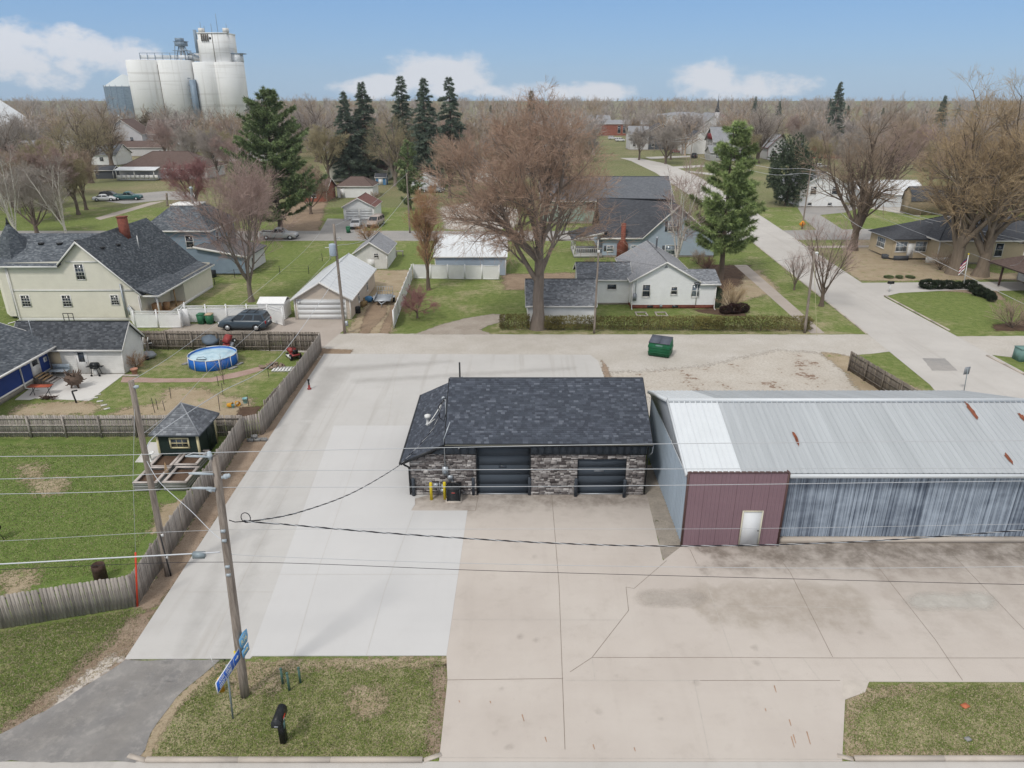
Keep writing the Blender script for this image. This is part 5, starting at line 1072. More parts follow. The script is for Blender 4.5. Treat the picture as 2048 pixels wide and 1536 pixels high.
# ---------------------------------------------------------------- cream house with corner tower
T = thing('cream_house', 'cream two storey house with grey roofs, brick chimney and a pointed corner tower', 'house',(-44,76,0))
CY = 70.0; poly = [(0,.35),(12.9,.35),(12.9,3.1),(7.8,8.1),(5.7,6.05),(0,6.05)]
lapwall(T, poly, (-50.6, CY),(1,0),'vinyl_cream',.15); lapwall(T, [(0,.35),(6.3,.35),(6.3,3.1),(0,3.1)], (-37.7, CY),(0,1),'vinyl_cream',.15); lapwall(T, [(0,.35),(14,.35),(14,6),(0,6)], (-50.6,84),(0,-1),'vinyl_cream',.15)
lapwall(T, [(0,.35),(14.5,.35),(14.5,3),(0,3)], (-36.1,84),(-1,0),'vinyl_cream',.15); lapwall(T, [(0,.35),(1.6,.35),(1.6,2.9),(0,2.9)], (-37.7,76.3),(1,0),'vinyl_cream',.15); lapwall(T, [(0,.35),(7.7,.35),(7.7,2.9),(0,2.9)], (-36.1,76.3),(0,1),'vinyl_cream',.15)
m = MB(); m.box(-50.58,-37.72,70.02,83.9,-.05,.35); m.box(-37.72,-36.1,70.1,83.9,-.05,.33); m.build('foundation', 'trim_white', T)
rg = 'tab_grey'
roofface(T, [(-51.2,69.6,5.75),(-45.1,69.6,5.75),(-42.8,74.2,8.2),(-51.2,74.2,8.2)], 'roof_slate',.12, rg, seed=1)
roofface(T, [(-37.3,69.6,2.8),(-37.3,84.3,2.8),(-42.8,84.3,8.2),(-42.8,69.6,8.2)], 'roof_slate',.12, rg, seed=2)
roofface(T, [(-45.1,74.2,5.8),(-45.1,69.6,5.95),(-42.8,69.6,8.2),(-42.8,74.2,8.2)], 'roof_slate',.12)
roofface(T, [(-45.5,78.9,5.5),(-51.2,78.9,5.5),(-51.2,74.2,8.2),(-42.8,74.2,8.2)], 'roof_slate',.12); roofface(T, [(-45.5,84.3,5.5),(-45.5,78.9,5.5),(-42.8,74.2,8.2),(-42.8,84.3,8.2)], 'roof_slate',.12)
roofface(T, [(-35.7,69.7,2.72),(-35.7,76.8,2.72),(-38.2,76.8,3.5),(-38.2,69.7,3.5)], 'roof_slate',.12, rg, seed=3); roofface(T, [(-35.7,76.8,2.72),(-35.7,84.3,2.72),(-37.6,84.3,3.1),(-37.6,76.8,3.1)], 'roof_slate',.12, rg, seed=4)
m = MB(); m.box(-51.2,-45.1,69.56,69.59,5.58,5.77); m.prism([(-45.1,69.595,5.77),(-45.1,69.595,5.97),(-42.8,69.595,8.23),(-42.8,69.595,8.0)], (0,-.03,0)); m.prism([(-37.3,69.595,2.6),(-37.3,69.595,2.82),(-42.8,69.595,8.23),(-42.8,69.595,8.0)], (0,-.03,0)); m.box(-37.3,-35.67,69.66,69.69,2.58,2.76); m.box(-35.697,-35.67,69.69,84.3,2.55,2.74); m.build('fascia', 'trim_white', T)
m = MB(); m.box(-50.6,-37.7, CY - .04, CY - .019,3.1,3.3); m.box(-44.4,-40.7, CY - .041, CY - .02,6.0,6.2); m.build('band_board', 'trim_white', T)
for x in (-50.6,-37.75): MB().box(x - .05, x + .06, CY - .05, CY + .02,.35,3.05 if x > -40 else 5.7).build('corner_board', 'trim_white', T)
def wpx(T, px, py, w_, h, c=3, r=4, Y_=CY): x, z = vp(px, py, Y_); window(T, (0, Y_),(1,0), x, z - h / 2, w_, h, 'trim_white', 'glass_dark', c, r, .08, False)
wpx(T, 160,544,.82,1.5); wpx(T, 52,602,.82,1.1); wpx(T, 134,602,.82,1.1); wpx(T, 230,600,.72,.95)
m = MB(); m.box(-42.4,-41.6,77.2,77.9,6.6,9.3); ch = m.build('chimney', 'brick', T); m = MB(); m.box(-42.46,-41.54,77.14,77.96,9.301,9.42); m.build('chimney_cap', 'brick', ch)
for px, py, Y_ in [(80,477,72.6),(117,477,72.6),(153,476,73)]: x, z = vp(px, py, Y_); zz = 5.75 + (Y_ - 69.6) * .5326; MB().cbox((x, Y_, zz + .08),(.45,.4,.18)).build('roof_vent', 'black_plastic', T)
for x, Y_ in [(-41.6,72.0),(-41.4,74.6)]: MB().cbox((x, Y_, 8.2 - (x + 42.8) * .982 + .08),(.4,.45,.2)).build('roof_vent', 'black_plastic', T)
x = -40.6; MB().tube([(x, 77.2,6.0),(x, 77.2,7.4)], .05,8).build('vent_pipe', 'pvc', T)
MB().box(-39.45,-39.3, CY - .2, CY - .05,.4,3.9).build('conduit', 'metal_galv', T); MB().box(-39.1,-38.7, CY - .25, CY - .05,.7,1.5).build('meter_box', 'metal_galv', T)
downspout(T, -50.4, CY - .12,.0,5.6, kick=(-.6,-1.0)); downspout(T, -37.85, CY - .1,.0,2.6)
m = MB(); n_ = 8; cx_, cy_ = -51.0,72.6
for i in range(n_):
    a, b = 2 * math.pi * (i + .5) / n_, 2 * math.pi * (i + 1.5) / n_; r_ = 2.1; p, q_ = (cx_ + r_ * math.cos(a), cy_ + r_ * math.sin(a)),(cx_ + r_ * math.cos(b), cy_ + r_ * math.sin(b)); L = math.dist(p, q_); d_ = ((q_[0] - p[0]) / L, (q_[1] - p[1]) / L)
    lapwall(T, [(0,.3),(L, .3),(L, 5.8),(0,5.8)], p, d_, 'vinyl_cream',.15, name='tower_wall')
    R2 = 2.6; P = [(cx_ + R2 * math.cos(a), cy_ + R2 * math.sin(a),5.65),(cx_ + R2 * math.cos(b), cy_ + R2 * math.sin(b),5.65),(cx_, cy_, 9.6)]; roofface(T, P, 'roof_slate',.1, rg if 3 < i < 8 else None, 'tower_roof', i)
MB().lathe([(.2,9.4),(.12,9.6),(.05,10.0),(.01,10.1)], (cx_, cy_, 0),8).build('finial', 'metal_dark', T)
m = MB(); m.box(-37.68,-36.1,70.2,76.2,.33,.42); m.build('porch_floor', 'wood_new', T); MB().box(-36.2,-36.08,70.15,70.27,.42,2.7).build('porch_post', 'trim_white', T); MB().box(-36.2,-36.08,74.0,74.12,.42,2.7).build('porch_post', 'wood_new', T)
door(T, (-37.7, CY),(0,1),3.2,.45,.9,2.0,'vinyl_white')
for i, (x, y, s, lab) in enumerate([(-36.9,71.4,.7,'tall brown cardboard box on the porch of the cream house'),(-36.5,72.6,.55,'small brown cardboard box at the back of the porch')]): m = MB(); m.box(x - s / 2, x + s / 2, y - s / 2, y + s / 2,.43,.43 + s * 1.5); m.box(x - s * .52, x + s * .52, y - s * .1, y + s * .1,.431 + s * 1.5,.445 + s * 1.5); one(m, 'cardboard_box', M('cardboard', 'a07d5c',.9,.1) if i == 0 else 'cardboard', lab, 'box',(x, y, .43))
m = MB()
for x in (-45.5,-45.0,-44.5): m.bar((x, 69.3,0),(x, 69.3,1.0),.06)
m.bar((-45.5,69.3,1.0),(-44.5,69.3,1.0),.06); m.bar((-45.5,69.3,.55),(-44.5,69.3,.55),.05); one(m, 'hand_rail', 'metal_dark', 'black iron hand rail beside the cream house wall', 'railing',(-45,69.3,0))
# ---------------------------------------------------------------- slate blue house behind
def sxz(px, py, Y_): return vp(px, py, Y_)
T = thing('slate_house', 'slate blue two storey house with hipped grey roof behind the cream house', 'house',(-43,98,0))
x0, x1, y0, y1 = -47.5,-39.3,92.5,101.5
for sd_, O in (('S',(x0, y0)),('E',(x1, y0)),('N',(x1, y1)),('W',(x0, y1))): L = x1 - x0 if sd_ in 'SN' else y1 - y0; lapwall(T, [(0,.3),(L, .3),(L, 5.4),(0,5.4)], O, SIDES[sd_], 'siding_slate',.18)
e = .5; zE, zR = 5.35,8.0; A, B, C_, D_ = (x0 - e, y0 - e, zE),(x1 + e, y0 - e, zE),(x1 + e, y1 + e, zE),(x0 - e, y1 + e, zE); k0, k1, k2, k3 = (-45,95.8, zR),(-41.8,95.8, zR),(-41.8,98.6, zR),(-45,98.6, zR)
for i, f in enumerate(([A, B, k1, k0], [B, C_, k2, k1], [C_, D_, k3, k2], [D_, A, k0, k3])): roofface(T, f, 'roof_grey',.14,'tab_grey' if i < 2 else None, seed=i)
MB().box(-45.2,-41.6,95.6,98.8, zR - .05, zR + .12).build('roof_deck', 'trim_white', T); MB().lathe([(.16,8.1),(.16,9.9),(.24,9.95),(.24,10.15),(.1,10.3)], (-42.6,97,0),10).build('flue', 'metal_galv', T)
MB().box(x0 - e, x1 + e, y0 - e - .03, y0 - e - .003, zE - .2, zE).build('fascia', 'trim_white', T); MB().box(x1 + e + .003, x1 + e + .03, y0 - e, y1 + e, zE - .2, zE).build('fascia', 'trim_white', T)
window(T, (x0, y0),(1,0),5.6,3.1,.9,1.5,'trim_white', 'glass_dark',1,2); window(T, (x1, y0),(0,1),2.6,3.4,.8,1.3,'trim_white', 'glass_dark',1,2); window(T, (x1, y0),(0,1),6.6,3.4,.8,1.3,'trim_white', 'glass_dark',1,2)
lapwall(T, [(0,.2),(6.2,.2),(6.2,2.4),(0,3.3)], (-40.2,90.2),(1,0),'siding_slate',.18); lapwall(T, [(0,.2),(7,.2),(7,2.4),(0,2.4)], (-34.0,90.2),(0,1),'siding_palegrey',.18)
roofface(T, [(-33.6,89.8,2.45),(-33.6,97.4,2.45),(-39.3,97.4,3.75),(-40.4,89.8,3.75)], 'asphalt_roll',.12); MB().prism([(-33.6,89.78,2.2),(-33.6,89.78,2.47),(-40.4,89.78,3.78),(-40.4,89.78,3.5)], (0,-.03,0)).build('fascia', 'trim_white', T)
window(T, (-34.0,90.2),(0,1),2.2,.9,1.0,.9,'trim_white', 'glass_dark',2,1)
m = MB(); m.box(-38.6,-37.8,88.6,89.4,.0,.85); one(m, 'heat_pump', 'metal_dark', 'dark heat pump box beside the slate blue house', 'heat pump',(-38.2,89,0))
# ---------------------------------------------------------------- white vinyl fences
def vinyl_fence(label, pts, h=1.75, lattice=True, bay=2.3, group='white vinyl fences'):
    P = [Vector((*p, 0)) for p in pts]; T = thing('vinyl_fence', label, 'fence', tuple(P[0]), group)
    for a, b in zip(P[:-1], P[1:]):
        d = b - a; L = d.length; d.normalize(); n = Vector((d.y, -d.x, 0)); k = max(1, round(L / bay)); ang = math.atan2(d.y, d.x)
        for i in range(k + 1):
            p = a + d * (L * i / k); m = MB(); m.cbox((p.x, p.y, h / 2 + .04),(.13,.13, h + .08), ang); po = m.build('post', 'vinyl_white', T); m = MB(); m.lathe([(.1, h + .081),(.1, h + .11),(.02, h + .17)], (p.x, p.y, 0),4); m.build('post_cap', 'vinyl_white', po)
        for i in range(k):
            p, q_ = a + d * (L * i / k + .07), a + d * (L * (i + 1) / k - .07); top = h - (.36 if lattice else .03); m = MB(); W = (q_ - p).length; nb = max(2, int(W / .15))
            for j in range(nb):
                s0, s1 = W * j / nb, W * (j + 1) / nb; A = p + d * s0; B = p + d * (s1 - .012); C_ = p + d * s1
                m.face([(A.x, A.y, .06),(B.x, B.y, .06),(B.x, B.y, top),(A.x, A.y, top)]); g_ = (B + C_) / 2 - n * .012
                m.face([(B.x, B.y, .06),(g_.x, g_.y, .06),(g_.x, g_.y, top),(B.x, B.y, top)]); m.face([(g_.x, g_.y, .06),(C_.x, C_.y, .06),(C_.x, C_.y, top),(g_.x, g_.y, top)])
            A, B = p - n * .02, q_ - n * .02; m.face([(A.x, A.y, .06),(A.x, A.y, top),(B.x, B.y, top),(B.x, B.y, .06)]); m.build('panel', 'vinyl_white', T)
            A, B = p + n * .02, q_ + n * .02
            for z0, z1 in ((.03,.14),(top + .002, top + .07)) + (((h - .06, h + .01),) if lattice else ()): MB().prism([(A.x, A.y, z0),(B.x, B.y, z0),(B.x, B.y, z1),(A.x, A.y, z1)], -n * .055).build('rail', 'vinyl_white', T)
            if lattice:
                m = MB(); z0, z1 = top + .07, h - .06; hh = z1 - z0; ns = max(2, int(W / .13))
                for j in range(ns):
                    for sg in (1,-1):
                        s = W * (j + .5) / ns; c = p + d * s; e_ = hh / 2 * sg; a0, a1 = c - d * e_, c + d * e_
                        if not (0 <= s - abs(e_) and s + abs(e_) <= W): continue
                        o_ = n * (.004 * sg); wv = d * .028; m.face([tuple(a0 - wv + o_)[:2] + (z0,), tuple(a0 + wv + o_)[:2] + (z0,), tuple(a1 + wv + o_)[:2] + (z1,), tuple(a1 - wv + o_)[:2] + (z1,)])
                m.build('lattice', 'vinyl_white', T)
    return T
vinyl_fence('white vinyl fence with lattice top in front of the cream house porch', [gp(262,640), gp(272,656), gp(364,656), gp(374,640)])
vinyl_fence('white vinyl fence with lattice top behind the bins and the parked car', [gp(374,645), gp(538,643), gp(568,652)])
m = MB(); x, y = gp(370,652); m.prism([(x - .5, y, 0),(x + .5, y + .1,0),(x + .35, y + .3,1.7),(x - .6, y + .2,1.7)], (0,.05,0)); one(m, 'loose_gate', 'vinyl_white', 'loose white gate board leaning on the end of the lattice fence', 'gate',(x, y, 0))
vinyl_fence('plain white vinyl fence running back from the alley beside the wheel ruts', [gp(788,656),(-12.6,88.0)], 1.72, False)
vinyl_fence('plain white vinyl fence in front of the pale blue metal building', [(-12.4,88.2),(-1.6,87.6)], 1.75, False)
T = thing('storage_shed', 'low white storage shed between the lattice fence and the beige garage', 'shed',(-24.6,71.3,0)); x0, x1, y0, y1 = -26.0,-23.4,70.4,72.6
for sd_, O in (('S',(x0, y0)),('E',(x1, y0)),('N',(x1, y1)),('W',(x0, y1))): L = x1 - x0 if sd_ in 'SN' else y1 - y0; lapwall(T, [(0,.05),(L, .05),(L, 1.75),(0,1.75)], O, SIDES[sd_], 'vinyl_white',.2)
for f in ([(x0 - .1, y0 - .1,1.75),(x1 + .1, y0 - .1,1.75),(x1 + .1,71.5,2.15),(x0 - .1,71.5,2.15)], [(x1 + .1, y1 + .1,1.75),(x0 - .1, y1 + .1,1.75),(x0 - .1,71.5,2.15),(x1 + .1,71.5,2.15)]): roofface(T, f, 'vinyl_white',.06)
# bins
M('bin_green', '2f6b4c',.5,.08); M('bin_lid_tan', 'b49f84',.6,.08); M('dumpster_green', '1d5f3f',.55,.12,2, dirt=.3, dirtc=lin('3d5a48')); M('lid_slate', '565a66',.6,.12)
def wheelie(px, py, label, lid, rz=0):
    T = thing('wheeled_bin', label, 'bin',(0,0,0),'green wheeled bins'); m = MB(); m.add([(-.26,-.28,.06),(.26,-.28,.06),(.26,.28,.06),(-.26,.28,.06),(-.31,-.36,1.0),(.31,-.36,1.0),(.31,.36,1.0),(-.31,.36,1.0)], [(3,2,1,0),(4,5,6,7),(0,1,5,4),(1,2,6,5),(2,3,7,6),(3,0,4,7)]); m.build('body', 'bin_green', T)
    m = MB(); m.add([(-.33,-.4,1.002),(.33,-.4,1.002),(.33,.4,1.002),(-.33,.4,1.002),(-.29,-.34,1.08),(.29,-.34,1.08),(.29,.34,1.1),(-.29,.34,1.1)], [(3,2,1,0),(4,5,6,7),(0,1,5,4),(1,2,6,5),(2,3,7,6),(3,0,4,7)]); m.build('lid', lid, T)
    for s in (-1,1): m = MB(); m.tube([(s * .27,.32,.12),(s * .32,.32,.12)], .12,10); m.build('wheel', 'rubber', T)
    m = MB(); m.tube([(-.25,.42,.98),(.25,.42,.98)], .02,5); m.build('handle', 'bin_green', T); x, y = gp(px, py); T.location = (x, y, .012); T.rotation_euler = (0,0, rz)
wheelie(404,648,'green wheeled bin with green lid beside the tan lidded one', 'bin_green'); wheelie(421,648,'green wheeled bin with tan lid next to the parked car', 'bin_lid_tan'); wheelie(697,466,'green wheeled bin at the driveway of the two door garage', 'bin_green')
# ---------------------------------------------------------------- vehicles
q = NT('car_glass'); q.col(lin('1b2228'),.08); q.b.inputs['Specular IOR Level'].default_value = .7
M('headlight', 'd9dcdf',.15,.02); M('taillight', 'a31e22',.25,.05); M('rim', 'b4b7ba',.35,.05, metal=.5); M('bumper', '33363a',.6,.05)
def paint(name, c): m_ = M(name, c, .28,.02, spec=.5); return m_
def vehicle(label, kind, col, px, py, rz, cat, group=None, scale=1.0):
    T = thing({'suv': 'sport_utility_car', 'sedan': 'sedan_car', 'van': 'passenger_van', 'pickup': 'pickup_truck'}[kind], label, cat, (0,0,0), group)
    S = {'suv': dict(L=4.75, W=1.92, hood=1.08, belt=1.1, roof=1.74, hx=1.05, cb=(-2.3,1.15), ct=(-2.05,.35), noz=.85),'sedan': dict(L=4.8, W=1.82, hood=.92, belt=.95, roof=1.42, hx=.95, cb=(-1.75,1.05), ct=(-1.05,.3), noz=.68),
         'van': dict(L=4.9, W=1.95, hood=1.1, belt=1.15, roof=1.85, hx=1.5, cb=(-2.4,1.75), ct=(-2.3,.75), noz=.85),'pickup': dict(L=5.7, W=1.98, hood=1.15, belt=1.15, roof=1.82, hx=1.1, cb=(-.75,1.2), ct=(-.6,.5), noz=.95)}[kind]
    L, W = S['L'] / 2, S['W'] / 2; rx = -L
    st_ = [(-L, .8,.42, S['belt'] * .86),(-L + .12,.95,.3, S['belt'] * .97),(-L + .6,1,.27, S['belt']),(-.5,1,.25, S['belt']),(S['hx'], 1,.25, S['belt']),(S['hx'] + .25,.99,.26, S['hood']),(L - .45,.97,.28, S['hood'] * .95),(L - .08,.88,.32, S['noz']),(L, .75,.4, S['noz'] * .85)]
    m = MB(); ring = []
    for x, wf, zb, zs in st_:
        w_ = W * wf; n_ = len(m.v); h_ = zs - zb
        m.v += [(x, -w_ * .9, zb),(x, -w_, zb + h_ * .25),(x, -w_ * 1.0, zb + h_ * .6),(x, -w_ * .96, zb + h_ * .88),(x, -w_ * .84, zs),(x, w_ * .84, zs),(x, w_ * .96, zb + h_ * .88),(x, w_, zb + h_ * .6),(x, w_, zb + h_ * .25),(x, w_ * .9, zb)]; ring.append(n_)
    for a, b in zip(ring[:-1], ring[1:]):
        for k in range(10): m.f.append((a + k, b + k, b + (k + 1) % 10, a + (k + 1) % 10))
    m.f.append(tuple(range(ring[0], ring[0] + 10))); m.f.append(tuple(range(ring[-1], ring[-1] + 10))[::-1]); body = m.build('body', col, T, True)
    # cabin
    (b0, b1),(t0, t1) = S['cb'], S['ct']; zb, zt = S['belt'] - .02, S['roof']; wb, wt = W * .93, W * .76; m = MB(); mid = zt - .1
    m.add([(b0,-wb, zb),(b1,-wb, zb),(b1, wb, zb),(b0, wb, zb),(t0,-wt, mid),(t1,-wt, mid),(t1, wt, mid),(t0, wt, mid),(t0 + .2,-wt * .85, zt),(t1 - .25,-wt * .85, zt),(t1 - .25, wt * .85, zt),(t0 + .2, wt * .85, zt)],
          [(0,1,5,4),(1,2,6,5),(2,3,7,6),(3,0,4,7),(4,5,9,8),(5,6,10,9),(6,7,11,10),(7,4,8,11),(8,9,10,11)]); cab = m.build('cabin', col, T)
    def lerp(a, b, f): return tuple(a[i] + (b[i] - a[i]) * f for i in range(3))
    def glass(q4, o_, nm):
        c = [sum(p[i] for p in q4) / 4 for i in range(3)]; MB().face([tuple(p[i] + o_[i] for i in range(3)) for p in q4]).build(nm, 'car_glass', T)
    def sub(A, B, C_, D_, u0, u1, v0, v1):  # A-B bottom, D-C top
        f = lambda u, v: lerp(lerp(A, B, u), lerp(D_, C_, u), v); return [f(u0, v0), f(u1, v0), f(u1, v1), f(u0, v1)]
    nw = {'suv': 3,'van': 3,'sedan': 2,'pickup': 2}[kind]; cuts = [i / nw for i in range(nw + 1)]
    for s in (-1,1):
        A, B, C_, D_ = (b0, s * wb, zb),(b1, s * wb, zb),(t1, s * wt, mid),(t0, s * wt, mid)
        for i in range(nw): glass(sub(A, B, C_, D_, cuts[i] + .03, cuts[i + 1] - .03,.1,.92),(0, s * .012,.004),'side_window')
    glass(sub((b1,-wb, zb),(b1, wb, zb),(t1, wt, mid),(t1,-wt, mid),.06,.94,.1,.95),(.012,0,.006),'windscreen'); glass(sub((b0, wb, zb),(b0,-wb, zb),(t0,-wt, mid),(t0, wt, mid),.08,.92,.15,.92),(-.012,0,.006),'rear_window')
    for x in (L - .95,-L + .95):
        for s in (-1,1):
            y = s * (W - .1); m = MB(); m.tube([(x, y - .11,.34),(x, y + .11,.34)], .34,18); t_ = m.build('wheel', 'rubber', T); m = MB(); m.tube([(x, y + s * .112,.34),(x, y + s * .118,.34)], .22,14); m.build('rim', 'rim', t_)
            m = MB(); P = [(x + .43 * math.cos(a), W * s * 1.004,.3 + .43 * math.sin(a)) for a in [math.pi * i / 10 for i in range(11)]]; m.face(P if s < 0 else P[::-1]); m.build('wheel_arch', 'rubber', T)
    for s in (-1,1): MB().cbox((L - .1, s * W * .68, S['noz'] * .87),(.14,.36,.16)).build('headlight', 'headlight', T); MB().cbox((-L + .06, s * W * .76, S['belt'] * .78),(.12,.2,.3)).build('taillight', 'taillight', T)
    MB().cbox((L - .02,0,.45),(.16, W * 1.6,.2)).build('bumper', 'bumper', T); MB().cbox((-L + .02,0,.48),(.16, W * 1.6,.2)).build('bumper', 'bumper', T)
    if kind == 'suv':
        for s in (-1,1): MB().bar((t0 + .3, s * wt * .8, zt + .05),(t1 - .3, s * wt * .8, zt + .05),.04).build('roof_rail', 'bumper', T)
        for x in (-1.3,-.5): MB().bar((x, -wt * .8, zt + .07),(x, wt * .8, zt + .07),.05).build('cross_bar', 'bumper', T)
    for s in (-1,1): MB().cbox((b1 - .25, s * (W + .06), zb + .08),(.12,.18,.13)).build('mirror', col, T)
    if kind == 'pickup':
        m = MB(); z1 = S['belt'] + .12; m.box(-L + .05, b0 - .05,-W * .95,-W * .86, z1 - .3, z1); m.box(-L + .05, b0 - .05, W * .86, W * .95, z1 - .3, z1); m.box(-L + .02,-L + .1,-W * .86, W * .86, z1 - .3, z1); m.build('bed_wall', col, T); MB().box(-L + .1, b0 - .05,-W * .86, W * .86, S['belt'] + .003, S['belt'] + .02).build('bed_floor', 'bumper', T)
    if kind in ('sedan', 'suv', 'van'):
        MB().cbox((-L - .0,0, S['belt'] * .72),(.05,.5,.13)).build('number_plate', 'headlight', T)
    x, y = gp(px, py); T.location = (x, y, .02); T.rotation_euler = (0,0, rz); T.scale = (scale,) * 3; return T
paint('paint_slate', '3c4a56'); paint('paint_silver', 'a5a6a8'); paint('paint_gold', 'a3958c'); paint('paint_black', '1c1d21'); paint('paint_teal', '2b5a5c'); paint('paint_white', 'd5d6d7'); paint('paint_dark', '2b2f38')
vehicle('dark slate sport utility car parked by the white lattice fence', 'suv', 'paint_slate',492,657, math.pi - .03,'car')
vehicle('silver beige sedan parked in front of the two door garage', 'sedan', 'paint_silver',712,455,-math.pi / 2 + .1,'car'); vehicle('gold van parked beside the two door garage', 'van', 'paint_gold',752,452,-math.pi / 2 - .15,'van')
vehicle('silver pickup truck parked on the cross street behind the bare trees', 'pickup', 'paint_silver',560,478,0.02,'truck'); vehicle('silver pickup truck beside the white metal sided garage', 'pickup', 'paint_silver',866,385,0.05,'truck')
vehicle('black sport utility car in the far left parking area', 'suv', 'paint_black',224,399,.1,'car'); vehicle('teal green pickup truck parked next to the black car', 'pickup', 'paint_teal',258,400,.12,'truck'); vehicle('white sedan half hidden beside the black car', 'sedan', 'paint_white',211,402,.2,'car')
vehicle('black car parked at the grey house near the grain elevator', 'sedan', 'paint_dark',276,309,.0,'car'); vehicle('white car parked in front of the far brick school', 'suv', 'paint_white',1225,279,.1,'car'); vehicle('white van parked at the far end of the side street', 'van', 'paint_white',1240,283,.2,'van')
vehicle('dark pickup truck parked beside the far white garage', 'pickup', 'paint_black',1388,316,1.2,'truck'); vehicle('white car parked behind the far white gabled house', 'sedan', 'paint_white',1640,336,.1,'car'); vehicle('red car parked at the far white garage', 'sedan', 'taillight',1352,306,.1,'car')
# ---------------------------------------------------------------- beige garage, trailer, sheds
M('metal_white', 'd2d5d7',.4,.04,.8, spec=.4)
T = house('beige_garage', 'beige garage with white metal roof and a wide white door',-22.3,-16.6,70.5,84.0,2.3,4.0,'y', 'vinyl_beige', 'metal_white', over=.3, base=.05, cat='garage', updoors=[('S',2.75,4.9,2.05)], wins=[('E',4.2,.8,.6,1.2,1,2),('E',9.0,.8,.6,1.2,1,2)])
for i in range(1,16): y = 70.2 + i * .9; MB().tube([(-22.6, y, 2.22),(-19.45, y, 4.08)], .015,4, False).build('roof_seam', 'metal_white', T); MB().tube([(-16.3, y, 2.22),(-19.45, y, 4.08)], .015,4, False).build('roof_seam', 'metal_white', T)
m = MB(); m.box(-21.9,-21.7,70.35,70.45,1.75,1.95); m.build('lamp', 'pvc', T)
T = thing('utility_trailer', 'low flat aluminium trailer parked on the wheel ruts', 'trailer',(0,0,0)); m = MB(); m.box(-.9,.9,-1.4,1.4,.5,.58); m.build('deck', 'metal_galv', T)
for s in (-1,1): MB().box(s * .92 - .03, s * .92 + .03,-1.4,1.4,.58,.82).build('side_rail', 'metal_galv', T); m = MB(); m.tube([(s * 1.0,.2,.3),(s * 1.2,.2,.3)], .3,14); m.build('wheel', 'rubber', T); MB().box(s * 1.1 - .15, s * 1.1 + .15,-.2,.6,.62,.66).build('mudguard', 'metal_galv', T)
m = MB(); m.bar((-.4,-1.4,.5),(0,-2.3,.45),.08); m.bar((.4,-1.4,.5),(0,-2.3,.45),.08); m.tube([(0,-2.2,.45),(0,-2.2,.03)], .04,6); m.build('drawbar', 'metal_galv', T)
m = MB()
for i in range(7): m.bar((-.85 + i * .283,1.42,.55),(-.85 + i * .283,1.5,1.5),.03)
for z in (.58,1.0,1.48): m.bar((-.88,1.43 + (z - .5) * .07, z),(.88,1.43 + (z - .5) * .07, z),.03)
m.build('ramp_gate', 'metal_galv', T); x, y = gp(768,605); T.location = (x, y, 0); T.rotation_euler = (0,0,.05)
x, y = gp(738,604); m = MB(); m.ball((x, y, .35),.45,10,6,(1.2,.8,.8)); m.v = [(p[0], p[1], max(0, p[2])) for p in m.v]; one(m, 'blue_tarp_bundle', M('tarp_blue', '4f86b5',.6,.2,6),'bundle wrapped in blue and white tarp beside the trailer', 'bundle',(x, y, 0), smooth=True)
for i, (px, py, lab) in enumerate([(722,605,'straw bale beside the beige garage wall, back one'),(727,612,'straw bale beside the beige garage wall, front one')]): x, y = gp(px, py); m = MB(); m.cbox((x, y, .25),(.9,.5,.5),.3 + i); one(m, 'straw_bale', M('straw_bale', '8c7752',.95,.2,12) if i == 0 else 'straw_bale', lab, 'bale',(x, y, 0),'straw bales')
x, y = gp(714,626); m = MB(); m.cbox((x, y, .35),(.7,.5,.7),.4); one(m, 'storage_tote', 'black_plastic', 'black plastic tote beside the front corner of the beige garage', 'tote',(x, y, 0))
T = house('small_white_shed', 'small weathered white shed with pale gable roof beyond the beige garage',-20.9,-16.6,93.6,100.8,2.2,3.6,'y', 'paint_white_old', 'roof_light', over=.25, base=.05, cat='shed', wins=[('S',2.9,1.55,.5,.5,2,2)], doors=[('S',2.1,.08,.9,1.3)])
m = MB(); x, y = gp(800,512); m.box(x - .6, x + .5, y - .3, y + .3,.68,.75)
for a, b in ((-.5,-.25),(.4,-.25),(-.5,.25),(.4,.25)): m.box(x + a, x + a + .07, y + b - .04, y + b + .04,0,.68)
one(m, 'work_bench', 'bed_wood', 'grey wooden bench beside the small white shed', 'bench',(x, y, 0))
T = house('pale_blue_shed', 'pale blue building with white metal roof behind the plain vinyl fence',-9.8,-.8,89.9,97.5,2.55,4.5,'x', 'siding_blue', 'metal_white', over=.2, base=.05, cat='building')
for i in range(1,12): x = -10 + i * .78; MB().tube([(x, 89.7,2.55),(x, 93.7,4.56)], .014,4, False).build('roof_seam', 'metal_white', T)
# dumpster
x, y = gp(1323,714); T = thing('dumpster', 'green steel dumpster with slate lids in the gravel behind the garages', 'dumpster',(0,0,0)); S_ = [(-.95,.12),(.85,.12),(.85,1.15),(.45,1.75),(-.95,1.4)]
prof = [(-.8,.1),(.75,.1),(.75,1.05),(.45,1.55),(-.8,1.25)]
m = MB(); m.prism([(-.92, p, z) for p, z in prof], (1.84,0,0)); m.build('body', 'dumpster_green', T)
for a in (-.93,.01): m = MB(); m.prism([(a, -.85,1.27),(a, .46,1.575),(a, .46,1.625),(a, -.85,1.32)], (.92,0,0)); m.build('lid', 'lid_slate', T)
for z in (.35,.8): MB().box(-.96,.96,-.84,-.8, z, z + .08).build('rib', 'dumpster_green', T)
for s in (-1,1): MB().cbox((s * .97,-.1,.85),(.1,1.0,.22)).build('fork_pocket', 'dumpster_green', T)
m = MB(); m.box(-.3,.3,-.815,-.801,.98,1.12); m.build('plate', 'copper_green', T)
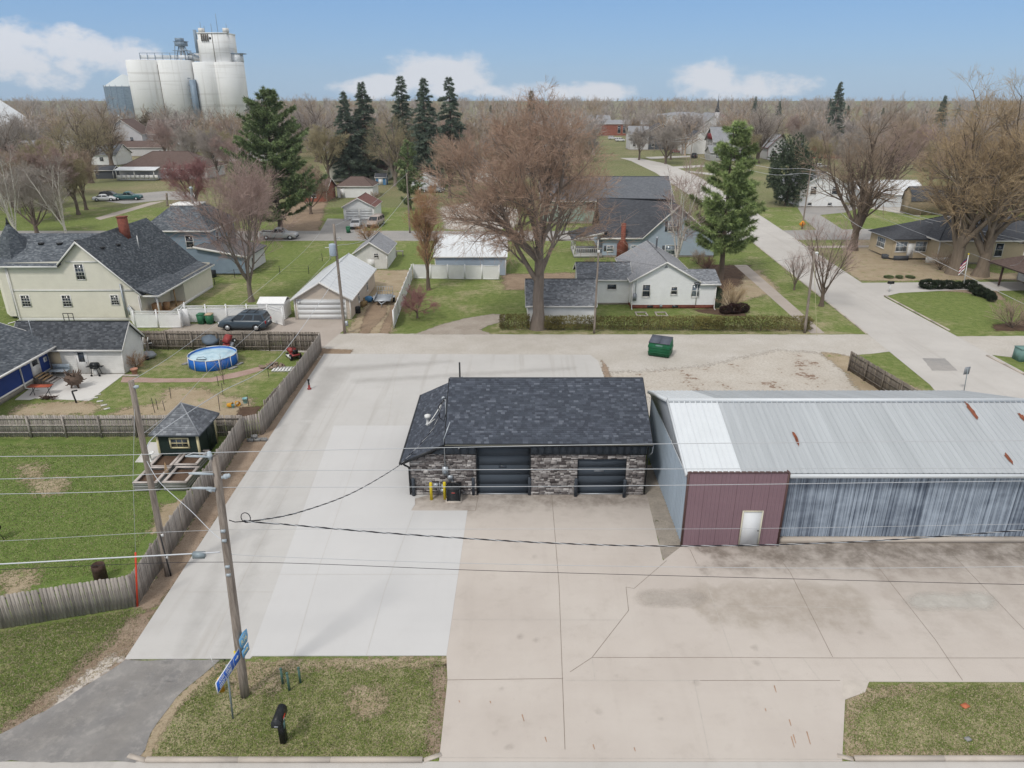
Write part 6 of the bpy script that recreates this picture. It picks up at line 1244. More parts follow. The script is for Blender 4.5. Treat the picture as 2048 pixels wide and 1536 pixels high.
for a, b in ((-.8,-.6),(.8,-.6),(-.8,.6),(.8,.6)): MB().box(a - .06, a + .06, b - .06, b + .06,.0,.1).build('skid', 'metal_dark', T)
T.location = (x, y + .6,.02); T.rotation_euler = (0,0,-.42)
# ---------------------------------------------------------------- houses behind the alley, right of centre
T = house('small_garage', 'small white garage with grey shingle roof behind the big maple trunk',1.6,8.25,68.8,73.6,2.15,4.05,'x', 'vinyl_white', 'roof_grey', tab='tab_mixed', over=.25, base=.1, cat='garage', doors=[('E',1.2,.12,.85,1.95)])
T = house('white_house', 'white house with shallow gable, brick base and grey roofs behind the hedge',12.9,19.9,74.6,86.0,3.15,5.15,'y', 'vinyl_white', 'roof_light', over=.3, base=.42, basemat='brick', wins=[('S',1.55,1.35,.75,1.25,1,2),('S',4.55,1.6,.6,.75,1,2)])
lapwall(T, [(0,.42),(2.1,.42),(2.1,2.95),(0,2.95)], (19.9,74.6),(1,0),'vinyl_white',.16); lapwall(T, [(0,.42),(5,.42),(5,2.95),(0,2.95)], (22.0,74.6),(0,1),'vinyl_white',.16); MB().box(19.9,21.98,74.62,79.6,-.05,.42).build('foundation', 'brick', T)
window(T, (0,74.6),(1,0),19.75,1.35,.75,1.25,'trim_white', 'glass_pale',1,2)
roofface(T, [(19.6,74.3,2.78),(22.35,74.3,2.78),(22.35,77.2,3.75),(19.0,77.2,3.75)], 'roof_grey',.12,'tab_mixed'); roofface(T, [(22.35,80.1,2.78),(19.6,80.1,2.78),(19.0,77.2,3.75),(22.35,77.2,3.75)], 'roof_grey',.12); MB().box(20.15,22.37,74.26,74.297,2.6,2.8).build('fascia', 'trim_white', T)
house('', '', 7.4,12.9,76.2,81.2,2.95,4.15,'x', 'vinyl_white', 'roof_dark', over=.3, base=.2, T=T, wins=[('S',3.55,1.75,.95,.5,1,1)], tab='tab_mixed')
m = MB(); m.prism([(16.2,74.56,4.5),(16.6,74.56,4.5),(16.4,74.56,4.75)], (0,.03,0)); m.build('gable_vent', 'metal_grey', T)
downspout(T, 12.95,74.45,0,3.0); downspout(T, 21.9,74.45,0,2.7); MB().lathe([(.1,5.0),(.1,6.1),(.16,6.15),(.16,6.3)], (16.8,82.5,0),8).build('flue', 'metal_galv', T)
x, z = vp(1270,594,74.5); m = MB(); m.box(x - .25, x + .15,74.4,74.57, z - .4, z + .35); m.tube([(x, 74.45, z + .35),(x, 74.45,4.6)], .035,6); m.build('meter_box', 'metal_grey', T)
x, z = vp(1322,614,74.4); m = MB(); m.ball((x, 74.4,.35),.16,8,6); m.tube([(x - .1,74.45,.5),(x - .1,74.45,.1)], .04,6); m.build('gas_meter', 'metal_grey', T)
for px in (1300,1350): x, z = vp(px, 616,74.55); MB().box(x - .32, x + .32,74.57,74.6,.1,.34).build('basement_window', 'glass_dark', T)
for i, (px, lab) in enumerate([(1285,'pale timber window well frame, left one below the white house'),(1325,'pale timber window well frame, right one below the white house')]):
    x, y = gp(px, 633); m = MB(); m.box(x - .6, x + .6, y, y + .1,0,.12); m.box(x - .6, x + .6, y + 1.3, y + 1.4,0,.12); m.box(x - .6, x - .5, y + .1, y + 1.3,0,.12); m.box(x + .5, x + .6, y + .1, y + 1.3,0,.12); one(m, 'timber_frame', 'bed_wood', lab, 'timber frame',(x, y, 0),'timber frames below the white house')
# pale blue house with chimney and porch
T = thing('pale_blue_house', 'pale blue house with dark roof, red brick chimney and white front porch', 'house',(20,106,0)); PY = 101.0
def X_(px, py=500): return vp(px, py, PY)[0]
def Z_(py, px=1300): return vp(px, py, PY)[1]
xa, xb, xc, xd, xe = X_(1205), X_(1285), X_(1350), X_(1428), X_(1428); ze, zp = Z_(473), Z_(411)
xl = xc - (xd - xc) * 1.0
lapwall(T, [(0,.3),(xd - xa, .3),(xd - xa, ze - .3),(xc - xa, zp),(xb - xa, ze),(0, ze)], (xa, PY),(1,0),'siding_blue',.19); lapwall(T, [(0,.3),(11,.3),(11, ze),(0, ze)], (xd, PY),(0,1),'siding_blue',.19); lapwall(T, [(0,.3),(11,.3),(11, ze),(0, ze)], (xa, PY + 11),(0,-1),'siding_blue',.19); lapwall(T, [(0,.3),(xd - xa, .3),(xd - xa, ze),(0, ze)], (xd, PY + 11),(-1,0),'siding_blue',.19)
MB().box(xa + .03, xd - .03, PY + .03, PY + 10.9,-.05,.3).build('foundation', 'foundation', T)
yr = PY + 5.2; zr = zp
roofface(T, [(xa - .4, PY - .4, ze - .15),(xb - .1, PY - .4, ze - .15),(xc, PY + 3.6, zp),(xa - .4, yr, zr + .4)], 'roof_dark',.14)
roofface(T, [(xd + .5, PY + 11.4, ze - .75),(xa - .4, PY + 11.4, ze - .15),(xa - .4, yr, zr + .4),(xc, yr, zr + .2)], 'roof_dark',.14)
roofface(T, [(xd + .5, PY - .4, ze - .75),(xd + .5, PY + 11.4, ze - .75),(xc, PY + 11.4, zp),(xc, PY - .4, zp + .06)], 'roof_dark',.14); roofface(T, [(xb - .1, PY + 3.6, ze - .1),(xb - .1, PY - .4, ze - .1),(xc, PY - .4, zp + .06),(xc, PY + 3.6, zp)], 'roof_dark',.14)
m = MB()
for a, b in (((xb - .1, ze - .1),(xc, zp + .08)),((xd + .5, ze - .75),(xc, zp + .08))): m.prism([(a[0], PY - .405, a[1] - .22),(a[0], PY - .405, a[1] + .02),(b[0], PY - .405, b[1] + .02),(b[0], PY - .405, b[1] - .24)], (0,-.03,0))
m.box(xa - .4, xb - .1, PY - .435, PY - .405, ze - .35, ze - .12); m.build('fascia', 'trim_white', T)
for px, py, w_, h, sh in [(1220,497,.8,.75,-1),(1268,497,.8,.75,1),(1345,453,1.1,1.4,0),(1340,500,1.3,1.3,0)]:
    x, z = vp(px, py, PY); window(T, (0, PY),(1,0), x, z - h / 2, w_, h, 'trim_white', 'glass_pale',1,2)
    for s in ((-1,1) if sh == 0 else (sh,)): MB().box(x + s * (w_ / 2 + .32) - .16, x + s * (w_ / 2 + .32) + .16, PY - .05, PY - .022, z - h / 2, z + h / 2).build('shutter', 'siding_dark', T)
cx_ = X_(1244); m = MB(); m.prism([(cx_ - .75, PY - .55,0),(cx_ + .75, PY - .55,0),(cx_ + .75, PY - .55,1.9),(cx_ + .3, PY - .55,2.6),(cx_ + .3, PY - .55, ze + 1.9),(cx_ - .3, PY - .55, ze + 1.9),(cx_ - .3, PY - .55,2.6),(cx_ - .75, PY - .55,1.9)], (0,.53,0)); m.build('chimney', 'brick', T)
xp0, xp1 = X_(1148), xa; MB().box(xp0, xp1, PY - .3, PY + 6,.02,.45).build('porch_floor', 'siding_grey', T); roofface(T, [(xp0 - .4, PY + 6,2.65),(xp0 - .4, PY - .7,2.65),(xp1 + .6, PY - .7,3.9),(xp1 + .6, PY + 6,3.9)], 'roof_dark',.14); MB().prism([(xp0 - .4, PY - .705,2.4),(xp0 - .4, PY - .705,2.68),(xp1, PY - .705,3.7),(xp1, PY - .705,3.4)], (0,-.03,0)).build('fascia', 'trim_white', T)
for x, y in ((xp0 + .1, PY - .2),(xp0 + .1, PY + 2.8),(xp0 + .1, PY + 5.8),(xp1 - .7, PY - .2)): MB().box(x - .08, x + .08, y - .08, y + .08,.45,2.6).build('porch_post', 'trim_white', T)
for z in (.6,1.25): MB().box(xp0 + .2, xp1 - .1, PY - .24, PY - .18, z, z + .06).build('porch_rail', 'trim_white', T); MB().box(xp0 + .07, xp0 + .13, PY, PY + 5.6, z, z + .06).build('porch_rail', 'trim_white', T)
for i in range(12): x = xp0 + .3 + i * (xp1 - xp0 - .4) / 12; MB().box(x, x + .04, PY - .23, PY - .19,.66,1.25).build('baluster', 'trim_white', T)
# green house further back
T = house('green_house', 'pale green low house with long grey roof behind the pale blue house',5.5,28.5,130,142,4.3,7.6,'x', 'siding_green', 'roof_grey', over=.5, base=.4, wins=[('S',8.6,2.3,1.5,1.4,2,2),('S',3.5,2.3,1.5,1.4,2,2)])
MB().box(20.5,24.2,129.9,129.97,3.2,3.6).build('sign_board', 'pvc', T)
# tan house
T = house('tan_house', 'tan house with dark roof and glazed front room behind the big bare trees',58.2,74.5,96.6,107.5,3.45,5.9,'x', 'vinyl_tan', 'roof_dark', 'trim_white', over=.45, base=.25, hip=4.0, wins=[('S',3.0,1.1,1.0,1.7,1,2),('S',8.2,1.1,1.0,1.7,1,2),('S',13.5,1.1,1.0,1.7,1,2)])
x0, x1, y0, y1 = 53.3,58.2,99.3,106.0
lapwall(T, [(0,.25),(4.9,.25),(4.9,3.0),(0,3.0)], (x0, y0),(1,0),'vinyl_tan',.16); lapwall(T, [(0,.25),(6.7,.25),(6.7,3.0),(0,3.0)], (x0, y1),(0,-1),'vinyl_tan',.16)
roofface(T, [(x0 - .4, y1 + .4,2.95),(x0 - .4, y0 - .4,2.95),(x1 + .9,101.5,4.8),(x1 + .9,104,4.8)], 'roof_dark',.12); roofface(T, [(x0 - .4, y0 - .4,2.95),(x1 + .6, y0 - .4,2.95),(x1 + .9,101.5,4.8)], 'roof_dark',.12)
window(T, (x0, y0),(1,0),1.2,1.2,1.5,1.3,'trim_white', 'glass_pale',3,2); window(T, (x0, y0),(1,0),3.9,1.2,1.5,1.3,'trim_white', 'glass_pale',3,2); window(T, (x0, y1),(0,-1),3.3,1.2,2.2,1.3,'trim_white', 'glass_pale',4,2); door(T, (x0, y0),(1,0),2.55,.3,.8,2.0)
for i, (px, py, lab) in enumerate([(1778,517,'dark stone step block left of the tan house entrance'),(1800,520,'dark stone step block in front of the tan house entrance')]): x, y = gp(px, py); m = MB(); m.cbox((x, y, .3),(1.9,.7,.6),-.05); one(m, 'step_block', 'siding_dark', lab, 'step',(x, y, 0),'step blocks at the tan house')
x, y = gp(1905,515); m = MB(); m.box(56.5,59.5,96.0,96.3,.3,1.0); one(m, 'covered_board', 'paint_white_old', 'pale board leaning at the front of the tan house', 'board',(57,96,0))
m = MB(); x, y = gp(1770,474); m.cbox((x, y, .5),(2.2,1.2,.9),.1); m.cbox((x + .6, y + .1,1.05),(.9,.9,.2),.1); one(m, 'covered_trailer', 'black_plastic', 'black covered trailer standing at the far kerb by the tan house', 'trailer',(x, y, 0))
# house at the right edge with brown porch roof
T = house('edge_house', 'white house with brown porch roof cut by the right edge of the picture',63.0,72.0,78.6,87,4.9,7.0,'x', 'vinyl_white', 'roof_brown', over=.5, base=.2, wins=[('S',1.6,1.0,1.0,1.3,1,2),('S',5.0,1.0,1.0,1.3,1,2),('S',3.5,3.6,1.0,1.2,1,2)])
roofface(T, [(58.2,75.9,2.75),(72,75.9,2.75),(72,78.5,3.5),(61,78.5,3.5)], 'roof_brown',.15); roofface(T, [(58.2,86,2.75),(58.2,75.9,2.75),(62.9,78.5,3.5),(62.9,86,3.5)], 'roof_brown',.15)
for x, y in ((58.8,76.3),(63.2,76.3),(58.8,84)): MB().box(x - .09, x + .09, y - .09, y + .09,.2,2.65).build('porch_post', 'steel_brown', T)
MB().box(58.6,72,76.1,78.4,.02,.35).build('porch_floor', 'brick', T); MB().box(58.55,60.6,76.0,76.08,.02,.4).build('porch_skirt', 'trim_white', T)
# white gabled house and sheds, right of the side street
T = house('white_gable_house', 'white two level house with pale roof beyond the cross street',59.5,69.0,150.5,163,4.3,7.0,'y', 'vinyl_white', 'roof_light', over=.4, base=.2, wins=[('S',2.6,2.6,1.1,1.5,1,2),('S',7.0,2.6,1.1,1.5,1,2),('S',2.2,.4,.8,.5,1,1),('S',6.4,.4,.8,.5,1,1)])
T = house('low_metal_garage', 'long low white metal building beside the white gabled house',72.5,86,150.5,162,2.6,4.8,'x', 'metal_white', 'metal_white', over=.2, base=.05, cat='building')
T = thing('barn_shed', 'small brown gambrel barn shed beside the low metal building', 'shed',(79,143,0)); x0, x1, y0, y1 = 77.0,86.0,139.8,143.5
prf = [(y0,0),(y0,2.6),(y0 + .5,4.2),((y0 + y1) / 2,5.2),(y1 - .5,4.2),(y1,2.6),(y1,0)]
MB().prism([(x0, y, z) for y, z in prf], (x1 - x0,0,0)).build('wall', M('barn_brown', '8b7d68',.85,.12), T)
for (ya, za),(yb, zb) in zip(prf[1:5], prf[2:6]): roofface(T, [(x0 - .2, ya - (.1 if za < 3 and ya < 141 else 0), za + .05),(x1 + .2, ya - (.1 if za < 3 and ya < 141 else 0), za + .05),(x1 + .2, yb, zb + .05),(x0 - .2, yb, zb + .05)], 'roof_dark',.08)
MB().box(x0 - .05, x0 - .01,140.8,142.5,.05,2.4).build('door', 'barn_brown', T)
# two door garage and houses north of the cross street
house('two_door_garage', 'white garage with two doors and red brown roof across the cross street',-31.2,-25.6,134,141.5,2.5,4.0,'y', 'vinyl_white', 'roof_red', over=.3, base=.05, cat='garage', updoors=[('S',1.55,2.3,1.95),('S',4.15,2.3,1.95)])
house('flat_white_garage', 'white garage with brown hipped roof behind the two door garage',-39.5,-31.5,165,172,2.7,4.3,'x', 'vinyl_white', 'roof_brown', over=.3, base=.05, cat='garage', hip=2.5, doors=[('S',1.2,.1,.9,2.0)])
T = house('cream_cottage', 'cream cottage with brown roofs behind the white garage',-44.5,-34,200,209,2.9,5.6,'x', 'vinyl_cream', 'roof_brown', over=.4, base=.2, wins=[('S',2.2,1.2,.9,1.3,1,2),('S',6.5,1.2,.9,1.3,1,2)]); house('', '', -49.5,-44.5,198,210,3.3,6.4,'y', 'vinyl_cream', 'roof_brown', over=.4, base=.2, T=T, wins=[('S',2.5,1.2,.9,1.3,1,2)])
house('brick_cottage', 'low brown brick house half hidden by the tall pine',-48.5,-40.2,158,166,2.8,4.6,'x', 'brick_far', 'roof_brown', over=.4, base=.1, wins=[('S',5.5,1.0,1.0,1.1,1,2)])
house('blue_garden_shed', 'small blue garden shed behind the cream cottage lawn',-35.3,-32.6,190,192.5,2.0,2.8,'x', M('shed_blue', '4f7da5',.7,.1),'roof_dark', over=.2, base=.05, cat='shed', doors=[('S',1.3,.08,1.0,1.7)])
house('white_gable_barn', 'white gabled metal garage behind the leaning street pole',-24.6,-18.2,179,187,2.4,3.9,'y', 'metal_white', 'metal_white', over=.2, base=.05, cat='garage'); house('white_pointed_garage', 'white pointed garage half hidden by the big maple',-11.5,-4.0,196,204,2.7,5.4,'y', 'vinyl_white', 'roof_light', over=.3, base=.05, cat='garage')
house('grey_long_house', 'grey low house hidden behind the crown of the big maple',0,14,215,224,3.0,5.6,'x', 'siding_palegrey', 'roof_grey', over=.4, base=.2, wins=[('S',3,1.2,1.2,1.2,1,2),('S',10,1.2,1.2,1.2,1,2)])
# far left houses
T = house('brown_roof_house', 'white house with brown hipped roof and railed porch at far left',-108,-84,203,216,3.2,7.0,'x', 'siding_palegrey', 'roof_brown', over=.5, base=.3, hip=7, wins=[('S',17,1.2,.9,1.8,1,2),('S',20,1.2,.9,1.8,1,2)])
MB().box(-107.5,-97,200,203,.1,.5).build('porch_floor', 'siding_grey', T); roofface(T, [(-107.8,199.6,2.8),(-96.6,199.6,2.8),(-96.6,203,3.4),(-107.8,203,3.4)], 'metal_white',.12)
for i in range(9): x = -107.3 + i * 1.25; MB().box(x, x + 1.1,199.95,200.0,.5,1.5).build('porch_panel', 'trim_white', T)
for x in (-107.4,-102.5,-97.2): MB().box(x - .1, x + .1,199.9,200.1,.5,2.7).build('porch_post', 'trim_white', T)
house('dark_far_shed', 'small dark shed left of the brown roofed house',-116,-111,205,209,2.4,3.3,'x', 'siding_dark', 'roof_dark', over=.3, base=.05, cat='shed')
house('grey_cross_house', 'light grey house with steep gables below the grain elevator',-158,-144,292,302,8.0,13.0,'y', 'siding_palegrey', 'roof_brown', over=.5, base=.3, wins=[('S',4,4.8,1.2,1.8,1,2),('S',10,4.8,1.2,1.8,1,2)])
T = house('grey_far_house', 'light grey house with brown roof and low front wing near the elevator',-144,-128,296,306,8.0,12.6,'x', 'siding_palegrey', 'roof_brown', over=.5, base=.3, wins=[('S',3,4.8,1.2,1.8,1,2),('S',8,4.8,1.4,2.0,1,2),('S',13,4.8,1.2,1.8,1,2)]); house('', '', -156,-130,284,292,3.4,5.4,'x', 'siding_palegrey', 'roof_brown', over=.4, base=.2, T=T, wins=[('S',22,1.2,1.0,1.0,1,1)])
house('white_low_house', 'white low house with violet grey roof at far left',-168,-150,252,262,3.4,7.2,'x', 'vinyl_white', 'roof_light', over=.4, base=.2, wins=[('S',12,1.2,1.2,1.2,1,2),('S',15,1.2,1.2,1.2,1,2)]); house('white_plain_house', 'plain white house with grey roof right of the violet grey roof',-148,-131,246,256,3.6,6.4,'x', 'vinyl_white', 'roof_grey', over=.4, base=.2, wins=[('S',12,1.4,1.2,1.2,1,2)])
house('corner_grey_garage', 'white garage with grey roof behind the birches at far left',-124,-116.5,183,190,2.8,4.4,'y', 'vinyl_white', 'roof_light', over=.3, base=.05, cat='garage'); house('green_trim_house', 'pale house with white rake trim hidden among the left trees',-148,-133,168,180,4.4,8.6,'y', 'siding_palegrey', 'siding_dark', over=.4, base=.2, wins=[('S',8,2.0,1.1,1.6,1,2)])
# far houses right of the maple
house('brick_school', 'long low red brick school far behind the maple',48,84,436,455,6.5,8.4,'x', 'brick_far', 'roof_light', over=.4, base=.2, hip=6, cat='school', wins=[('S',14 + 3 * i, 1.5,1.6,4.0,1,2) for i in range(6)])
house('white_school_wing', 'small white building behind the brick school',46,60,462,474,7.5,10.5,'x', 'vinyl_white', 'roof_light', over=.4, base=.2, cat='building')
house('pale_grey_gym', 'pale grey flat topped hall left of the church steeple',84,110,420,440,11.5,13.0,'x', 'siding_palegrey', 'roof_light', over=.2, base=.2, cat='hall', hip=8)
T = house('church', 'grey roofed church with a thin dark steeple in the distance',100,116,400,425,7,13,'y', 'siding_palegrey', 'roof_light', over=.4, base=.3, cat='church', wins=[('S',8,3,2.2,4.5,1,2)]); MB().box(107.0,109.0,398.5,400.5,0,13.5).build('tower', 'siding_palegrey', T); MB().lathe([(1.3,13.5),(.5,17),(.12,20),(.05,22.5)], (108,400,0),8).build('spire', 'siding_dark', T)
house('red_brick_house', 'square red brick house with hipped roof in the distance',118,140,478,494,8.0,11.5,'x', 'brick_far', 'roof_red', over=.8, base=.3, hip=8, wins=[('S',4,4.6,2,2.2,1,2),('S',10,4.6,2,2.2,1,2),('S',17,4.6,2,2.2,1,2)])
T = house('dark_grey_house', 'dark grey two storey house with white windows behind the far lawn tree',58,69,318,330,7.5,10.6,'y', 'siding_dark', 'roof_dark', over=.4, base=.3, wins=[('S',2,1.5,1.2,2.2,1,2),('S',9.3,1.5,1.2,2.2,1,2),('S',9.3,5,1.2,2.0,1,2)]); house('', '', 50,58,318,328,6.5,9.5,'x', 'siding_palegrey', 'roof_light', over=.3, base=.3, T=T, wins=[('S',2,1.5,1.1,2,1,2),('S',5.5,1.5,1.1,2,1,2)])
house('far_white_garage', 'white gabled garage next to the dark grey house',68,80,296,306,4.2,8.6,'y', 'vinyl_white', 'roof_dark', over=.3, base=.05, cat='garage')
T = house('blue_roof_house', 'grey house with slate blue roof and red gable near the right pine',72.5,86,268,280,6.6,11.0,'x', 'siding_grey', 'roof_light', over=.6, base=.3, wins=[('W',4,4.5,1.2,1.6,1,2),('W',8,4.5,1.2,1.6,1,2),('W',4,1.5,1.6,1.6,1,2)]); house('', '', 70,84,262,269,3.2,5.2,'x', 'siding_grey', 'roof_light', over=.4, base=.3, T=T, wins=[('S',2.5,1.2,1.2,1.4,1,2),('S',5,1.2,1.2,1.4,1,2)]); MB().box(72.0,72.4,271,277,6.8,8.8).build('red_gable', M('gable_red', '7a2f33',.8,.1), T)
house('orange_roof_house', 'white house with orange roof behind the right pine',94,106,328,338,6,9.6,'y', 'vinyl_white', M('roof_orange', 'a8714f',.9,.12), over=.4, base=.2); house('grey_arch_house', 'grey cottage with red trimmed gable between the pines',92,100,268,276,4.6,8.6,'y', 'siding_palegrey', 'roof_light', 'gable_red', over=.5, base=.2, wins=[('S',2.4,1.4,1,1.5,1,2),('S',5.6,1.4,1,1.5,1,2)])
house('brick_gable_house', 'red brick gabled house behind the dark round evergreen',108,121,272,284,4.4,9.4,'y', 'brick_far', 'roof_grey', over=.4, base=.2); house('far_grey_roof_house', 'low house with light grey roof behind the brick gable',122,144,286,298,3.8,7.8,'x', 'siding_palegrey', 'roof_grey', over=.4, base=.2); house('far_edge_house', 'pale house glimpsed through the big bare trees at far right',124,146,196,208,4.5,8.0,'x', 'vinyl_white', 'roof_light', over=.4, base=.2, wins=[('S',4,1.5,1.5,1.5,1,2),('S',14,1.5,1.5,1.5,1,2)])
for i, (x, y, w_, d_, e_, r_, lab) in enumerate([(-98,430,26,14,6,7.5,'long white roofed warehouse at the foot of the grain elevator'),(-60,400,22,12,5,7,'white building left of the spruces in the distance'),(-30,420,26,14,5.5,7.2,'white long roof behind the spruces'),(4,440,30,14,6,7.8,'white roofed building just left of the maple top'),(20,330,16,10,4.5,7.5,'pale far house behind the maple crown'),(180,330,18,10,4.5,8,'pale far house right of the orange roof'),(-210,330,22,12,4.5,7.5,'pale far house behind the left trees'),(-182,210,18,10,4,7.2,'pale house at the far left edge behind trees'),(-106,262,20,11,3.6,7.2,'low pale house with grey roof right of the dark red tree'),(-78,300,18,10,3.8,7.4,'pale grey roofed house between the elevator and the tall pine')]):
    house('far_house', lab, x, x + w_, y, y + d_, e_, r_, 'x', 'vinyl_white' if i < 4 else 'siding_palegrey', 'metal_white' if i < 4 else 'roof_light', over=.3, base=.1, cat='building', wins=[('S', w_ * .3,1.5,1.4,1.5,1,2),('S', w_ * .7,1.5,1.4,1.5,1,2)])
house('white_lean_building', 'tall white roofed barn at the far left edge',-238,-205,300,330,8,20,'y', 'metal_white', 'metal_white', over=.4, base=.1, cat='barn')
# ---------------------------------------------------------------- grain elevator
q = NT('silo_concrete'); v = q.mapv((1.2,1.2,.05)); k = q.mix(q.ramp(q.noise(.06,5,.6),.35,.7), lin('e8e8e6'), lin('efefee')); k = q.mix(q.ramp(q.noise(.35,6,.65, v),.52,.75,0,.6), k, lin('b3afa8')); v2 = q.mapv((.03,.03,.9)); k = q.mix(q.ramp(q.noise(.6,3,.6, v2),.54,.66,0,.35), k, lin('b5b2ac')); q.col(k, .9)
M('elevator_steel', '7f90a0',.5,.12,.5); M('bin_steel', '8a9aa8',.4,.2,.6, metal=.4, stretch=(1,1,4)); M('streak', '6f665b',.95,.2,.3)
GY = 450.0
def ex(px, py=190): return vp(px, py, GY)[0]
def ez_(py, px=370): return vp(px, py, GY)[1]
T = thing('grain_elevator', 'tall white concrete grain elevator with clustered silos and head house', 'grain elevator',(ex(375), GY, 0))
zt = ez_(122); zt2 = ez_(126); bx = [(ex(262), ex(320)),(ex(318), ex(378)),(ex(406), ex(445)),(ex(443), ex(480))]
# silos: measured at mid height
c = [(vp(300,190, GY)[0], 9.6),(vp(362,190, GY)[0], 9.8),(vp(424,190, GY)[0], 8.2),(vp(466,190, GY)[0], 8.4)]
for i, (x, r_) in enumerate(c): MB().lathe([(r_, 0),(r_, zt if i < 2 else zt2),(r_ * .98,(zt if i < 2 else zt2) + .3),(.1,(zt if i < 2 else zt2) + .31)], (x, GY, 0),36).build('silo', 'silo_concrete', T)
for i, (x, r_) in enumerate(c): MB().lathe([(r_, 0),(r_, zt - .3),(.1, zt - .29)], (x * 1.045, GY + 19,0),28).build('silo', 'silo_concrete', T)
xm = (c[1][0] + c[2][0]) / 2; MB().lathe([(7.2,0),(7.2, zt2 - 1.5),(.1, zt2 - 1.4)], (xm + 1, GY + 9,0),28).build('silo', 'silo_concrete', T)
for a, b in ((0,1),(2,3)): x = (c[a][0] + c[b][0]) / 2; MB().box(x - 1.2, x + 1.2, GY - 3.4, GY - 2.0,0, zt2 - .5).build('silo_web', 'silo_concrete', T); MB().box(x - .6, x + .6, GY - 3.7, GY - 3.41,0, zt2 - 1).build('seam_strip', 'streak', T)  # web and a dark strip along the seam between neighbouring silos
zh = ez_(68,432); xh0, xh1 = vp(404,95, GY)[0], vp(461,95, GY)[0]; MB().box(xh0, xh1, GY - 4, GY + 10, zt2, zh).build('head_house', 'silo_concrete', T); MB().box(xh0 - .3, xh1 + .3, GY - 4.3, GY + 10.3, zh + .002, zh + .5).build('parapet', 'silo_concrete', T)
MB().box(xh1 + .01, xh1 + 5, GY - 1, GY + 5, zt2 + .32, ez_(108)).build('annex', 'metal_white', T); MB().box(xh1 + .01, xh1 + 7, GY - 1.3, GY + 5.3, ez_(108) + .002, ez_(107) + .2).build('annex_roof', 'elevator_steel', T)
MB().box((xh0 + xh1) / 2 - .15,(xh0 + xh1) / 2 + .15, GY - 4.15, GY - 4.01, zt2, zh).build('joint_streak', 'streak', T); MB().box((xh0 + xh1) / 2 - 1.8,(xh0 + xh1) / 2 - .7, GY - 4.1, GY - 4.01, zh - 3, zh - 1.8).build('window', 'glass_dark', T)
for px, h_ in ((407,6),(414,4),(428,5),(440,10),(458,5)): x = vp(px, 66, GY)[0]; MB().tube([(x, GY - 3, zh),(x, GY - 3, zh + h_)], .14,5).build('aerial', 'elevator_steel', T)
for px in (408,456): x = vp(px, 72, GY)[0]; MB().box(x - 1.3, x + 1.3, GY - 3.9, GY - 1, zh + .51, zh + 2.8).build('cell_panel', 'trim_white', T)
for px in (409,413,417,421): x = vp(px, 76, GY)[0]; MB().box(x - .25, x + .25, GY - 4.6, GY - 4.02, zh - 4, zh - .3).build('cell_panel', 'streak', T)
MB().box(xh0 - 1.2, xh0 - .02, GY - 3, GY - 1, zt2, zh - 3).build('leg_casing', 'trim_white', T); MB().box(xh0 - 2.4, xh0 - 1.21, GY - 3.5, GY - 1.5, zt2 + 5, zt2 + 17).build('lift_cage', 'elevator_steel', T)
# gallery and distribution tower on the left silos
zg = zt + .4
for s0, s1 in ((283,340),(340,400)): x0, x1 = vp(s0,117, GY)[0], vp(s1,117, GY)[0]; MB().box(x0, x1, GY - 1.2, GY + 1.2, zg + .8, zg + 2.6).build('conveyor_gallery', 'metal_white', T)
for k_ in range(9): x = vp(283 + k_ * 15,118, GY)[0]; MB().box(x - .12, x + .12, GY - 1.6, GY - 1.25, zt, zg + 3.6).build('gallery_post', 'elevator_steel', T)
x0, x1 = vp(282,112, GY)[0], vp(405,112, GY)[0]; MB().box(x0, x1, GY - 1.62, GY - 1.3, zg + 3.61, zg + 3.85).build('gallery_rail', 'elevator_steel', T)
xt = vp(364,100, GY)[0]; zt3 = ez_(80,364)
for dx_ in (-3.2,-1,1.2,3.4): MB().tube([(xt + dx_ * 1.3, GY, zt),(xt + dx_ * .45, GY, zt3 - 3)], .75 if dx_ in (-1,1.2) else .3,6).build('spout', 'metal_white' if dx_ in (-1,1.2) else 'elevator_steel', T)
MB().box(xt - 3.0, xt + 3.0, GY - 2, GY + 2, zt3 - 3.2, zt3 - .8).build('distributor', 'elevator_steel', T); MB().box(xt - 2.6, xt + 1.4, GY - 1.5, GY + 1.5, zt3 - .79, zt3 + 1).build('leg_head', 'elevator_steel', T); MB().box(xt - 4.5, xt + 4.5, GY - 2.2, GY + 2.2, zt + 5.2, zt + 5.5).build('platform', 'elevator_steel', T); MB().box(xt - 3.6, xt + 3.6, GY - 2.2, GY + 2.2, zt + 10.0, zt + 10.25).build('platform', 'elevator_steel', T); MB().box(xt + 2, xt + 9, GY + 1, GY + 6, zt, zt + 4).build('penthouse', 'silo_concrete', T)
for dx_ in (-4.2,4.2): MB().bar((xt + dx_, GY - 2, zt),(xt + dx_ * .7, GY - 2, zt3 - 3),.35).build('tower_leg', 'elevator_steel', T)
MB().bar((xt + 3, GY - 2, zt + 6),(xt + 14, GY - 2, zt2 + .5),.6).build('spout', 'elevator_steel', T)
x = vp(401,195, GY)[0]; MB().box(x - 1.4, x + 1.4, GY - 9, GY - 6,8, ez_(160,401)).build('bucket_leg', 'elevator_steel', T)
for k_ in range(7): MB().box(x - 2.4, x - 1.41, GY - 8.5, GY - 6.5,9 + k_ * 3.6,9.4 + k_ * 3.6).build('landing', 'elevator_steel', T)
T = thing('grain_bin', 'blue grey corrugated steel grain bin left of the concrete elevator', 'grain bin',(vp(258,190, GY)[0], GY + 25,0)); x = vp(254,190, GY + 25)[0]; zb_ = vp(250,173, GY + 25)[1]; zp_ = vp(255,150, GY + 25)[1]; rb = 12.0
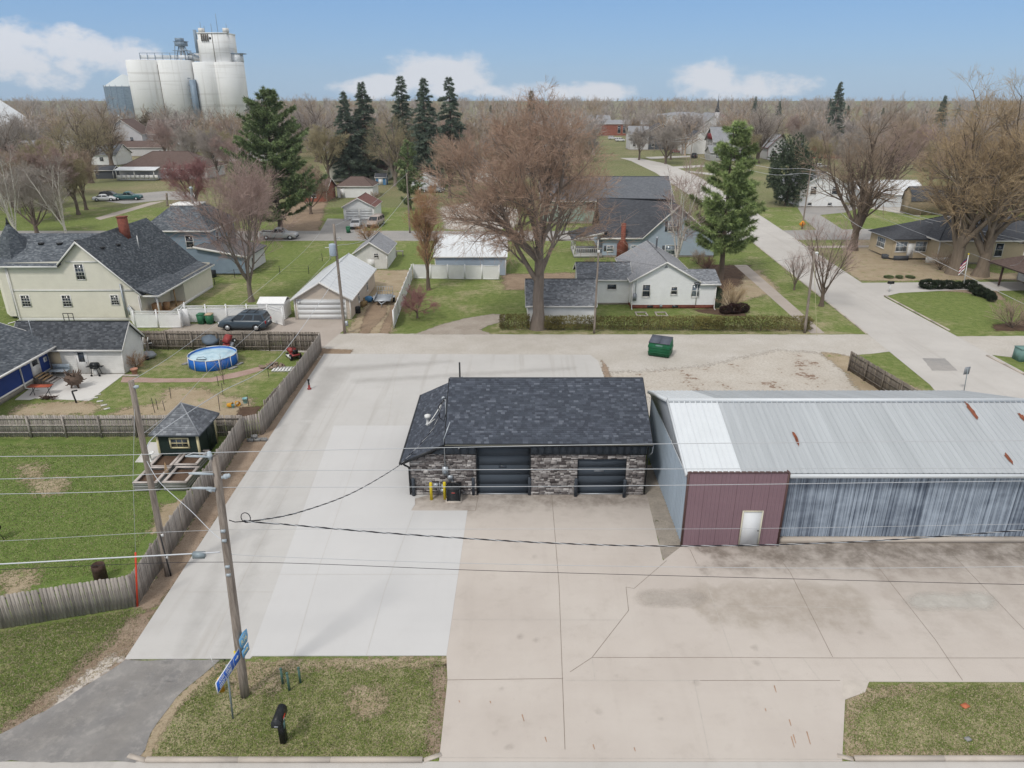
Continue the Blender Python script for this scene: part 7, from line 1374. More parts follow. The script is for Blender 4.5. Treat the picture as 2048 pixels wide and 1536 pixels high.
MB().lathe([(rb, 0)] + [(rb + (.06 if i % 2 else -.02), zb_ * i / 40) for i in range(1,41)], (x, GY + 25,0),32, False).build('shell', 'bin_steel', T); MB().lathe([(rb + .3, zb_ - .1),(1.5, zp_),(.1, zp_ + .5)], (x, GY + 25,0),32, False).build('cone_roof', M('bin_roof', 'b9c0c2',.4,.08), T)
for k_ in range(20): a = 2 * math.pi * k_ / 20; MB().box(x + (rb + .08) * math.cos(a) - .12, x + (rb + .08) * math.cos(a) + .12, GY + 25 + (rb + .08) * math.sin(a) - .12, GY + 25 + (rb + .08) * math.sin(a) + .12,0, zb_ + .8).build('stiffener', 'elevator_steel', T)
x = vp(222,230,420)[0]
for i, (dx_, lab) in enumerate([(-3,'small pale hopper bin, left of the pair before the steel bin'),(4,'small pale hopper bin, right of the pair before the steel bin')]): m = MB(); m.lathe([(2.6,0),(2.6,9),(.5,11.5),(.1,11.6)], (x + dx_, 420,0),16); one(m, 'hopper_bin', 'bin_roof', lab, 'grain bin',(x + dx_, 420,0),'small hopper bins')
# ---------------------------------------------------------------- trees
M('bark_grey', '7b7067',.95,.2,1.5, bump=.5, bscale=6, stretch=(3,3,.5)); M('bark_brown', '6a5d53',.95,.2,1.5, bump=.4, bscale=6, stretch=(3,3,.5)); M('bark_tan', '7d7062',.95,.2,1.5, bump=.4, bscale=6, stretch=(3,3,.5))
q = NT('bark_birch'); v = q.mapv((2,2,5)); q.col(q.mix(q.ramp(q.noise(2.2,4,.7, v),.55,.66), lin('cfc8bf'), lin('4d443e')),.9)
for nm, c in (('twig_rose', 'ab917f'),('twig_brown', 'a3917f'),('twig_grey', 'a39a92'),('twig_orange', 'ad8a6c'),('twig_red', '9a7170'),('twig_tan', 'b09a7c'),('twig_pink', 'ab958d'),('twig_far', 'a79d97'),('twig_olive', 'a59a7c')): M(nm, c, .95,.12,.35, island=.22, spec=.1)
def needles(name, c, var, lo=.6):
    q = NT(name); g = q.n('ShaderNodeNewGeometry'); c = lin(c); k = q.mix(q.ramp(q.noise(.45,3,.6),.35,.68), sc3(c, lo), sc3(c, 1.35)); h = q.n('ShaderNodeHueSaturation'); q.l(k, h.inputs['Color']); q.l(q.math('ADD', q.math('MULTIPLY', g.outputs['Random Per Island'], 2 * var),1 - var), h.inputs['Value']); q.col(h.outputs[0], .8); q.b.inputs['Specular IOR Level'].default_value = .2
needles('needle_pine', '7a895f',.4); needles('needle_bright', '8c9c66',.4); needles('needle_spruce', '707d6e',.35); needles('needle_cedar', '56624e',.4); needles('needle_juniper', '66583f',.35); needles('leaf_hedge', '736c42',.4); needles('leaf_box', '36402f',.35); needles('leaf_burgundy', '44312e',.3)
def unit(a): return a / np.maximum(np.linalg.norm(a, axis=-1, keepdims=True),1e-9)
def tubes(P, Rr, sides):                      # P (n, m, 3), Rr (n, m) -> verts, quads
    n, m, _ = P.shape; D = np.empty_like(P); D[:, 1:-1] = P[:, 2:] - P[:, :-2]; D[:, 0] = P[:, 1] - P[:, 0]; D[:, -1] = P[:, -1] - P[:, -2]; D = unit(D)
    ref = np.where(np.abs(D[:, :, 2:3]) > .9, np.array([1., 0,0]), np.array([0,0,1.])); U = unit(np.cross(D, ref)); W = np.cross(D, U); a = 2 * np.pi * np.arange(sides) / sides
    V = P[:, :, None, :] + Rr[:, :, None, None] * (U[:, :, None, :] * np.cos(a)[None, None, :, None] + W[:, :, None, :] * np.sin(a)[None, None, :, None])
    idx = np.arange(n * m * sides).reshape(n, m, sides); A = idx[:, :-1]; B = idx[:, 1:]; F = np.stack([A, np.roll(A, -1,2), np.roll(B, -1,2), B], -1).reshape(-1,4)
    return V.reshape(-1,3), F
class Acc:
    def __init__(s): s.V = []; s.F = []; s.n = 0
    def add(s, V, F): s.V.append(V); s.F.append(F + s.n); s.n += len(V)
    def get(s): return np.concatenate(s.V), np.concatenate(s.F)
def bare(seed, H, th, tr, lev, lean=(0,0), sides=(10,7,5,4,3,3), trunk_lev=1, first=None, rmin=.011, nss=(6,5,3,2,1,1), flat=False):
    """lev: per level (nchild, length ratio or first length, angle lo, angle hi, wobble, up bias, radius ratio)"""
    rng = np.random.default_rng(seed); tk, cr = Acc(), Acc()
    m = 6; z = np.linspace(0,1, m); P = np.zeros((1, m, 3)); P[0, :, 2] = z * th; P[0, :, 0] = lean[0] * z + np.cumsum(rng.normal(0,.04 * th / m, m)) * (z > 0); P[0, :, 1] = lean[1] * z
    Rr = tr * (1 - .35 * z)[None]; Rr[0,0] *= 1.45; V, F = tubes(P, Rr, sides[0]); tk.add(V, F)
    cur = (P, Rr, np.array([H - th]))
    for li, (nc, lr, a0, a1, wob, up, rr) in enumerate(lev):
        P, Rr, L = cur; n, m, _ = P.shape; k = n * nc; par = np.repeat(np.arange(n), nc)
        if li == 0: t = rng.uniform(.72,1.0, k) if first is None else rng.uniform(first, 1.0, k); t[0] = 1.0
        else: t = rng.uniform(.22,1.0, k); t[::nc] = 1.0
        f = t * (m - 1); i0 = np.minimum(f.astype(int), m - 2); w_ = (f - i0)[:, None]; S = P[par, i0] * (1 - w_) + P[par, i0 + 1] * w_; pd = unit(P[par, i0 + 1] - P[par, i0]); pr = Rr[par, i0] * (1 - w_[:, 0]) + Rr[par, i0 + 1] * w_[:, 0]
        rv = unit(np.cross(pd, rng.normal(0,1,(k, 3)))); 
        if li == 0: az_ = np.linspace(0,2 * np.pi, k, endpoint=False) + rng.uniform(-.4,.4, k); rv = np.stack([np.cos(az_), np.sin(az_), np.zeros(k)], 1)
        ang = rng.uniform(a0, a1, k); ang = np.where(t > .99, ang * .45, ang); d = unit(pd * np.cos(ang)[:, None] + rv * np.sin(ang)[:, None])
        Lc = (L[par] * lr * rng.uniform(.65,1.2, k) * (1.25 - .5 * t)) if li else L[par] * lr * rng.uniform(.8,1.1, k)
        ns = nss[li]; Q = np.zeros((k, ns + 1,3)); Q[:, 0] = S; dd = d.copy()
        for s_ in range(ns): dd = unit(dd + rng.normal(0, wob, (k, 3)) + np.array([0,0, up])); Q[:, s_ + 1] = Q[:, s_] + dd * (Lc / ns)[:, None]
        r0 = np.minimum(pr * .8, np.maximum(pr * rr * rng.uniform(.8,1.2, k), rmin)); r0 = np.maximum(r0, rmin); R2 = r0[:, None] * np.linspace(1,.42 if li < len(lev) - 1 else .45, ns + 1)[None]
        if flat and li == len(lev) - 1:
            sd_ = unit(np.cross(d, rng.normal(0,1,(k, 3)))) * rmin * 1.3; V = np.stack([Q[:, 0] - sd_, Q[:, 0] + sd_, Q[:, -1]], 1).reshape(-1,3); (a_, A4),(b_, B4) = tk.get(), cr.get(); tri = lambda f: np.concatenate([f[:, [0,1,2]], f[:, [0,2,3]]])
            return (a_, tri(A4)),(np.concatenate([b_, V]), np.concatenate([tri(B4), np.arange(len(V)).reshape(-1,3) + len(b_)]))
        V, F = tubes(Q, R2, sides[li + 1]); (tk if li < trunk_lev else cr).add(V, F); cur = (Q, R2, Lc)
    return tk.get(), cr.get()
PROTO = {}
def tree(name, label, key, loc, s=1.0, rz=0.0, bark='bark_grey', twig='twig_brown', group=None, sxy=None):
    T = thing(name, label, 'tree',(0,0,0), group)
    (tv, tf),(cv_, cf) = PROTO[key]
    def part(nm, V, F, mt):
        k_ = (key, nm)
        if k_ not in PROTO: o = raw_mesh(nm, V, F, mt, T, nm == 'trunk'); PROTO[k_] = o.data
        else: o = bpy.data.objects.new(nm, PROTO[k_]); COL.objects.link(o); o.parent = T; o.material_slots[0].link = 'OBJECT'; o.material_slots[0].material = MT[mt]
    part('trunk', tv, tf, bark); part('crown', cv_, cf, twig)
    T.location = (loc[0], loc[1], -.05); T.rotation_euler = (0,0, rz); T.scale = ((sxy or s),(sxy or s), s); return T
#            nchild len a0 a1 wob up rr
PROTO['maple'] = bare(21,20.5,7.0,.5, [(9,.60,.35,1.0,.09,.05,.6),(8,.56,.4,.95,.12,.03,.55),(8,.58,.4,1.0,.14,.04,.55),(7,.62,.35,1.0,.16,.04,.6),(6,.7,.3,.9,.18,.06,.7)], first=.45, trunk_lev=3, rmin=.011)
PROTO['big'] = bare(5,20.5,5.5,.75, [(7,.66,.28,.95,.09,.06,.66),(7,.58,.4,.95,.13,.03,.6),(7,.6,.4,1.0,.15,.04,.58),(6,.64,.35,1.0,.17,.04,.6),(4,.7,.3,.9,.18,.05,.7)], first=.4, trunk_lev=3, rmin=.012)
PROTO['vase'] = bare(9,14,2.6,.26, [(7,.62,.18,.62,.06,.05,.5),(8,.52,.3,.75,.10,.05,.5),(7,.58,.3,.8,.12,.05,.55),(7,.62,.3,.8,.15,.05,.6),(3,.7,.3,.8,.15,.05,.6)], first=.5, trunk_lev=2)
PROTO['street'] = bare(17,10.5,2.2,.24, [(10,.68,.3,.95,.07,.05,.45),(7,.5,.3,.8,.10,.05,.5),(6,.55,.3,.8,.12,.05,.55),(4,.6,.3,.8,.15,.05,.6)], first=.5, trunk_lev=2, rmin=.009)
PROTO['oval'] = bare(31,10,8.6,.2, [(34,1.9,.35,.7,.05,.10,.35),(9,.5,.3,.7,.08,.06,.5),(7,.58,.3,.8,.12,.05,.55),(4,.65,.3,.8,.15,.05,.6)], first=.2)
PROTO['bushy'] = bare(41,4.0,.9,.11, [(9,.62,.5,1.15,.12,.03,.5),(9,.58,.4,.9,.15,.03,.5),(8,.6,.3,.9,.15,.03,.55),(6,.65,.3,.8,.15,.03,.6)], first=.5, rmin=.008)
PROTO['shrub'] = bare(43,2.0,.1,.06, [(20,.85,.2,.95,.08,.03,.5),(8,.5,.3,.8,.12,.03,.5),(7,.58,.3,.8,.12,.03,.55)], first=.0, rmin=.007)
mids = [(7,.6,.4,.9,.12,.04,.55),(6,.64,.4,.9,.14,.04,.6),(5,.68,.35,.9,.16,.04,.7)]
PROTO['mid1'] = bare(51,18,4.5,.42, [(8,.56,.25,.9,.09,.05,.5),(7,.55,.4,.9,.12,.04,.5)] + mids[:2] + mids[2:], first=.45, rmin=.02)
PROTO['mid2'] = bare(52,16,3.5,.40, [(9,.58,.3,1.0,.09,.05,.5),(7,.55,.4,.9,.12,.04,.5)] + mids, first=.4, rmin=.02)
PROTO['mid3'] = bare(53,19,6.0,.40, [(10,.5,.3,.85,.08,.06,.5),(7,.52,.4,.9,.12,.05,.5)] + mids, first=.35, rmin=.02)
PROTO['birch'] = bare(61,13,2.5,.24, [(5,.8,.15,.6,.07,.04,.66),(9,.36,.4,.9,.1,.04,.42),(7,.58,.4,.9,.14,.02,.5),(6,.65,.35,.9,.16,.0,.6)], first=.3, trunk_lev=2, rmin=.013)
PROTO['sapling'] = bare(71,3.2,1.2,.03, [(7,.7,.2,.6,.06,.06,.5),(5,.5,.3,.7,.1,.05,.5)], first=.3, rmin=.006)
def P_(px, py): return gp(px, py)
tree('maple_tree', 'huge bare maple with rosy twigs rising behind the hedge', 'maple', P_(1075,657),1.16,.6,'bark_grey', 'twig_rose', sxy=1.28)
tree('bare_tree', 'huge bare tree with bronze twigs in front of the tan house', 'big', P_(1908,548),1.08,.3,'bark_tan', 'twig_tan'); tree('bare_tree', 'huge leaning bare tree at the right edge beside the flag pole', 'big', P_(1960,552),1.05,2.2,'bark_tan', 'twig_tan'); tree('bare_tree', 'big bare tree standing by the kerb of the cross street left of the tan house', 'big', P_(1705,500),.95,4.0,'bark_brown', 'twig_brown', sxy=.82)
tree('street_tree', 'spreading bare street tree at the corner pole of the hedge', 'street', P_(1642,612),1.0,0,'bark_brown', 'twig_pink'); tree('young_tree', 'slender young bare tree left of the spreading street tree', 'street', P_(1588,580),.5,1.5,'bark_brown', 'twig_pink')
tree('pear_tree', 'upright oval bare tree with orange buds before the pale blue metal building', 'oval', P_(857,580),1.0,0,'bark_brown', 'twig_orange'); tree('red_bud_tree', 'small round bare tree with dark red twigs beside the white vinyl fence', 'bushy', P_(835,636),.92,0,'bark_brown', 'twig_red', sxy=1.05)
tree('bare_tree', 'vase shaped bare tree behind the lattice fence and parked car', 'vase', P_(503,603),1.2,1.0,'bark_grey', 'twig_pink'); tree('birch_tree', 'white barked birch rising behind the white house', 'birch', P_(1350,553),1.1,2.0,'bark_birch', 'twig_pink'); tree('red_tree', 'bare tree with dark red twigs left of the tall pine', 'mid2', P_(395,425),.78,.5,'bark_brown', 'twig_red'); tree('bare_tree', 'bare tree behind the slate blue house roof', 'vase', P_(515,488),.8,3.0,'bark_brown', 'twig_pink')
tree('birch_tree', 'river birch with pale trunks at the left edge behind the cream house', 'birch', P_(40,492),1.2,.0,'bark_birch', 'twig_grey'); tree('birch_tree', 'river birch with pale trunks just left of the slate blue house', 'birch', P_(135,478),1.0,1.0,'bark_birch', 'twig_grey')
tree('bare_tree', 'bare bushy tree behind the tower of the cream house', 'mid2', P_(75,470),.85,2.0,'bark_brown', 'twig_grey'); tree('bare_tree', 'bare tree at the left edge above the tower roof', 'mid1', P_(-10,430),.9,2.6,'bark_brown', 'twig_pink'); tree('bare_tree', 'wide vase shaped tree in front of the white low house at far left', 'big', P_(182,366),.92,1.0,'bark_brown', 'twig_olive'); tree('bare_tree', 'thick trunked bare tree below the steel grain bin', 'big', P_(224,333),.95,5.0,'bark_brown', 'twig_brown')
tree('bare_tree', 'bare tree with olive twigs in front of the dark spruces', 'big', P_(792,372),.86,2.0,'bark_grey', 'twig_olive'); tree('bare_tree', 'low spreading bare tree beside the brick cottage', 'mid2', P_(622,428),.72,2.0,'bark_brown', 'twig_brown'); tree('bare_tree', 'dark trunked tree on the far lawn beside the side street', 'mid2', P_(1331,328),1.0,1.0,'bark_brown', 'twig_grey'); tree('bare_tree', 'thin bare tree left of the far lawn tree', 'mid3', P_(1278,320),.8,1.0,'bark_brown', 'twig_grey')
tree('bare_tree', 'bare tree behind the low metal building at right', 'mid1', P_(1790,380),.95,1.0,'bark_brown', 'twig_brown'); tree('bare_tree', 'leaning bare tree behind the white gabled house', 'mid1', P_(1610,330),.9,4.0,'bark_brown', 'twig_grey'); tree('bare_tree', 'thin pale bare tree behind the tan house roof', 'mid3', P_(1960,420),.9,2.0,'bark_grey', 'twig_tan')
tree('yard_sapling', 'thin bare sapling in front of the round pool', 'sapling', P_(448,768),1.0,0,'bark_brown', 'twig_grey')
for i, (px, py, s, tw, lab) in enumerate([(738,484,1.5,'twig_orange', 'tan bare bush behind the small white shed'),(1462,618,1.3,'twig_tan', 'large bare bush at the right end of the white house'),(2022,655,1.35,'twig_brown', 'bare bush in the round bed at the right edge'),(274,738,.7,'twig_orange', 'dry brown bush at the corner of the white outbuilding'),(1880,540,1.2,'twig_brown', 'bare bush in front of the tan house wall'),(1180,535,.7,'twig_brown', 'bare bush below the porch of the pale blue house'),(1395,528,.9,'twig_brown', 'bare bush at the right corner of the pale blue house'),(750,400,.9,'twig_brown', 'small bush beside the flat white garage'),(1415,540,.9,'twig_red', 'dark red bare bush under the birch')]):
    T = tree('bare_bush', lab, 'shrub', P_(px, py), s, i * 1.3,'bark_brown', tw); T['category'] = 'bush'
# evergreens
def blades(C, D, k, ln, wd, spread, rng):      # k thin triangles from each centre, leaning around D
    n = len(C); c = np.repeat(C, k, 0); d = unit(np.repeat(D, k, 0) + rng.normal(0, spread, (n * k, 3))); s = unit(np.cross(d, rng.normal(0,1,(n * k, 3)))); L = ln * rng.uniform(.6,1.2,(n * k, 1)); w_ = wd * rng.uniform(.7,1.2,(n * k, 1))
    V = np.stack([c - s * w_, c + s * w_, c + d * L], 1).reshape(-1,3); return V, np.arange(n * k * 3).reshape(-1,3)
def conifer(seed, H, tr, rad, zlo, nb, tuft, k, ln, wd, droop, spread, upt=.2, gap=.0, pw=.8, whorl=None):
    rng = np.random.default_rng(seed); tk = Acc(); z = np.linspace(0,1,9); P = np.zeros((1,9,3)); P[0, :, 2] = z * H; P[0,1:, 0] = np.cumsum(rng.normal(0,.06,8)); V, F = tubes(P, (tr * (1 - .93 * z))[None], 8); tk.add(V, F)
    t = np.sort(rng.uniform(0,1, nb)) if whorl is None else np.clip(np.repeat(np.linspace(0,.98, whorl), nb // whorl) + rng.normal(0,.008, nb // whorl * whorl),0,1); nb = len(t)
    zz = zlo + (H - zlo) * t; az_ = rng.uniform(0,2 * np.pi, nb); Lb = rad * (1 - t) ** pw * rng.uniform(.62,1.12, nb) * (1 + gap * np.sin(t * 40 + seed)) + .25; Lb *= np.where(t < .12,.75,1)
    m = 6; Q = np.zeros((nb, m, 3)); s = np.linspace(0,1, m); Q[:, :, 0] = np.cos(az_)[:, None] * Lb[:, None] * s; Q[:, :, 1] = np.sin(az_)[:, None] * Lb[:, None] * s; Q[:, :, 2] = zz[:, None] + Lb[:, None] * (droop * s + (upt - droop * .3) * s ** 2)
    V, F = tubes(Q, np.maximum(.012,.02 * Lb)[:, None] * np.linspace(1,.3, m)[None], 3); tk.add(V, F)
    nt_ = np.maximum(3,(tuft * Lb).astype(int)); bi = np.repeat(np.arange(nb), nt_); u = rng.uniform(.18,1.02, len(bi)) ** .8; f = np.clip(u, 0,.999) * (m - 1); i0 = f.astype(int); w_ = (f - i0)[:, None]; C = Q[bi, i0] * (1 - w_) + Q[bi, np.minimum(i0 + 1, m - 1)] * w_
    side = np.stack([-np.sin(az_[bi]), np.cos(az_[bi]), np.zeros(len(bi))], 1); C = C + side * (rng.uniform(-1,1, len(bi)) * .30 * Lb[bi] * np.clip(1.1 - u, .15,1))[:, None] + rng.normal(0,.06, C.shape)
    D = np.stack([np.cos(az_[bi]), np.sin(az_[bi]), np.full(len(bi), upt)], 1); V, F = blades(C, D, k, ln, wd, spread, rng); return tk.get(),(V, F)
PROTO['pine_a'] = conifer(3,22.5,.45,8.8,2.2,190,8.5,13,.62,.06,.08,.8,.35,.15,.6); PROTO['pine_b'] = conifer(8,18.5,.36,4.4,3.6,140,13,15,.62,.05,.0,.85,.35,.25,.6,22)
PROTO['spruce_a'] = conifer(12,26,.35,5.2,2.0,264,11,10,.6,.05,-.12,.65,-.1,.1,.8,44); PROTO['spruce_b'] = conifer(14,26,.35,5.6,4.0,216,10,10,.6,.05,-.18,.65,-.1,.15,.85,36)
PROTO['slim'] = conifer(15,12,.2,2.6,.8,90,10,10,.5,.06,.1,.8,.3,.2,.55)
def cloud(seed, rx, ry, rz_, zc, n, k, ln, wd, lump=.25, box=False, shell=.75):
    rng = np.random.default_rng(seed); D = unit(rng.normal(0,1,(n, 3)))
    if box: C = rng.uniform(-1,1,(n, 3)); ax_ = rng.integers(0,3, n); m_ = rng.random(n) < .6; C[np.arange(n)[m_], ax_[m_]] = np.sign(C[np.arange(n)[m_], ax_[m_]]) * rng.uniform(.8,1.02, m_.sum()); C *= np.array([rx, ry, rz_]); D = unit(C / np.array([rx, ry, rz_]) + np.array([0,0,.5]))
    else:
        r = rng.uniform(shell, 1.0, n) * (1 + lump * np.array([mnoise.noise(Vector(d * 2.2) + Vector((seed, 0,0))) for d in D])); C = D * r[:, None] * np.array([rx, ry, rz_])
    C[:, 2] += zc; C[:, 2] = np.maximum(C[:, 2], .05); return blades(C, D, k, ln, wd, .55, rng)
tree('pine_tree', 'tall dense white pine between the slate blue house and the two door garage', 'pine_a', P_(562,468),1.0,0,'bark_brown', 'needle_pine'); tree('pine_tree', 'bright green pine with bare lower trunk beside the white house', 'pine_b', P_(1442,560),1.0,0,'bark_brown', 'needle_bright')
for i, (px, py, Y_, s, key, lab) in enumerate([(685,182,196,.9,'spruce_a', 'leftmost dark spruce of the row of five'),(722,163,200,.97,'spruce_a', 'second dark spruce from the left in the row of five'),(800,150,205,1.0,'spruce_b', 'middle spruce of the row of five with open top'),(847,155,185,1.0,'spruce_a', 'tall dark spruce, fourth in the row of five'),(897,152,195,1.02,'spruce_b', 'rightmost spruce of the row of five, loosely branched')]):
    x, z = vp(px, py, Y_); tree('spruce_tree', lab, key, (x, Y_), z / 26, i * 1.1,'bark_brown', 'needle_spruce', 'dark spruces behind the cottage', sxy=z / 26 * (1.15 if i != 1 else 1.3))
tree('small_pine', 'slim ragged pine beside the leaning street pole', 'slim', P_(822,420),1.1,0,'bark_brown', 'needle_pine')
x, z = vp(1683,163,300); tree('spruce_tree', 'single far spruce poking above the treeline at right', 'spruce_a',(x, 300), z / 26,2,'bark_brown', 'needle_spruce'); x, z = vp(1063,180,330); tree('spruce_tree', 'far spruce poking above the treeline behind the maple', 'spruce_b',(x, 330), z / 26,1,'bark_brown', 'needle_spruce')
def bush(name, label, key, loc, s, mat, cat='shrub', group=None, rz=0, stem=True, size=None):
    T = thing(name, label, cat, (0,0,0), group); V, F = PROTO[key]; k_ = (key, 'leaf')
    if k_ not in PROTO: o = raw_mesh('foliage', V, F, mat, T); PROTO[k_] = o.data
    else: o = bpy.data.objects.new('foliage', PROTO[k_]); COL.objects.link(o); o.parent = T; o.material_slots[0].link = 'OBJECT'; o.material_slots[0].material = MT[mat]
    if stem:
        if 'stemmesh' not in PROTO: MB().tube([(0,0,0),(.02,0,.5)], [.05,.03], 6).tube([(0,0,.1),(.15,.1,.5)], [.03,.02], 5).tube([(0,0,.1),(-.15,.08,.5)], [.03,.02], 5).build('stem', 'bark_brown', T); PROTO['stemmesh'] = T.children[-1].data
        else: o = bpy.data.objects.new('stem', PROTO['stemmesh']); COL.objects.link(o); o.parent = T
    T.location = (*loc, 0); T.rotation_euler = (0,0, rz); T.scale = s if isinstance(s, tuple) else (s, s, s); return T
PROTO['cedar'] = tuple(np.concatenate(a) if i == 0 else None for i, a in enumerate([[cloud(5,4.6,4.6,6.4,6.6,2600,12,.6,.07,.5, shell=.55)[0]]]))
PROTO['cedar'] = (PROTO['cedar'][0], np.arange(len(PROTO['cedar'][0])).reshape(-1,3))
tr_ = bare(77,11,6,.3, [(8,.6,.4,1.0,.08,.05,.5)], first=.2, trunk_lev=0)
T = bush('cedar_tree', 'dark rounded evergreen left of the white gabled house', 'cedar', P_(1572,411),1.0,'needle_cedar', 'tree', stem=False); raw_mesh('trunk', tr_[0][0], tr_[0][1], 'bark_brown', T)
T = bush('cedar_tree', 'brownish rounded evergreen in front of the grain elevator', 'cedar',(vp(296,230,330)[0], 330),1.05,'needle_juniper', 'tree', stem=False); o = bpy.data.objects.new('trunk', bpy.data.objects['trunk'].data); bpy.data.objects.remove(o); raw_mesh('trunk', tr_[0][0], tr_[0][1], 'bark_brown', T)
T = bush('dark_evergreen', 'ragged dark evergreen below the right silos', 'cedar',(vp(398,240,330)[0], 330),(1.0,1.0,.8),'needle_spruce', 'tree', stem=False); raw_mesh('trunk', tr_[0][0], tr_[0][1], 'bark_brown', T)
PROTO['boxball'] = cloud(6,.75,.75,.48,.5,900,6,.16,.03,.15)
for i, (px, py, sx_, sz_, lab) in enumerate([(1855,577,1.35,1.1,'first and largest of the clipped dark shrubs by the east drive'),(1876,577,1.05,1.0,'second clipped dark shrub from the mailbox'),(1896,577,1.1,1.0,'third clipped dark shrub from the mailbox'),(1915,577,.8,.85,'fourth small clipped dark shrub, left of the flag pole'),(1937,577,1.2,1.05,'clipped dark shrub just right of the flag pole'),(1950,585,1.1,1.0,'second clipped dark shrub right of the flag pole'),(1961,592,1.2,1.0,'third clipped dark shrub right of the flag pole'),(1976,597,.95,.9,'fourth clipped dark shrub right of the flag pole'),(1982,603,.7,.9,'last and smallest clipped shrub in the curved row')]): bush('clipped_shrub', lab, 'boxball', P_(px, py),(sx_, sx_ * .9, sz_),'leaf_box', 'shrub', 'clipped dark shrubs by the flag pole', i)
for i, (px, py, s, lab) in enumerate([(1450,627,.8,'dark burgundy low shrub, left of three beside the white house'),(1467,626,1.0,'dark burgundy low shrub, middle of three beside the white house'),(1484,624,.95,'dark burgundy low shrub, right of three beside the white house')]): bush('burgundy_shrub', lab, 'boxball', P_(px, py), s, 'leaf_burgundy', 'shrub', 'burgundy shrubs', i)
for i, (px, py) in enumerate([(1777,556),(1798,556),(1820,556)]): bush('daylily_clump', ['low green plant clump left of three on the tan house verge', 'low green plant clump in the middle on the tan house verge', 'low green plant clump right of three on the tan house verge'][i], 'boxball', P_(px, py),(.8,.6,.35),'needle_pine', 'plant', 'green clumps on the verge', i, False)
bush('round_evergreen', 'small dark evergreen at the corner of the white house', 'boxball', P_(1432,615),(.7,.7,2.2),'needle_cedar', 'shrub')
# hedges
def hedge(label, x0, x1, y, h, dep, seed):
    T = thing('clipped_hedge', label, 'hedge',((x0 + x1) / 2, y, 0),'clipped hedge along the alley'); L = (x1 - x0) / 2; n = int(L * 2 * 330); V, F = cloud(seed, L, dep / 2,(h - .25) / 2,(h + .25) / 2, n, 4,.2,.022,0, True); raw_mesh('foliage', V, F, 'leaf_hedge', T); rng = np.random.default_rng(seed); k = int(L * 2 * 14); b = np.stack([rng.uniform(-L, L, k), rng.uniform(-dep * .35, dep * .35, k), np.zeros(k)], 1); tp = b + np.stack([rng.normal(0,.15, k), rng.normal(0,.1, k), rng.uniform(.5,1, k) * h], 1); V, F = tubes(np.stack([b, tp], 1), np.tile([.015,.006], (k, 1)),3); raw_mesh('stems', V, F, 'bark_brown', T, kind='stuff')
hedge('short clipped hedge left of the maple trunk', gx(1000,658), gx(1058,658),67.3,1.35,1.2,1); hedge('long clipped hedge right of the maple trunk', gx(1092,658), gx(1420,658),67.1,1.25,1.0,2); hedge('thicker hedge piece at the right end by the corner pole', gx(1428,660), gx(1618,660),66.9,1.3,1.15,3)
# trees in the distance
rng = random.Random(99); kk = ['mid1', 'mid2', 'mid3', 'big']; tw = ['twig_far', 'twig_grey', 'twig_pink', 'twig_brown', 'twig_olive', 'twig_far']; nfar = 0; occupied = []
for o in list(COL.objects):
    if o.parent is None and o.get('category') in ('house', 'garage', 'building', 'school', 'church', 'hall', 'barn', 'shed'): occupied.append((o.location.x, o.location.y))
def clear(x, y, d=9):
    if any(abs(x - a) < d + 4 and abs(y - b) < d for a, b in occupied): return False
    if 105 < y < 130: return False
    if y < 330 and 36 + (y - 100) * .02 < x < 54: return False      # the side street
    return True
def hides(x, y):                              # would stand right before a house that the photo shows
    zc_ = y * CP + HC * SP; a = 1024 + FPX * x / zc_
    return (235 < a < 330 and 215 < y < 312) or (1590 < a < 1700 and 125 < y < 165) or (1190 < a < 1250 and 270 < y < 440) or (1375 < a < 1450 and 230 < y < 300)
spots = []
for px, py in [(20,400),(55,372),(100,350),(5,350),(130,318),(45,320),(90,300),(265,330),(330,352),(350,300),(420,330),(445,300),(380,285),(470,290),(650,330),(690,330),(640,300),(600,300),(740,330),(760,300),(905,350),(930,320),(880,300),(1000,350),(1040,320),(970,300),(1100,330),(1130,305),(1180,320),(1220,300),(1270,290),(1310,285),(1370,290),(1420,300),(1450,290),(1500,300),(1540,300),(1590,300),(1520,330),(1640,310),(1680,320),(1720,340),(1660,345),(1750,310),(1800,330),(1840,340),(1880,330),(1920,350),(1960,320),(2000,340),(2035,360),(2060,390),(1860,380),(1900,400),(1990,400),(1780,300),(1830,300),(1700,300),(1945,300),(2010,300),(12,452),(62,448),(112,440),(155,428),(30,412),(92,408),(138,392),(175,415),(-20,400),(655,362),(700,350),(905,395),(945,388),(1012,385),(1062,402),(1110,385),(1470,322),(1530,318),(1770,395),(1690,372),(2030,440),(450,345),(480,360),(300,345),(330,330)]:
    x, y = gp(px + rng.uniform(-8,8), py + rng.uniform(-6,6))
    if clear(x, y, 6) and not hides(x, y): spots.append((x, y))
while len(spots) < 88:
    y = rng.uniform(165,360); x = y * rng.uniform(-.8,.8)
    if clear(x, y, 9) and not hides(x, y) and not (x > -50 and x < 56 and y < 230): spots.append((x, y))
def prj(x, y): zc_ = y * CP + HC * SP; return 1024 + FPX * x / zc_, 768 - FPX * (y * SP - HC * CP) / zc_
marks = [(*prj(o.location.x, o.location.y), o.location.y, o.name.split('.')[0].replace('_', ' ')) for o in COL.objects if o.parent is None and o.get('category') in ('house', 'garage', 'building', 'school', 'church', 'hall', 'barn', 'shed', 'grain elevator') and o.location.y > 90 and not o.name.startswith('far_house')]
tone = {'twig_far': 'pale grey', 'twig_grey': 'grey', 'twig_pink': 'rosy', 'twig_brown': 'brown', 'twig_olive': 'olive'}; form = {'mid1': 'tall', 'mid2': 'broad', 'mid3': 'slender', 'big': 'stout'}; seen = {}
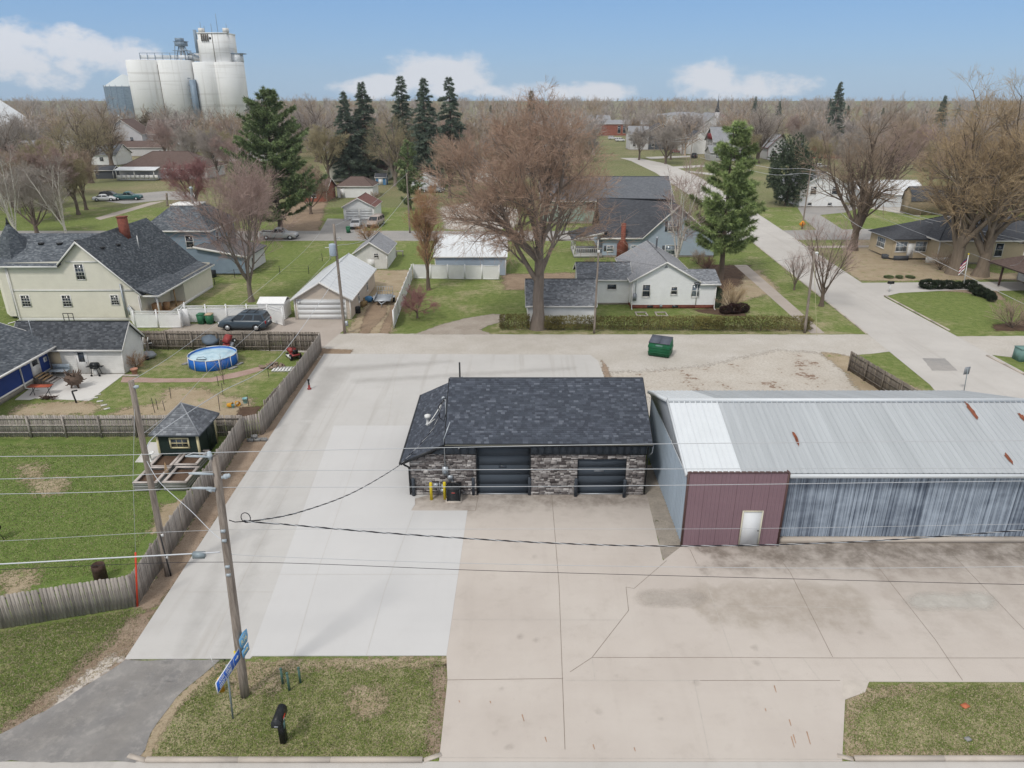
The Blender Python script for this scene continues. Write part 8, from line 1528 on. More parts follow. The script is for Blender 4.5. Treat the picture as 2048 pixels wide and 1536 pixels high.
for x, y in spots:
    a, b = prj(x, y); mk = min(marks, key=lambda t: abs(t[0] - a) + 3 * abs(t[1] - b)); ky, tg = kk[rng.randrange(4)], tw[rng.randrange(6)]; rel = 'behind' if abs(mk[0] - a) < 25 and mk[2] < y else ('in front of' if abs(mk[0] - a) < 25 else ('left of' if a < mk[0] else 'right of'))
    lb = f'{form[ky]} {tone[tg]} bare tree {rel} the {mk[3]}'; seen[lb] = seen.get(lb, 0) + 1
    if seen[lb] > 1: lb += ', ' + ['', 'second', 'third', 'fourth', 'fifth', 'sixth', 'seventh'][min(seen[lb] - 1,6)] + ' out'
    tree('bare_tree', lb, ky, (x, y), rng.uniform(.72,1.0), rng.uniform(0,6.28),'bark_brown', tg, 'bare trees of the background')
low = [bare(200 + i, 19,5,.45, [(6,.60,.25,.95,.09,.05,.6),(6,.62,.4,.9,.12,.05,.6),(10,.66,.35,1.0,.15,.05,.75)], sides=(4,3,3,3), first=.35, rmin=.055, nss=(2,1,1), flat=True) for i in range(7)]
low = [(np.concatenate([a[0], b[0]]), np.concatenate([a[1], b[1] + len(a[0])])) for a, b in low]
A = Acc(); cnt = 0; B = Acc()
while cnt < 1250:
    y = 270 + 1130 * rng.random() ** 1.9; x = y * rng.uniform(-.84,.84)
    if not clear(x, y, 8): continue
    if (abs(x + 205) < 60 and 395 < y < 500) or hides(x, y): continue
    V, F = low[rng.randrange(7)]; a = rng.uniform(0,6.28); s = rng.uniform(.72,1.08) if y < 600 else rng.uniform(.95,1.3); R_ = np.array([[math.cos(a),-math.sin(a),0], [math.sin(a), math.cos(a),0], [0,0,1]]); (A if rng.random() < .6 else B).add((V * s) @ R_.T + np.array([x, y, 0]), F); cnt += 1
for acc, mt, lab in ((A, 'twig_far', 'grey brown leafless woodland along the horizon'),(B, 'twig_brown', 'brownish leafless woodland mixed along the horizon')): V, F = acc.get(); o = raw_mesh('far_wood', V, F, mt, kind='stuff'); tag(o, lab, 'woodland')
for i in range(26):
    y = rng.uniform(330,700); x = y * rng.uniform(-.8,.8)
    if abs(x + 205) < 60 and y < 520: continue
    a, b = prj(x, y); mk = min(marks, key=lambda t: abs(t[0] - a) + 3 * abs(t[1] - b)); lb = f"small dark conifer far {'left' if a < mk[0] else 'right'} of the {mk[3]}"; seen[lb] = seen.get(lb, 0) + 1
    if seen[lb] > 1: lb += ', ' + ['', 'second', 'third', 'fourth', 'fifth', 'sixth', 'seventh'][min(seen[lb] - 1,6)] + ' out'
    tree('far_spruce', lb, rng.choice(['spruce_a', 'spruce_b']),(x, y), rng.uniform(.5,.85), rng.uniform(0,6),'bark_brown', 'needle_spruce', 'distant conifers')
# ---------------------------------------------------------------- poles, wires, signs
q = NT('pole_wood'); v = q.mapv((8,8,.6)); k = q.mix(q.ramp(q.noise(1.5,5,.7, v),.3,.7), lin('6f655c'), lin('9c9187')); q.col(k, .95); q.bump(q.noise(2,4,.7, v),.5,.02)
M('wire_grey', 'b4b6b8',.5,.05); M('wire_black', '25252b',.6,.1); M('cable_white', 'c3c6ca',.5,.05); M('insulator', 'a9b2b8',.3,.1); M('steel_post', '8b969b',.5,.15,4, metal=.3); M('orange_red', 'd0432c',.5,.08)
def pole(label, base, top_px, Y_top=None, r0=.16, r1=.11, name='utility_pole', top_z=None):
    bx_, by_ = base; Yt = Y_top or by_
    x, z = vp(*top_px, Yt)
    T = thing(name, label, 'utility pole',(bx_, by_, 0)); n = 8
    MB().tube([(bx_ + (x - bx_) * i / n, by_ + (Yt - by_) * i / n, -.1 + (z + .1) * i / n) for i in range(n + 1)], [r0 + (r1 - r0) * i / n for i in range(n + 1)], 14).build('shaft', 'pole_wood', T, True)
    return T, (x, Yt, z)
def wire(name, label, pts, r=.011, mat='wire_grey', cat='wire', group=None, sub=8):
    P = [Vector(p) for p in pts]; Q = []
    for i in range(len(P) - 1):                 # Catmull-Rom through the points
        p0, p1, p2, p3 = P[max(i - 1,0)], P[i], P[i + 1], P[min(i + 2, len(P) - 1)]
        for k_ in range(sub): t = k_ / sub; Q.append(.5 * ((2 * p1) + (p2 - p0) * t + (2 * p0 - 5 * p1 + 4 * p2 - p3) * t * t + (3 * p1 - p0 - 3 * p2 + p3) * t ** 3))
    Q.append(P[-1]); m = MB(); m.tube(Q, r, 5); return one(m, name, mat, label, cat, tuple(P[0]), group)
def at(px, py, Y_): x, z = vp(px, py, Y_); return (x, Y_, z)
PAx, PAy = gp(490,1391); PA, topA = pole('tall weathered utility pole in front of the concrete lot',(PAx, PAy),(430,912), r0=.17, r1=.125)
YA = PAy
def insul(T, p, r=.07, d=(0,0,1), h=.2):
    d = Vector(d).normalized(); p = Vector(p); m = MB(); m.tube([p, p + d * h * .3, p + d * h * .32, p + d * h * .6, p + d * h * .62, p + d * h * .9, p + d * h], [r * .6, r * .6, r, r, r * .8, r * .8, r * .4], 10); m.build('insulator', 'insulator', T, True)
def pA(py): f = (1391 - py) / (1391 - 912); b = Vector((PAx, PAy, 0)); return b.lerp(Vector(topA), f * 1.0)
zt_ = topA[2]; insul(PA, (topA[0] - .12, YA - .12, zt_ - .05),.09,(0,0,1),.28); insul(PA, (topA[0] + .15, YA - .1, zt_ - .75),.09,(1,0,.3),.3); insul(PA, (topA[0] - .15, YA - .1, zt_ - 1.25),.09,(-1,0,.3),.3)
for dz in (.05,.7,1.25): m = MB(); m.tube([(topA[0] - .9, YA - .14, zt_ - dz + .12),(topA[0] - .6, YA - .14, zt_ - dz + .12),(topA[0] - .1, YA - .14, zt_ - dz + .1)], [.035,.05,.04], 6); m.build('dead_end_clamp', 'insulator', PA)
m = MB(); m.tube([(topA[0] - .85, YA - .14, zt_ + .1),(topA[0] - .6, YA - .2, zt_ + .22),(topA[0] - .3, YA - .2, zt_ + .2),(topA[0] - .1, YA - .15, zt_ + .12)], .018,5); m.build('jumper', 'wire_grey', PA)
for py in (1042,1060,1110,1126): p = pA(py); MB().cbox((p.x + .02, p.y - .14, p.z),(.14,.1,.09)).build('clamp', 'insulator', PA)
p = pA(1290); MB().cbox((p.x - .1, p.y - .16, p.z),(.07,.03,.28)).build('marker_strip', 'yellow_paint', PA)
wire('overhead_wire', 'topmost bare overhead wire crossing above the stone garage', [at(-260,916, YA), at(0,913, YA), at(200,911, YA), at(425,905, YA), at(800,897, YA), at(1300,888, YA), at(2048,881, YA), at(2400,880, YA)], .011); wire('overhead_wire', 'second bare overhead wire crossing above the garage doors', [at(-260,962, YA), at(0,958, YA), at(200,953, YA), at(445,943, YA), at(800,940, YA), at(1300,938, YA), at(2048,936, YA), at(2400,937, YA)], .011); wire('overhead_wire', 'third bare overhead wire just below the second one', [at(-260,992, YA), at(0,988, YA), at(200,984, YA), at(428,975, YA), at(800,974, YA), at(1300,971, YA), at(2048,962, YA), at(2400,961, YA)], .011)
wire('neutral_wire', 'faint thin neutral wire below the three upper wires', [at(-260,1090, YA), at(0,1082, YA), at(445,1060, YA), at(1000,1058, YA), at(1500,1057, YA), at(2048,1048, YA), at(2400,1043, YA)], .007)
wire('phone_cable', 'thick pale phone cable at the left of the tall pole', [at(-260,1139, YA), at(0,1128, YA), at(200,1117, YA), at(390,1107, YA), at(440,1104, YA)], .026,'cable_white', 'cable'); wire('phone_cable', 'grey phone cable running right from the tall pole', [at(448,1104, YA), at(520,1112, YA), at(1000,1128, YA), at(1600,1136, YA), at(2048,1133, YA), at(2400,1128, YA)], .010,'wire_grey', 'cable'); wire('phone_cable', 'lowest dark phone cable crossing the old concrete', [at(-260,1146, YA), at(0,1139, YA), at(455,1124, YA), at(1000,1142, YA), at(1600,1158, YA), at(2048,1169, YA), at(2400,1174, YA)], .010,'wire_black', 'cable')
def twisted(label, pts, r=.014, per=.75):
    P = [Vector(p) for p in pts]; T = thing('service_cable', label, 'cable', tuple(P[0])); L = sum((b - a).length for a, b in zip(P[:-1], P[1:])); n = int(L / .07); Q = []
    seg = [(b - a).length for a, b in zip(P[:-1], P[1:])]; tot = [0]
    for s_ in seg: tot.append(tot[-1] + s_)
    def cr(u):
        for i in range(len(seg)):
            if u <= tot[i + 1] or i == len(seg) - 1:
                t = (u - tot[i]) / seg[i]; p0, p1, p2, p3 = P[max(i - 1,0)], P[i], P[i + 1], P[min(i + 2, len(P) - 1)]; return .5 * ((2 * p1) + (p2 - p0) * t + (2 * p0 - 5 * p1 + 4 * p2 - p3) * t * t + (3 * p1 - p0 - 3 * p2 + p3) * t ** 3)
    C_ = [cr(L * i / n) for i in range(n + 1)]
    for k_, mt in enumerate(('wire_black', 'wire_black', 'wire_grey')):
        m = MB(); W = []
        for i, c_ in enumerate(C_): d = (C_[min(i + 1, n)] - C_[max(i - 1,0)]).normalized(); u = d.orthogonal().normalized(); w_ = d.cross(u); a = 2 * math.pi * (L * i / n / per + k_ / 3); W.append(c_ + (u * math.cos(a) + w_ * math.sin(a)) * r)
        m.tube(W, r * .95,4); m.build('strand', mt, T)
twisted('black twisted service cable from the tall pole to the stone garage eave', [at(487,1041, YA), at(520,1040, YA + .6), at(600,1024, YA + 3), at(700,988, YA + 7.5), at(780,943, YA + 11.8),(-5.9,35.2,2.62),(-4.6,37.2,3.5),(-4.05,38.1,4.9)]); twisted('black twisted service cable running right past the mauve front', [at(487,1043, YA), at(560,1048, YA), at(800,1068, YA), at(1100,1086, YA), at(1360,1092, YA), at(1700,1084, YA), at(2048,1060, YA), at(2400,1030, YA)])
m = MB(); c_ = Vector(at(491,1036, YA)); m.tube([c_ + Vector((.16 * math.cos(a),.02,.2 * math.sin(a))) for a in [2 * math.pi * i / 14 for i in range(15)]], .016,5); m.tube([at(458,1040, YA), at(470,1044, YA), at(486,1043, YA)], .018,5); m.build('cable_loop', 'wire_black', PA)
m = MB(); m.cbox(Vector(at(398,1110, YA)),(.42,.16,.2)); one(m, 'splice_box', 'steel_post', 'small grey splice box hanging on the phone cable', 'splice box', at(398,1110, YA))
# pole B inside the fence line
PBx, PBy = gp(337,1150); PB, topB = pole('grey utility pole beside the slanting fence',(PBx, PBy),(262,762), r0=.16, r1=.12); insul(PB, (topB[0] + .12, PBy - .1, topB[2] - .25),.08,(1,0,.2),.22)
for py in (1060,1108): f = (1150 - py) / (1150 - 762); p = Vector((PBx, PBy, 0)).lerp(Vector(topB), f); MB().cbox((p.x + .12, p.y - .1, p.z),(.1,.08,.12)).build('clamp', 'pvc', PB)
MB().tube([(PBx + .17, PBy - .1,0),(PBx + .1, PBy - .14,2.4)], .03,6).build('conduit', 'metal_dark', PB)
PCx, PCy = gp(690,667); PC, topC = pole('leaning utility pole in front of the beige garage',(PCx, PCy),(667,448), r0=.15, r1=.11)
p = Vector((PCx, PCy, 0)).lerp(Vector(topC),.78); MB().lathe([(.3,-.55),(.32,-.5),(.32,.5),(.28,.55),(.05,.6)], (p.x - .25, p.y - .3, p.z),14).build('transformer', 'siding_blue', PC, True); MB().tube([(topC[0], PCy, topC[2] - 1.4),(topC[0] + .5, PCy - .1, topC[2] - 1.2),(topC[0] + .6, PCy - .1, topC[2] - 1.4)], .03,6).build('lamp_arm', 'metal_galv', PC); MB().box(PCx + .14, PCx + .4, PCy - .2, PCy, .8,1.3).build('meter_box', 'metal_galv', PC)
PDx, PDy = gp(1188,667); PD, topD = pole('slim pole with a small lamp between the hedge and the small garage',(PDx, PDy),(1197,506), r0=.11, r1=.08); MB().ball((topD[0], PDy, topD[2] + .14),.16,10,7).build('lamp', 'pvc', PD, True)
PEx, PEy = gp(1609,666); PE, topE = pole('dark pole with a lamp at the right end of the hedge',(PEx, PEy),(1629,503), r0=.13, r1=.1); MB().cbox((topE[0] + .15, PEy - .15, topE[2] - .1),(.25,.25,.18)).build('lamp', 'pvc', PE)
PFx, PFy = gp(820,466); PF, topF = pole('pale leaning pole beside the slim pine across the street',(PFx, PFy),(813,346), r0=.16, r1=.11); MB().bar((topF[0] - .2, PFy, topF[2] - 4.2),(topF[0] + 2.2, PFy - .3, topF[2] - 3.7),.07).build('lamp_arm', 'metal_galv', PF)
PGx, PGy = gp(1604,458); PG, topG = pole('pale pole with an orange diamond sign at the street corner',(PGx, PGy),(1622,336), r0=.14, r1=.1)
M('sign_orange', 'dd8f2c',.5,.04); p = at(1605,448, PGy - .2); m = MB(); m.prism([(p[0] - .62, p[1], p[2]),(p[0], p[1], p[2] - .62),(p[0] + .62, p[1], p[2]),(p[0], p[1], p[2] + .62)], (0,.02,0)); m.build('diamond_sign', 'sign_orange', PG); m = MB(); m.box(p[0] - .06, p[0] + .06, p[1] - .012, p[1] - .003, p[2] - .3, p[2] + .1); m.ball((p[0], p[1] - .005, p[2] + .2),.09,8,5,(1,.08,1)); m.build('sign_symbol', 'rubber', PG)
PHx, PHy = gp(1378,346); PH, topH = pole('far pole with a cross arm beside the blue roofed house',(PHx, PHy),(1386,270), r0=.16, r1=.11); MB().bar((topH[0] - 1.2, PHy, topH[2] - .5),(topH[0] + 1.2, PHy, topH[2] - .5),.1).build('cross_arm', 'pole_wood', PH)
PIx, PIy = gp(1280,318); pole('far thin pole beside the side street',(PIx, PIy),(1281,250), r0=.13, r1=.09); PJx, PJy = gp(1308,305); pole('far thin pole before the grey house',(PJx, PJy),(1311,262), r0=.13, r1=.09); PKx, PKy = gp(335,412); pole('short pale post at the end of the far path',(PKx, PKy),(333,386), r0=.2, r1=.2)
# wires of the left and centre
SB_ = Vector((PBx, PBy, 0)).lerp(Vector(topB),.63)
wire('service_wire', 'white service wire rising from the grey pole towards the leaning pole', [(SB_.x, SB_.y, SB_.z), at(302,880, PBy + 1.5), at(360,836, PBy + 6), at(440,785, PBy + 14), at(560,712, PBy + 26),(topC[0] + .1, PCy, topC[2] - 4.6)], .022,'cable_white'); wire('service_wire', 'thin white wire from the grey pole down to the tall pole', [(SB_.x, SB_.y, SB_.z - .1), at(320,965, PBy - 2), at(380,1020, PBy - 4), at(425,1065, YA + .6), tuple(pA(1068))], .014,'cable_white')
wire('service_wire', 'thin pale wire from the pole top over the pool towards the slate house', [topB, at(360,700,45), at(480,610,66), at(600,510,85), at(640,465,100)], .012,'cable_white'); wire('service_wire', 'pale wire from the leaning pole to the far pale pole, upper one', [(topC[0], PCy, topC[2] - .2), at(735,415,88),(topF[0], PFy, topF[2] - .2)], .016); wire('service_wire', 'pale wire from the leaning pole to the far pale pole, lower one', [(topC[0], PCy, topC[2] - 2.0), at(745,470,90),(topF[0], PFy, topF[2] - 3.5)], .02,'cable_white')
wire('service_wire', 'pale wire from the leaning pole past the beige garage roof', [(topC[0], PCy, topC[2] - 2.6), at(600,580,64), at(520,650,60), at(420,740,52), at(350,815,40),(SB_.x + .1, SB_.y, SB_.z + 1.2)], .012); wire('service_wire', 'thin wire from the slim lamp pole to the white house', [(topD[0], PDy, topD[2] - .5), at(1230,525,70), at(1270,545,74.4)], .010,'wire_black')
wire('service_wire', 'thin dark wire from the slim lamp pole to the hedge end pole', [(topD[0], PDy, topD[2] - .2), at(1400,540,66),(topE[0], PEy, topE[2] - .3)], .008,'wire_black')
# wires of the right side
wire('street_wire', 'uppermost pale street wire crossing the big bare trees', [at(1400,305,190), at(1536,335,150),(topG[0], PGy, topG[2] - .3), at(1718,383,112), at(1840,420,104), at(2048,466,92), at(2250,520,82)], .03,'cable_white'); wire('street_wire', 'middle pale street wire crossing the big bare trees', [at(1400,315,190), at(1536,348,150),(topG[0], PGy, topG[2] - 1.0), at(1718,394,112), at(1840,434,104), at(2048,481,92), at(2250,535,82)], .03,'cable_white'); wire('street_wire', 'lower of the paired street wires crossing the big bare trees', [(topG[0], PGy, topG[2] - 1.3), at(1718,399,112), at(1840,440,104), at(2048,487,92), at(2250,540,82)], .022,'cable_white')
wire('street_wire', 'pale wire sloping down from the corner pole to the right edge house', [(topG[0], PGy, topG[2] - 2.5), at(1705,444,105), at(1786,480,98), at(1900,535,88), at(2048,608,76), at(2200,680,70)], .025,'cable_white'); wire('street_wire', 'thin pale wire passing just over the tan house roof', [(topG[0], PGy, topG[2] - 2.0), at(1740,425,106), at(1880,482,96), at(2010,530,84),(57.5,79,4.8)], .016,'cable_white')
for i, (dz, lab) in enumerate([(-.5,'far wire pair over the side street, upper wire'),(-1.6,'far wire pair over the side street, lower wire')]): wire('street_wire', lab, [(topH[0], PHy, topH[2] + dz), at(1335,277 - dz * 3,255),(vp(1281,262 - dz * 4, PIy)[0], PIy, vp(1281,262 - dz * 4, PIy)[1])], .03,'cable_white'); 
wire('guy_wire', 'guy wire with pale guard beside the hedge end pole', [(topE[0], PEy, topE[2] - .4), at(1631,600, PEy - .4), at(1633,655, PEy - .8),(*gp(1634,672),0)], .02, M('guy_guard', 'b9b48f',.6,.1)); x, y = gp(275,1213)
T = thing('guy_marker', 'bright red guy wire guard standing at the lower left fence corner', 'guy guard',(x, y, 0)); tx, tz = vp(271,1105, y + .15); MB().tube([(x, y, 0),(tx, y + .15, tz)], .04,8).build('guard', 'orange_red', T); MB().tube([(tx, y + .15, tz), at(266,960, y + 1.6),(topB[0] + .05, PBy, topB[2] - .6)], .008,4).build('cable', 'wire_grey', T)
# ---------------------------------------------------------------- signs and mailbox
M('sign_blue', '2a63c4',.4,.03); M('sign_lightblue', '6aa5cf',.45,.05); M('sign_white', 'e2e4e6',.5,.02); M('sign_cream', 'd9d2a8',.5,.03)
sx_, sy_ = gp(466,1437); zc = 2.0
for _ in range(40):
    a = gp(455.5,1341.5, zc); zc += (sy_ - a[1]) * -.35 if abs(sy_ - a[1]) > .002 else 0
P1, P2 = Vector(gp(432.5,1377, zc)), Vector(gp(479,1306, zc)); d = (P2 - P1); SL = d.length; d.normalize(); ang = math.atan2(d.y, d.x); n3 = Vector((d.y, -d.x, 0)); mid = (P1 + P2) / 2
T = thing('direction_sign', 'long blue roadside sign with white lettering and arrow on a steel post', 'sign',(sx_, sy_, 0)); MB().tube([(sx_, sy_, -.05),(mid.x - n3.x * .03, mid.y - n3.y * .03, zc + .24)], .035,6).build('post', 'steel_post', T)
def slab(T, name, mat, c, d, s0, s1, z0, z1, o0, o1, parent=None):
    nn_ = Vector((d.y, -d.x)); A = Vector((c.x, c.y)); P = [A + d * s0 + nn_ * o0, A + d * s1 + nn_ * o0]; m = MB(); m.prism([(P[0].x, P[0].y, z0),(P[1].x, P[1].y, z0),(P[1].x, P[1].y, z1),(P[0].x, P[0].y, z1)], (nn_.x * (o1 - o0), nn_.y * (o1 - o0),0)); return m.build(name, mat, parent or T)
h = .24; L2 = SL / 2; bk = slab(T, 'panel', 'sign_white', mid, d, -L2, L2, zc - h, zc + h, .0,.02); slab(T, 'blue_field', 'sign_blue', mid, d, -L2 + .03, L2 - .5, zc - h + .03, zc + h - .03,.021,.024, bk); slab(T, 'blue_field', 'sign_blue', mid, d, L2 - .47, L2 - .03, zc - h + .03, zc + h - .03,.021,.024, bk)
def text(T, s, c, d, size, z, s0, off, mat, parent=None, align='CENTER', wx=1.0):
    cu = bpy.data.curves.new('lettering', 'FONT'); cu.body = s; cu.size = size; cu.align_x = align; cu.align_y = 'CENTER'; cu.extrude = .001; cu.offset = size * .02; o = bpy.data.objects.new('lettering', cu); COL.objects.link(o); cu.materials.append(MT[mat]); nn_ = Vector((d.y, -d.x)); p = Vector((c.x, c.y)) + d * s0 + nn_ * off
    o.rotation_euler = (math.pi / 2,0, math.atan2(d.y, d.x)); o.scale = (wx, 1,1); q_ = parent or T; org = Vector((0,0,0)); r_ = q_
    while r_ is not None: org += ORG.get(r_.name, Vector((0,0,0))); r_ = r_.parent
    bpy.context.view_layer.update(); me = bpy.data.meshes.new_from_object(o.evaluated_get(bpy.context.evaluated_depsgraph_get())); e_ = o.rotation_euler.copy(); bpy.data.objects.remove(o); o = bpy.data.objects.new('lettering', me); COL.objects.link(o); o.rotation_euler = e_; o.scale = (wx, 1,1)
    if not me.materials: me.materials.append(MT[mat])
    o.parent = q_; o.location = Vector((p.x, p.y, z)) - org; return o
cs = -.25; text(T, 'SUGAR   GROVE', mid, d, .21, zc + .095, cs, .026,'sign_white', wx=(SL - .75) / 1.75); text(T, 'GOODS  &  COFFEE', mid, d, .21, zc - .105, cs, .026,'sign_white', wx=(SL - .75) / 2.05)
m = MB(); c = Vector((mid.x, mid.y)) + d * (L2 - .25); nn_ = Vector((d.y, -d.x)); pr = [(-.12,-.03),(.02,-.03),(.02,-.09),(.13,0),(.02,.09),(.02,.03),(-.12,.03)]; m.prism([(c.x + d.x * s_ + nn_.x * .0245, c.y + d.y * s_ + nn_.y * .0245, zc + z_) for s_, z_ in pr], (nn_.x * .002, nn_.y * .002,0)); m.build('arrow', 'sign_white', bk)
# county route marker on the tall pole
p = pA(1270); d2 = Vector((d.x, d.y)); c = Vector((p.x + .24, p.y - .06)); T = thing('route_sign', 'light blue route marker with arrow plate on the tall pole', 'sign',(c.x, c.y, p.z)); nn_ = Vector((d2.y, -d2.x))
def poly_plate(T, name, mat, pr, z0, off, th, parent=None): m = MB(); m.prism([(c.x + d2.x * s_ + nn_.x * off, c.y + d2.y * s_ + nn_.y * off, z0 + z_) for s_, z_ in pr], (nn_.x * th, nn_.y * th, 0)); return m.build(name, mat, parent or T)
pent = [(-.30,.25),(-.30,-.05),(-.2,-.25),(.2,-.25),(.30,-.05),(.30,.25),(0,.34)]; zz = p.z + .15; o1 = poly_plate(T, 'shield', 'sign_lightblue', pent, zz, .0,.015); text(T, 'R16', c, d2,.24, zz + .0,0,.017,'sign_cream', o1, wx=1.1); text(T, 'COUNTY', c, d2,.07, zz + .2,0,.017,'sign_cream', o1)
o2 = poly_plate(T, 'arrow_plate', 'sign_lightblue', [(-.25,-.17),(.25,-.17),(.25,.17),(-.25,.17)], zz - .5,.0,.015); poly_plate(T, 'arrow', 'sign_cream', [(-.18,-.03),(.04,-.03),(.04,-.09),(.19,0),(.04,.09),(.04,.03),(-.18,.03)], zz - .5,.0165,.003, o2); MB().bar((c.x - .25, c.y + .06, p.z),(c.x, c.y, p.z),.05).build('bracket', 'metal_galv', T)
# mailbox
x, y = gp(568,1484); T = thing('mailbox', 'black plastic mailbox on a post in the roadside grass', 'mailbox',(x, y, 0)); MB().box(x - .08, x + .08, y - .08, y + .1,-.02,.98).build('post', 'black_plastic', T); pr = [(-.13,0),(-.13,.17),(-.11,.24),(-.06,.29),(0,.305),(.06,.29),(.11,.24),(.13,.17),(.13,0)]
m = MB(); m.prism([(x + a, y - .3,.98 + b) for a, b in pr], (0,.55,0)); m.build('box', 'black_plastic', T, False); m = MB(); m.prism([(x + a * 1.04, y - .325,.975 + b * 1.03) for a, b in pr], (0,.024,0)); dr = m.build('door', 'ac_black', T); MB().box(x - .05, x + .05, y - .35, y - .326,1.03,1.07).build('handle', 'metal_grey', dr)
MB().box(x + .132, x + .14, y - .12, y + .05,1.1,1.15).build('flag', 'orange_red', T); MB().box(x + .132, x + .137, y - .12, y - .02,1.04,1.07).build('number_strip', 'sign_white', T); MB().box(x + .081, x + .085, y - .05, y + .07,.6,.9).build('reflector', 'copper_green', T); T.scale = (1.3,1.3,1.15)
for i, (px, py, h_, lab) in enumerate([(566,1368,.75,'green marker post left of three in the roadside grass'),(579,1381,.85,'green marker post in the middle of three in the roadside grass'),(601,1366,.75,'green marker post right of three in the roadside grass')]): x, y = gp(px, py); m = MB(); m.box(x - .035, x + .035, y - .035, y + .035,-.02, h_); m.box(x - .045, x + .045, y - .045, y + .045, h_ + .001, h_ + .04); one(m, 'marker_post', M('post_green', '4f6a62',.6,.1) if i == 0 else 'post_green', lab, 'post',(x, y, 0),'green marker posts')
x, y = gp(431,1341); m = MB(); m.tube([(x, y, 0),(x - .08, y, .75)], .012,5); one(m, 'survey_stake', 'pvc', 'thin white stake leaning at the end of the asphalt drive', 'stake',(x, y, 0)); x, y = gp(445,1382); m = MB(); m.lathe([(.1,0),(.1,.5),(.12,.52),(.12,.62),(.03,.66)], (x, y, 0),10); one(m, 'gas_marker', 'bucket_orange', 'short yellow marker post behind the blue sign', 'post',(x, y, 0))
x, y = gp(619,779); T = thing('hand_pump', 'small red and black pump standing alone on the concrete', 'pump',(x, y, 0)); MB().lathe([(.16,.03),(.16,.12),(.09,.14),(.09,.35),(.05,.4)], (x, y, 0),12).build('base', 'mower_red', T, True); MB().lathe([(.06,.4),(.06,.75),(.1,.77),(.1,.85),(.03,.88)], (x, y, 0),10).build('head', 'black_plastic', T, True); MB().bar((x, y, .7),(x + .1, y - .15,.5),.04).build('handle', 'black_plastic', T)
x, y = gp(1928,782); T = thing('street_sign', 'grey back of a street sign on a post beside the side street', 'sign',(x, y, 0)); tx, tz = vp(1934,744, y); MB().tube([(x, y, 0),(tx, y, tz + .3)], .03,6).build('post', 'steel_post', T); MB().cbox((tx, y + .04, tz + .1),(.5,.02,.62),.2).build('plate', 'metal_grey', T)
x, y = gp(2052,724); m = MB(); m.box(x - .6, x + .9, y, y + 1.0,0,1.1); m.box(x - .64, x + .94, y - .04, y + 1.04,1.101,1.16); one(m, 'utility_cabinet', 'copper_green', 'green utility cabinet at the right edge beside the side street', 'cabinet',(x, y, 0))
x, y = gp(1778,584); T = thing('mailbox', 'small dark mailbox on a post at the corner of the east drive', 'mailbox',(x, y, 0)); MB().box(x - .06, x + .06, y - .06, y + .06,0,1.0).build('post', 'pvc', T); m = MB(); m.prism([(x - .35, y + a, 1.0 + b) for a, b in pr], (.7,0,0)); m.build('box', 'black_plastic', T)
x, y = gp(1926,578); T = thing('flag_pole', 'white flag pole with a striped flag between the clipped shrubs', 'flag pole',(x, y, 0)); tx, tz = vp(1937,510, y); MB().tube([(x, y, 0),(tx, y, tz)], [.06,.04], 8).build('shaft', 'pvc', T); MB().ball((tx, y, tz + .1),.1,8,6).build('finial', 'yellow_paint', T)
M('flag_red', 'a13a40',.8,.05); M('flag_blue', '2c355e',.8,.05)
fl = None
for i in range(7):
    m = MB(); z1 = tz - .25 - i * .2; x0 = tx - .1
    for j in range(5): a, b = j * .12,(j + 1) * .12; m.face([(x0 - a, y - .1 - .05 * math.sin(a * 16), z1 - .2 - a * 1.3),(x0 - b, y - .1 - .05 * math.sin(b * 16), z1 - .2 - b * 1.3),(x0 - b, y - .1 - .05 * math.sin(b * 16), z1 - b * 1.3),(x0 - a, y - .1 - .05 * math.sin(a * 16), z1 - a * 1.3)])
    m.build('flag_stripe', 'flag_blue' if i == 0 else ('flag_red' if i % 2 else 'sign_white'), T)
# chain fence and clothes post in the back lawn
T = thing('wire_fence', 'low black wire fence crossing the lawn behind the beige garage', 'fence',(-27,84,0))
cp = [gp(385,585), gp(430,570), gp(470,556), gp(560,548), gp(618,548), gp(645,522)]
for p in cp: MB().tube([(p[0], p[1], 0),(p[0], p[1], 1.1)], .04,6).build('post', 'metal_dark', T)
for a, b in zip(cp[:-1], cp[1:]):
    for z in (.3,.7,1.05): MB().tube([(a[0], a[1], z),(b[0], b[1], z)], .012,4).build('strand', 'metal_dark', T)
x, y = gp(661,520); m = MB(); m.bar((x, y, 0),(x, y, 1.8),.1); m.bar((x - .6, y, 1.75),(x + .6, y, 1.75),.09); one(m, 'clothes_post', 'pvc', 'white T shaped clothes line post in the back lawn', 'post',(x, y, 0))
x, y = gp(1930,1413); m = MB(); m.cbox((x, y, .03),(.28,.2,.05),.4); one(m, 'litter', M('litter_orange', 'bb6b4a',.7,.1),'scrap of orange litter in the right verge', 'litter',(x, y, 0)); x, y = gp(1935,1480); m = MB(); m.cbox((x, y, .04),(.2,.15,.08),.2); one(m, 'loose_stone', 'block', 'small pale stone in the right verge', 'stone',(x, y, 0))
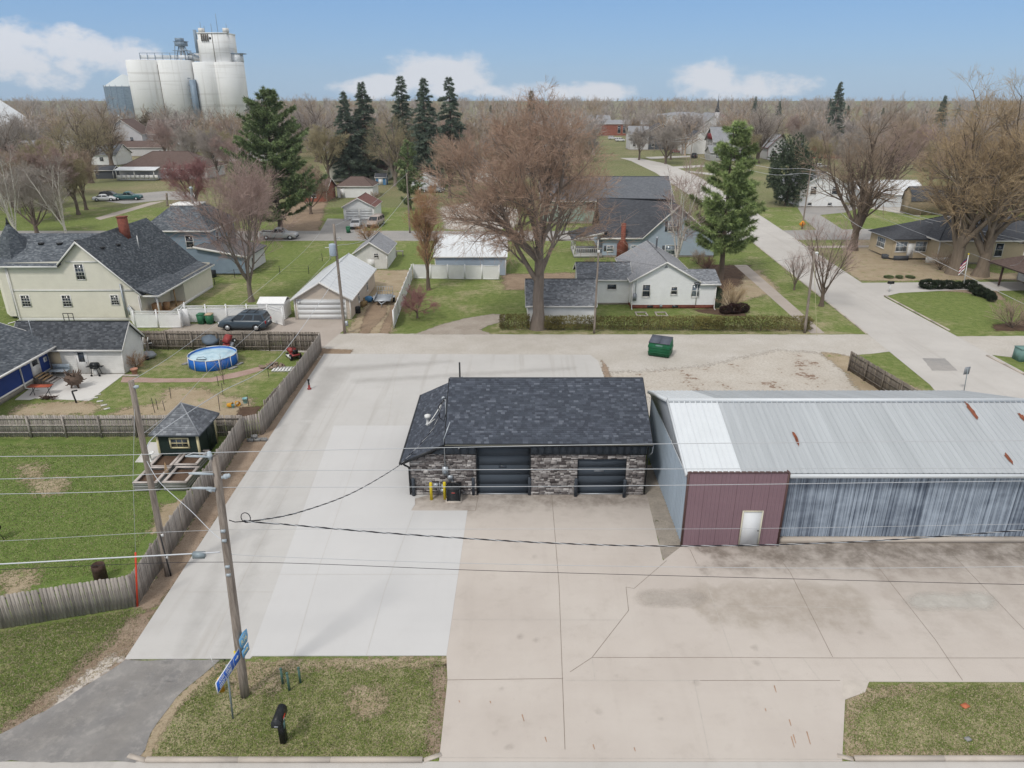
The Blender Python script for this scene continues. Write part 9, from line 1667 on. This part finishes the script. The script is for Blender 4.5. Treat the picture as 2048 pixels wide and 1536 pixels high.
# ---------------------------------------------------------------- grass blades on the near lawns
rng = np.random.default_rng(4)
def scatter(poly, n, world=False):
    P = np.array(poly if world else [gp(*p) for p in poly]); lo, hi = P.min(0), P.max(0); out_ = []
    while sum(map(len, out_)) < n:
        Q = rng.uniform(lo, hi, (n, 2)); ins = np.zeros(n, bool)
        for a, b in zip(P, np.roll(P, -1,0)):
            if abs(b[1] - a[1]) > 1e-9: ins ^= ((a[1] > Q[:, 1]) != (b[1] > Q[:, 1])) & (Q[:, 0] < (b[0] - a[0]) * (Q[:, 1] - a[1]) / (b[1] - a[1]) + a[0])
        out_.append(Q[ins])
    return np.concatenate(out_)[:n]
for nm, mt, pl, n, hh in [('grass_blades', 'blade_green', [(440,1330),(888,1322),(876,1512),(312,1512),(360,1405)], 9000,.07),('grass_blades', 'blade_straw', [(440,1325),(890,1320),(878,1514),(306,1514),(360,1405)], 8000,.06),('grass_blades', 'blade_green', [(1745,1372),(2060,1370),(2090,1512),(1696,1512),(1696,1408)], 6000,.07),('grass_blades', 'blade_straw', [(1745,1372),(2060,1370),(2090,1516),(1692,1516),(1692,1408)], 6000,.06),('grass_blades', 'blade_green', [(0,1265),(262,1222),(230,1290),(120,1370),(0,1450)], 5000,.07),('grass_blades', 'blade_straw', [(0,1265),(290,1215),(260,1310),(120,1400),(0,1470)], 6000,.06),('grass_blades', 'blade_green', [(0,890),(300,885),(260,960),(330,1010),(250,1140),(0,1180)], 14000,.06),('grass_blades', 'blade_straw', [(0,890),(300,885),(260,960),(330,1010),(250,1140),(0,1180)], 9000,.05)]:
    if mt not in MT: M(mt, {'blade_green': '78884c', 'blade_straw': 'b5a98f'}[mt], .9,.15,.5, island=.35, spec=.1)
    Q = scatter(pl, n); C = np.column_stack([Q, np.full(n, .008)]); V, F = blades(C, np.tile([0,0,1.0], (n, 1)),3, hh, .012,.55, rng); o = raw_mesh(nm, V, F, mt, kind='stuff'); tag(o, {'blade_green': 'short green grass blades on the near lawns', 'blade_straw': 'dry straw coloured grass blades on the near lawns'}[mt], 'grass')
# ---------------------------------------------------------------- the air
hm = bpy.data.materials.new('haze_air'); hm.use_nodes = True; t = hm.node_tree; t.nodes.clear(); ho = t.nodes.new('ShaderNodeOutputMaterial'); hv = t.nodes.new('ShaderNodeVolumePrincipled'); hv.inputs['Color'].default_value = (.86,.9,.95,1); hv.inputs['Density'].default_value = 0.00014; hv.inputs['Anisotropy'].default_value = 0.2; t.links.new(hv.outputs[0], ho.inputs['Volume'])
hz_ = MB().box(-2600,2600,-80,1600,-1.0,75.0).build('haze', None); hz_.data.materials.append(hm); hz_['kind'] = 'stuff'; tag(hz_, 'thin pale haze over the whole town', 'haze')
sc.cycles.volume_bounces = 0
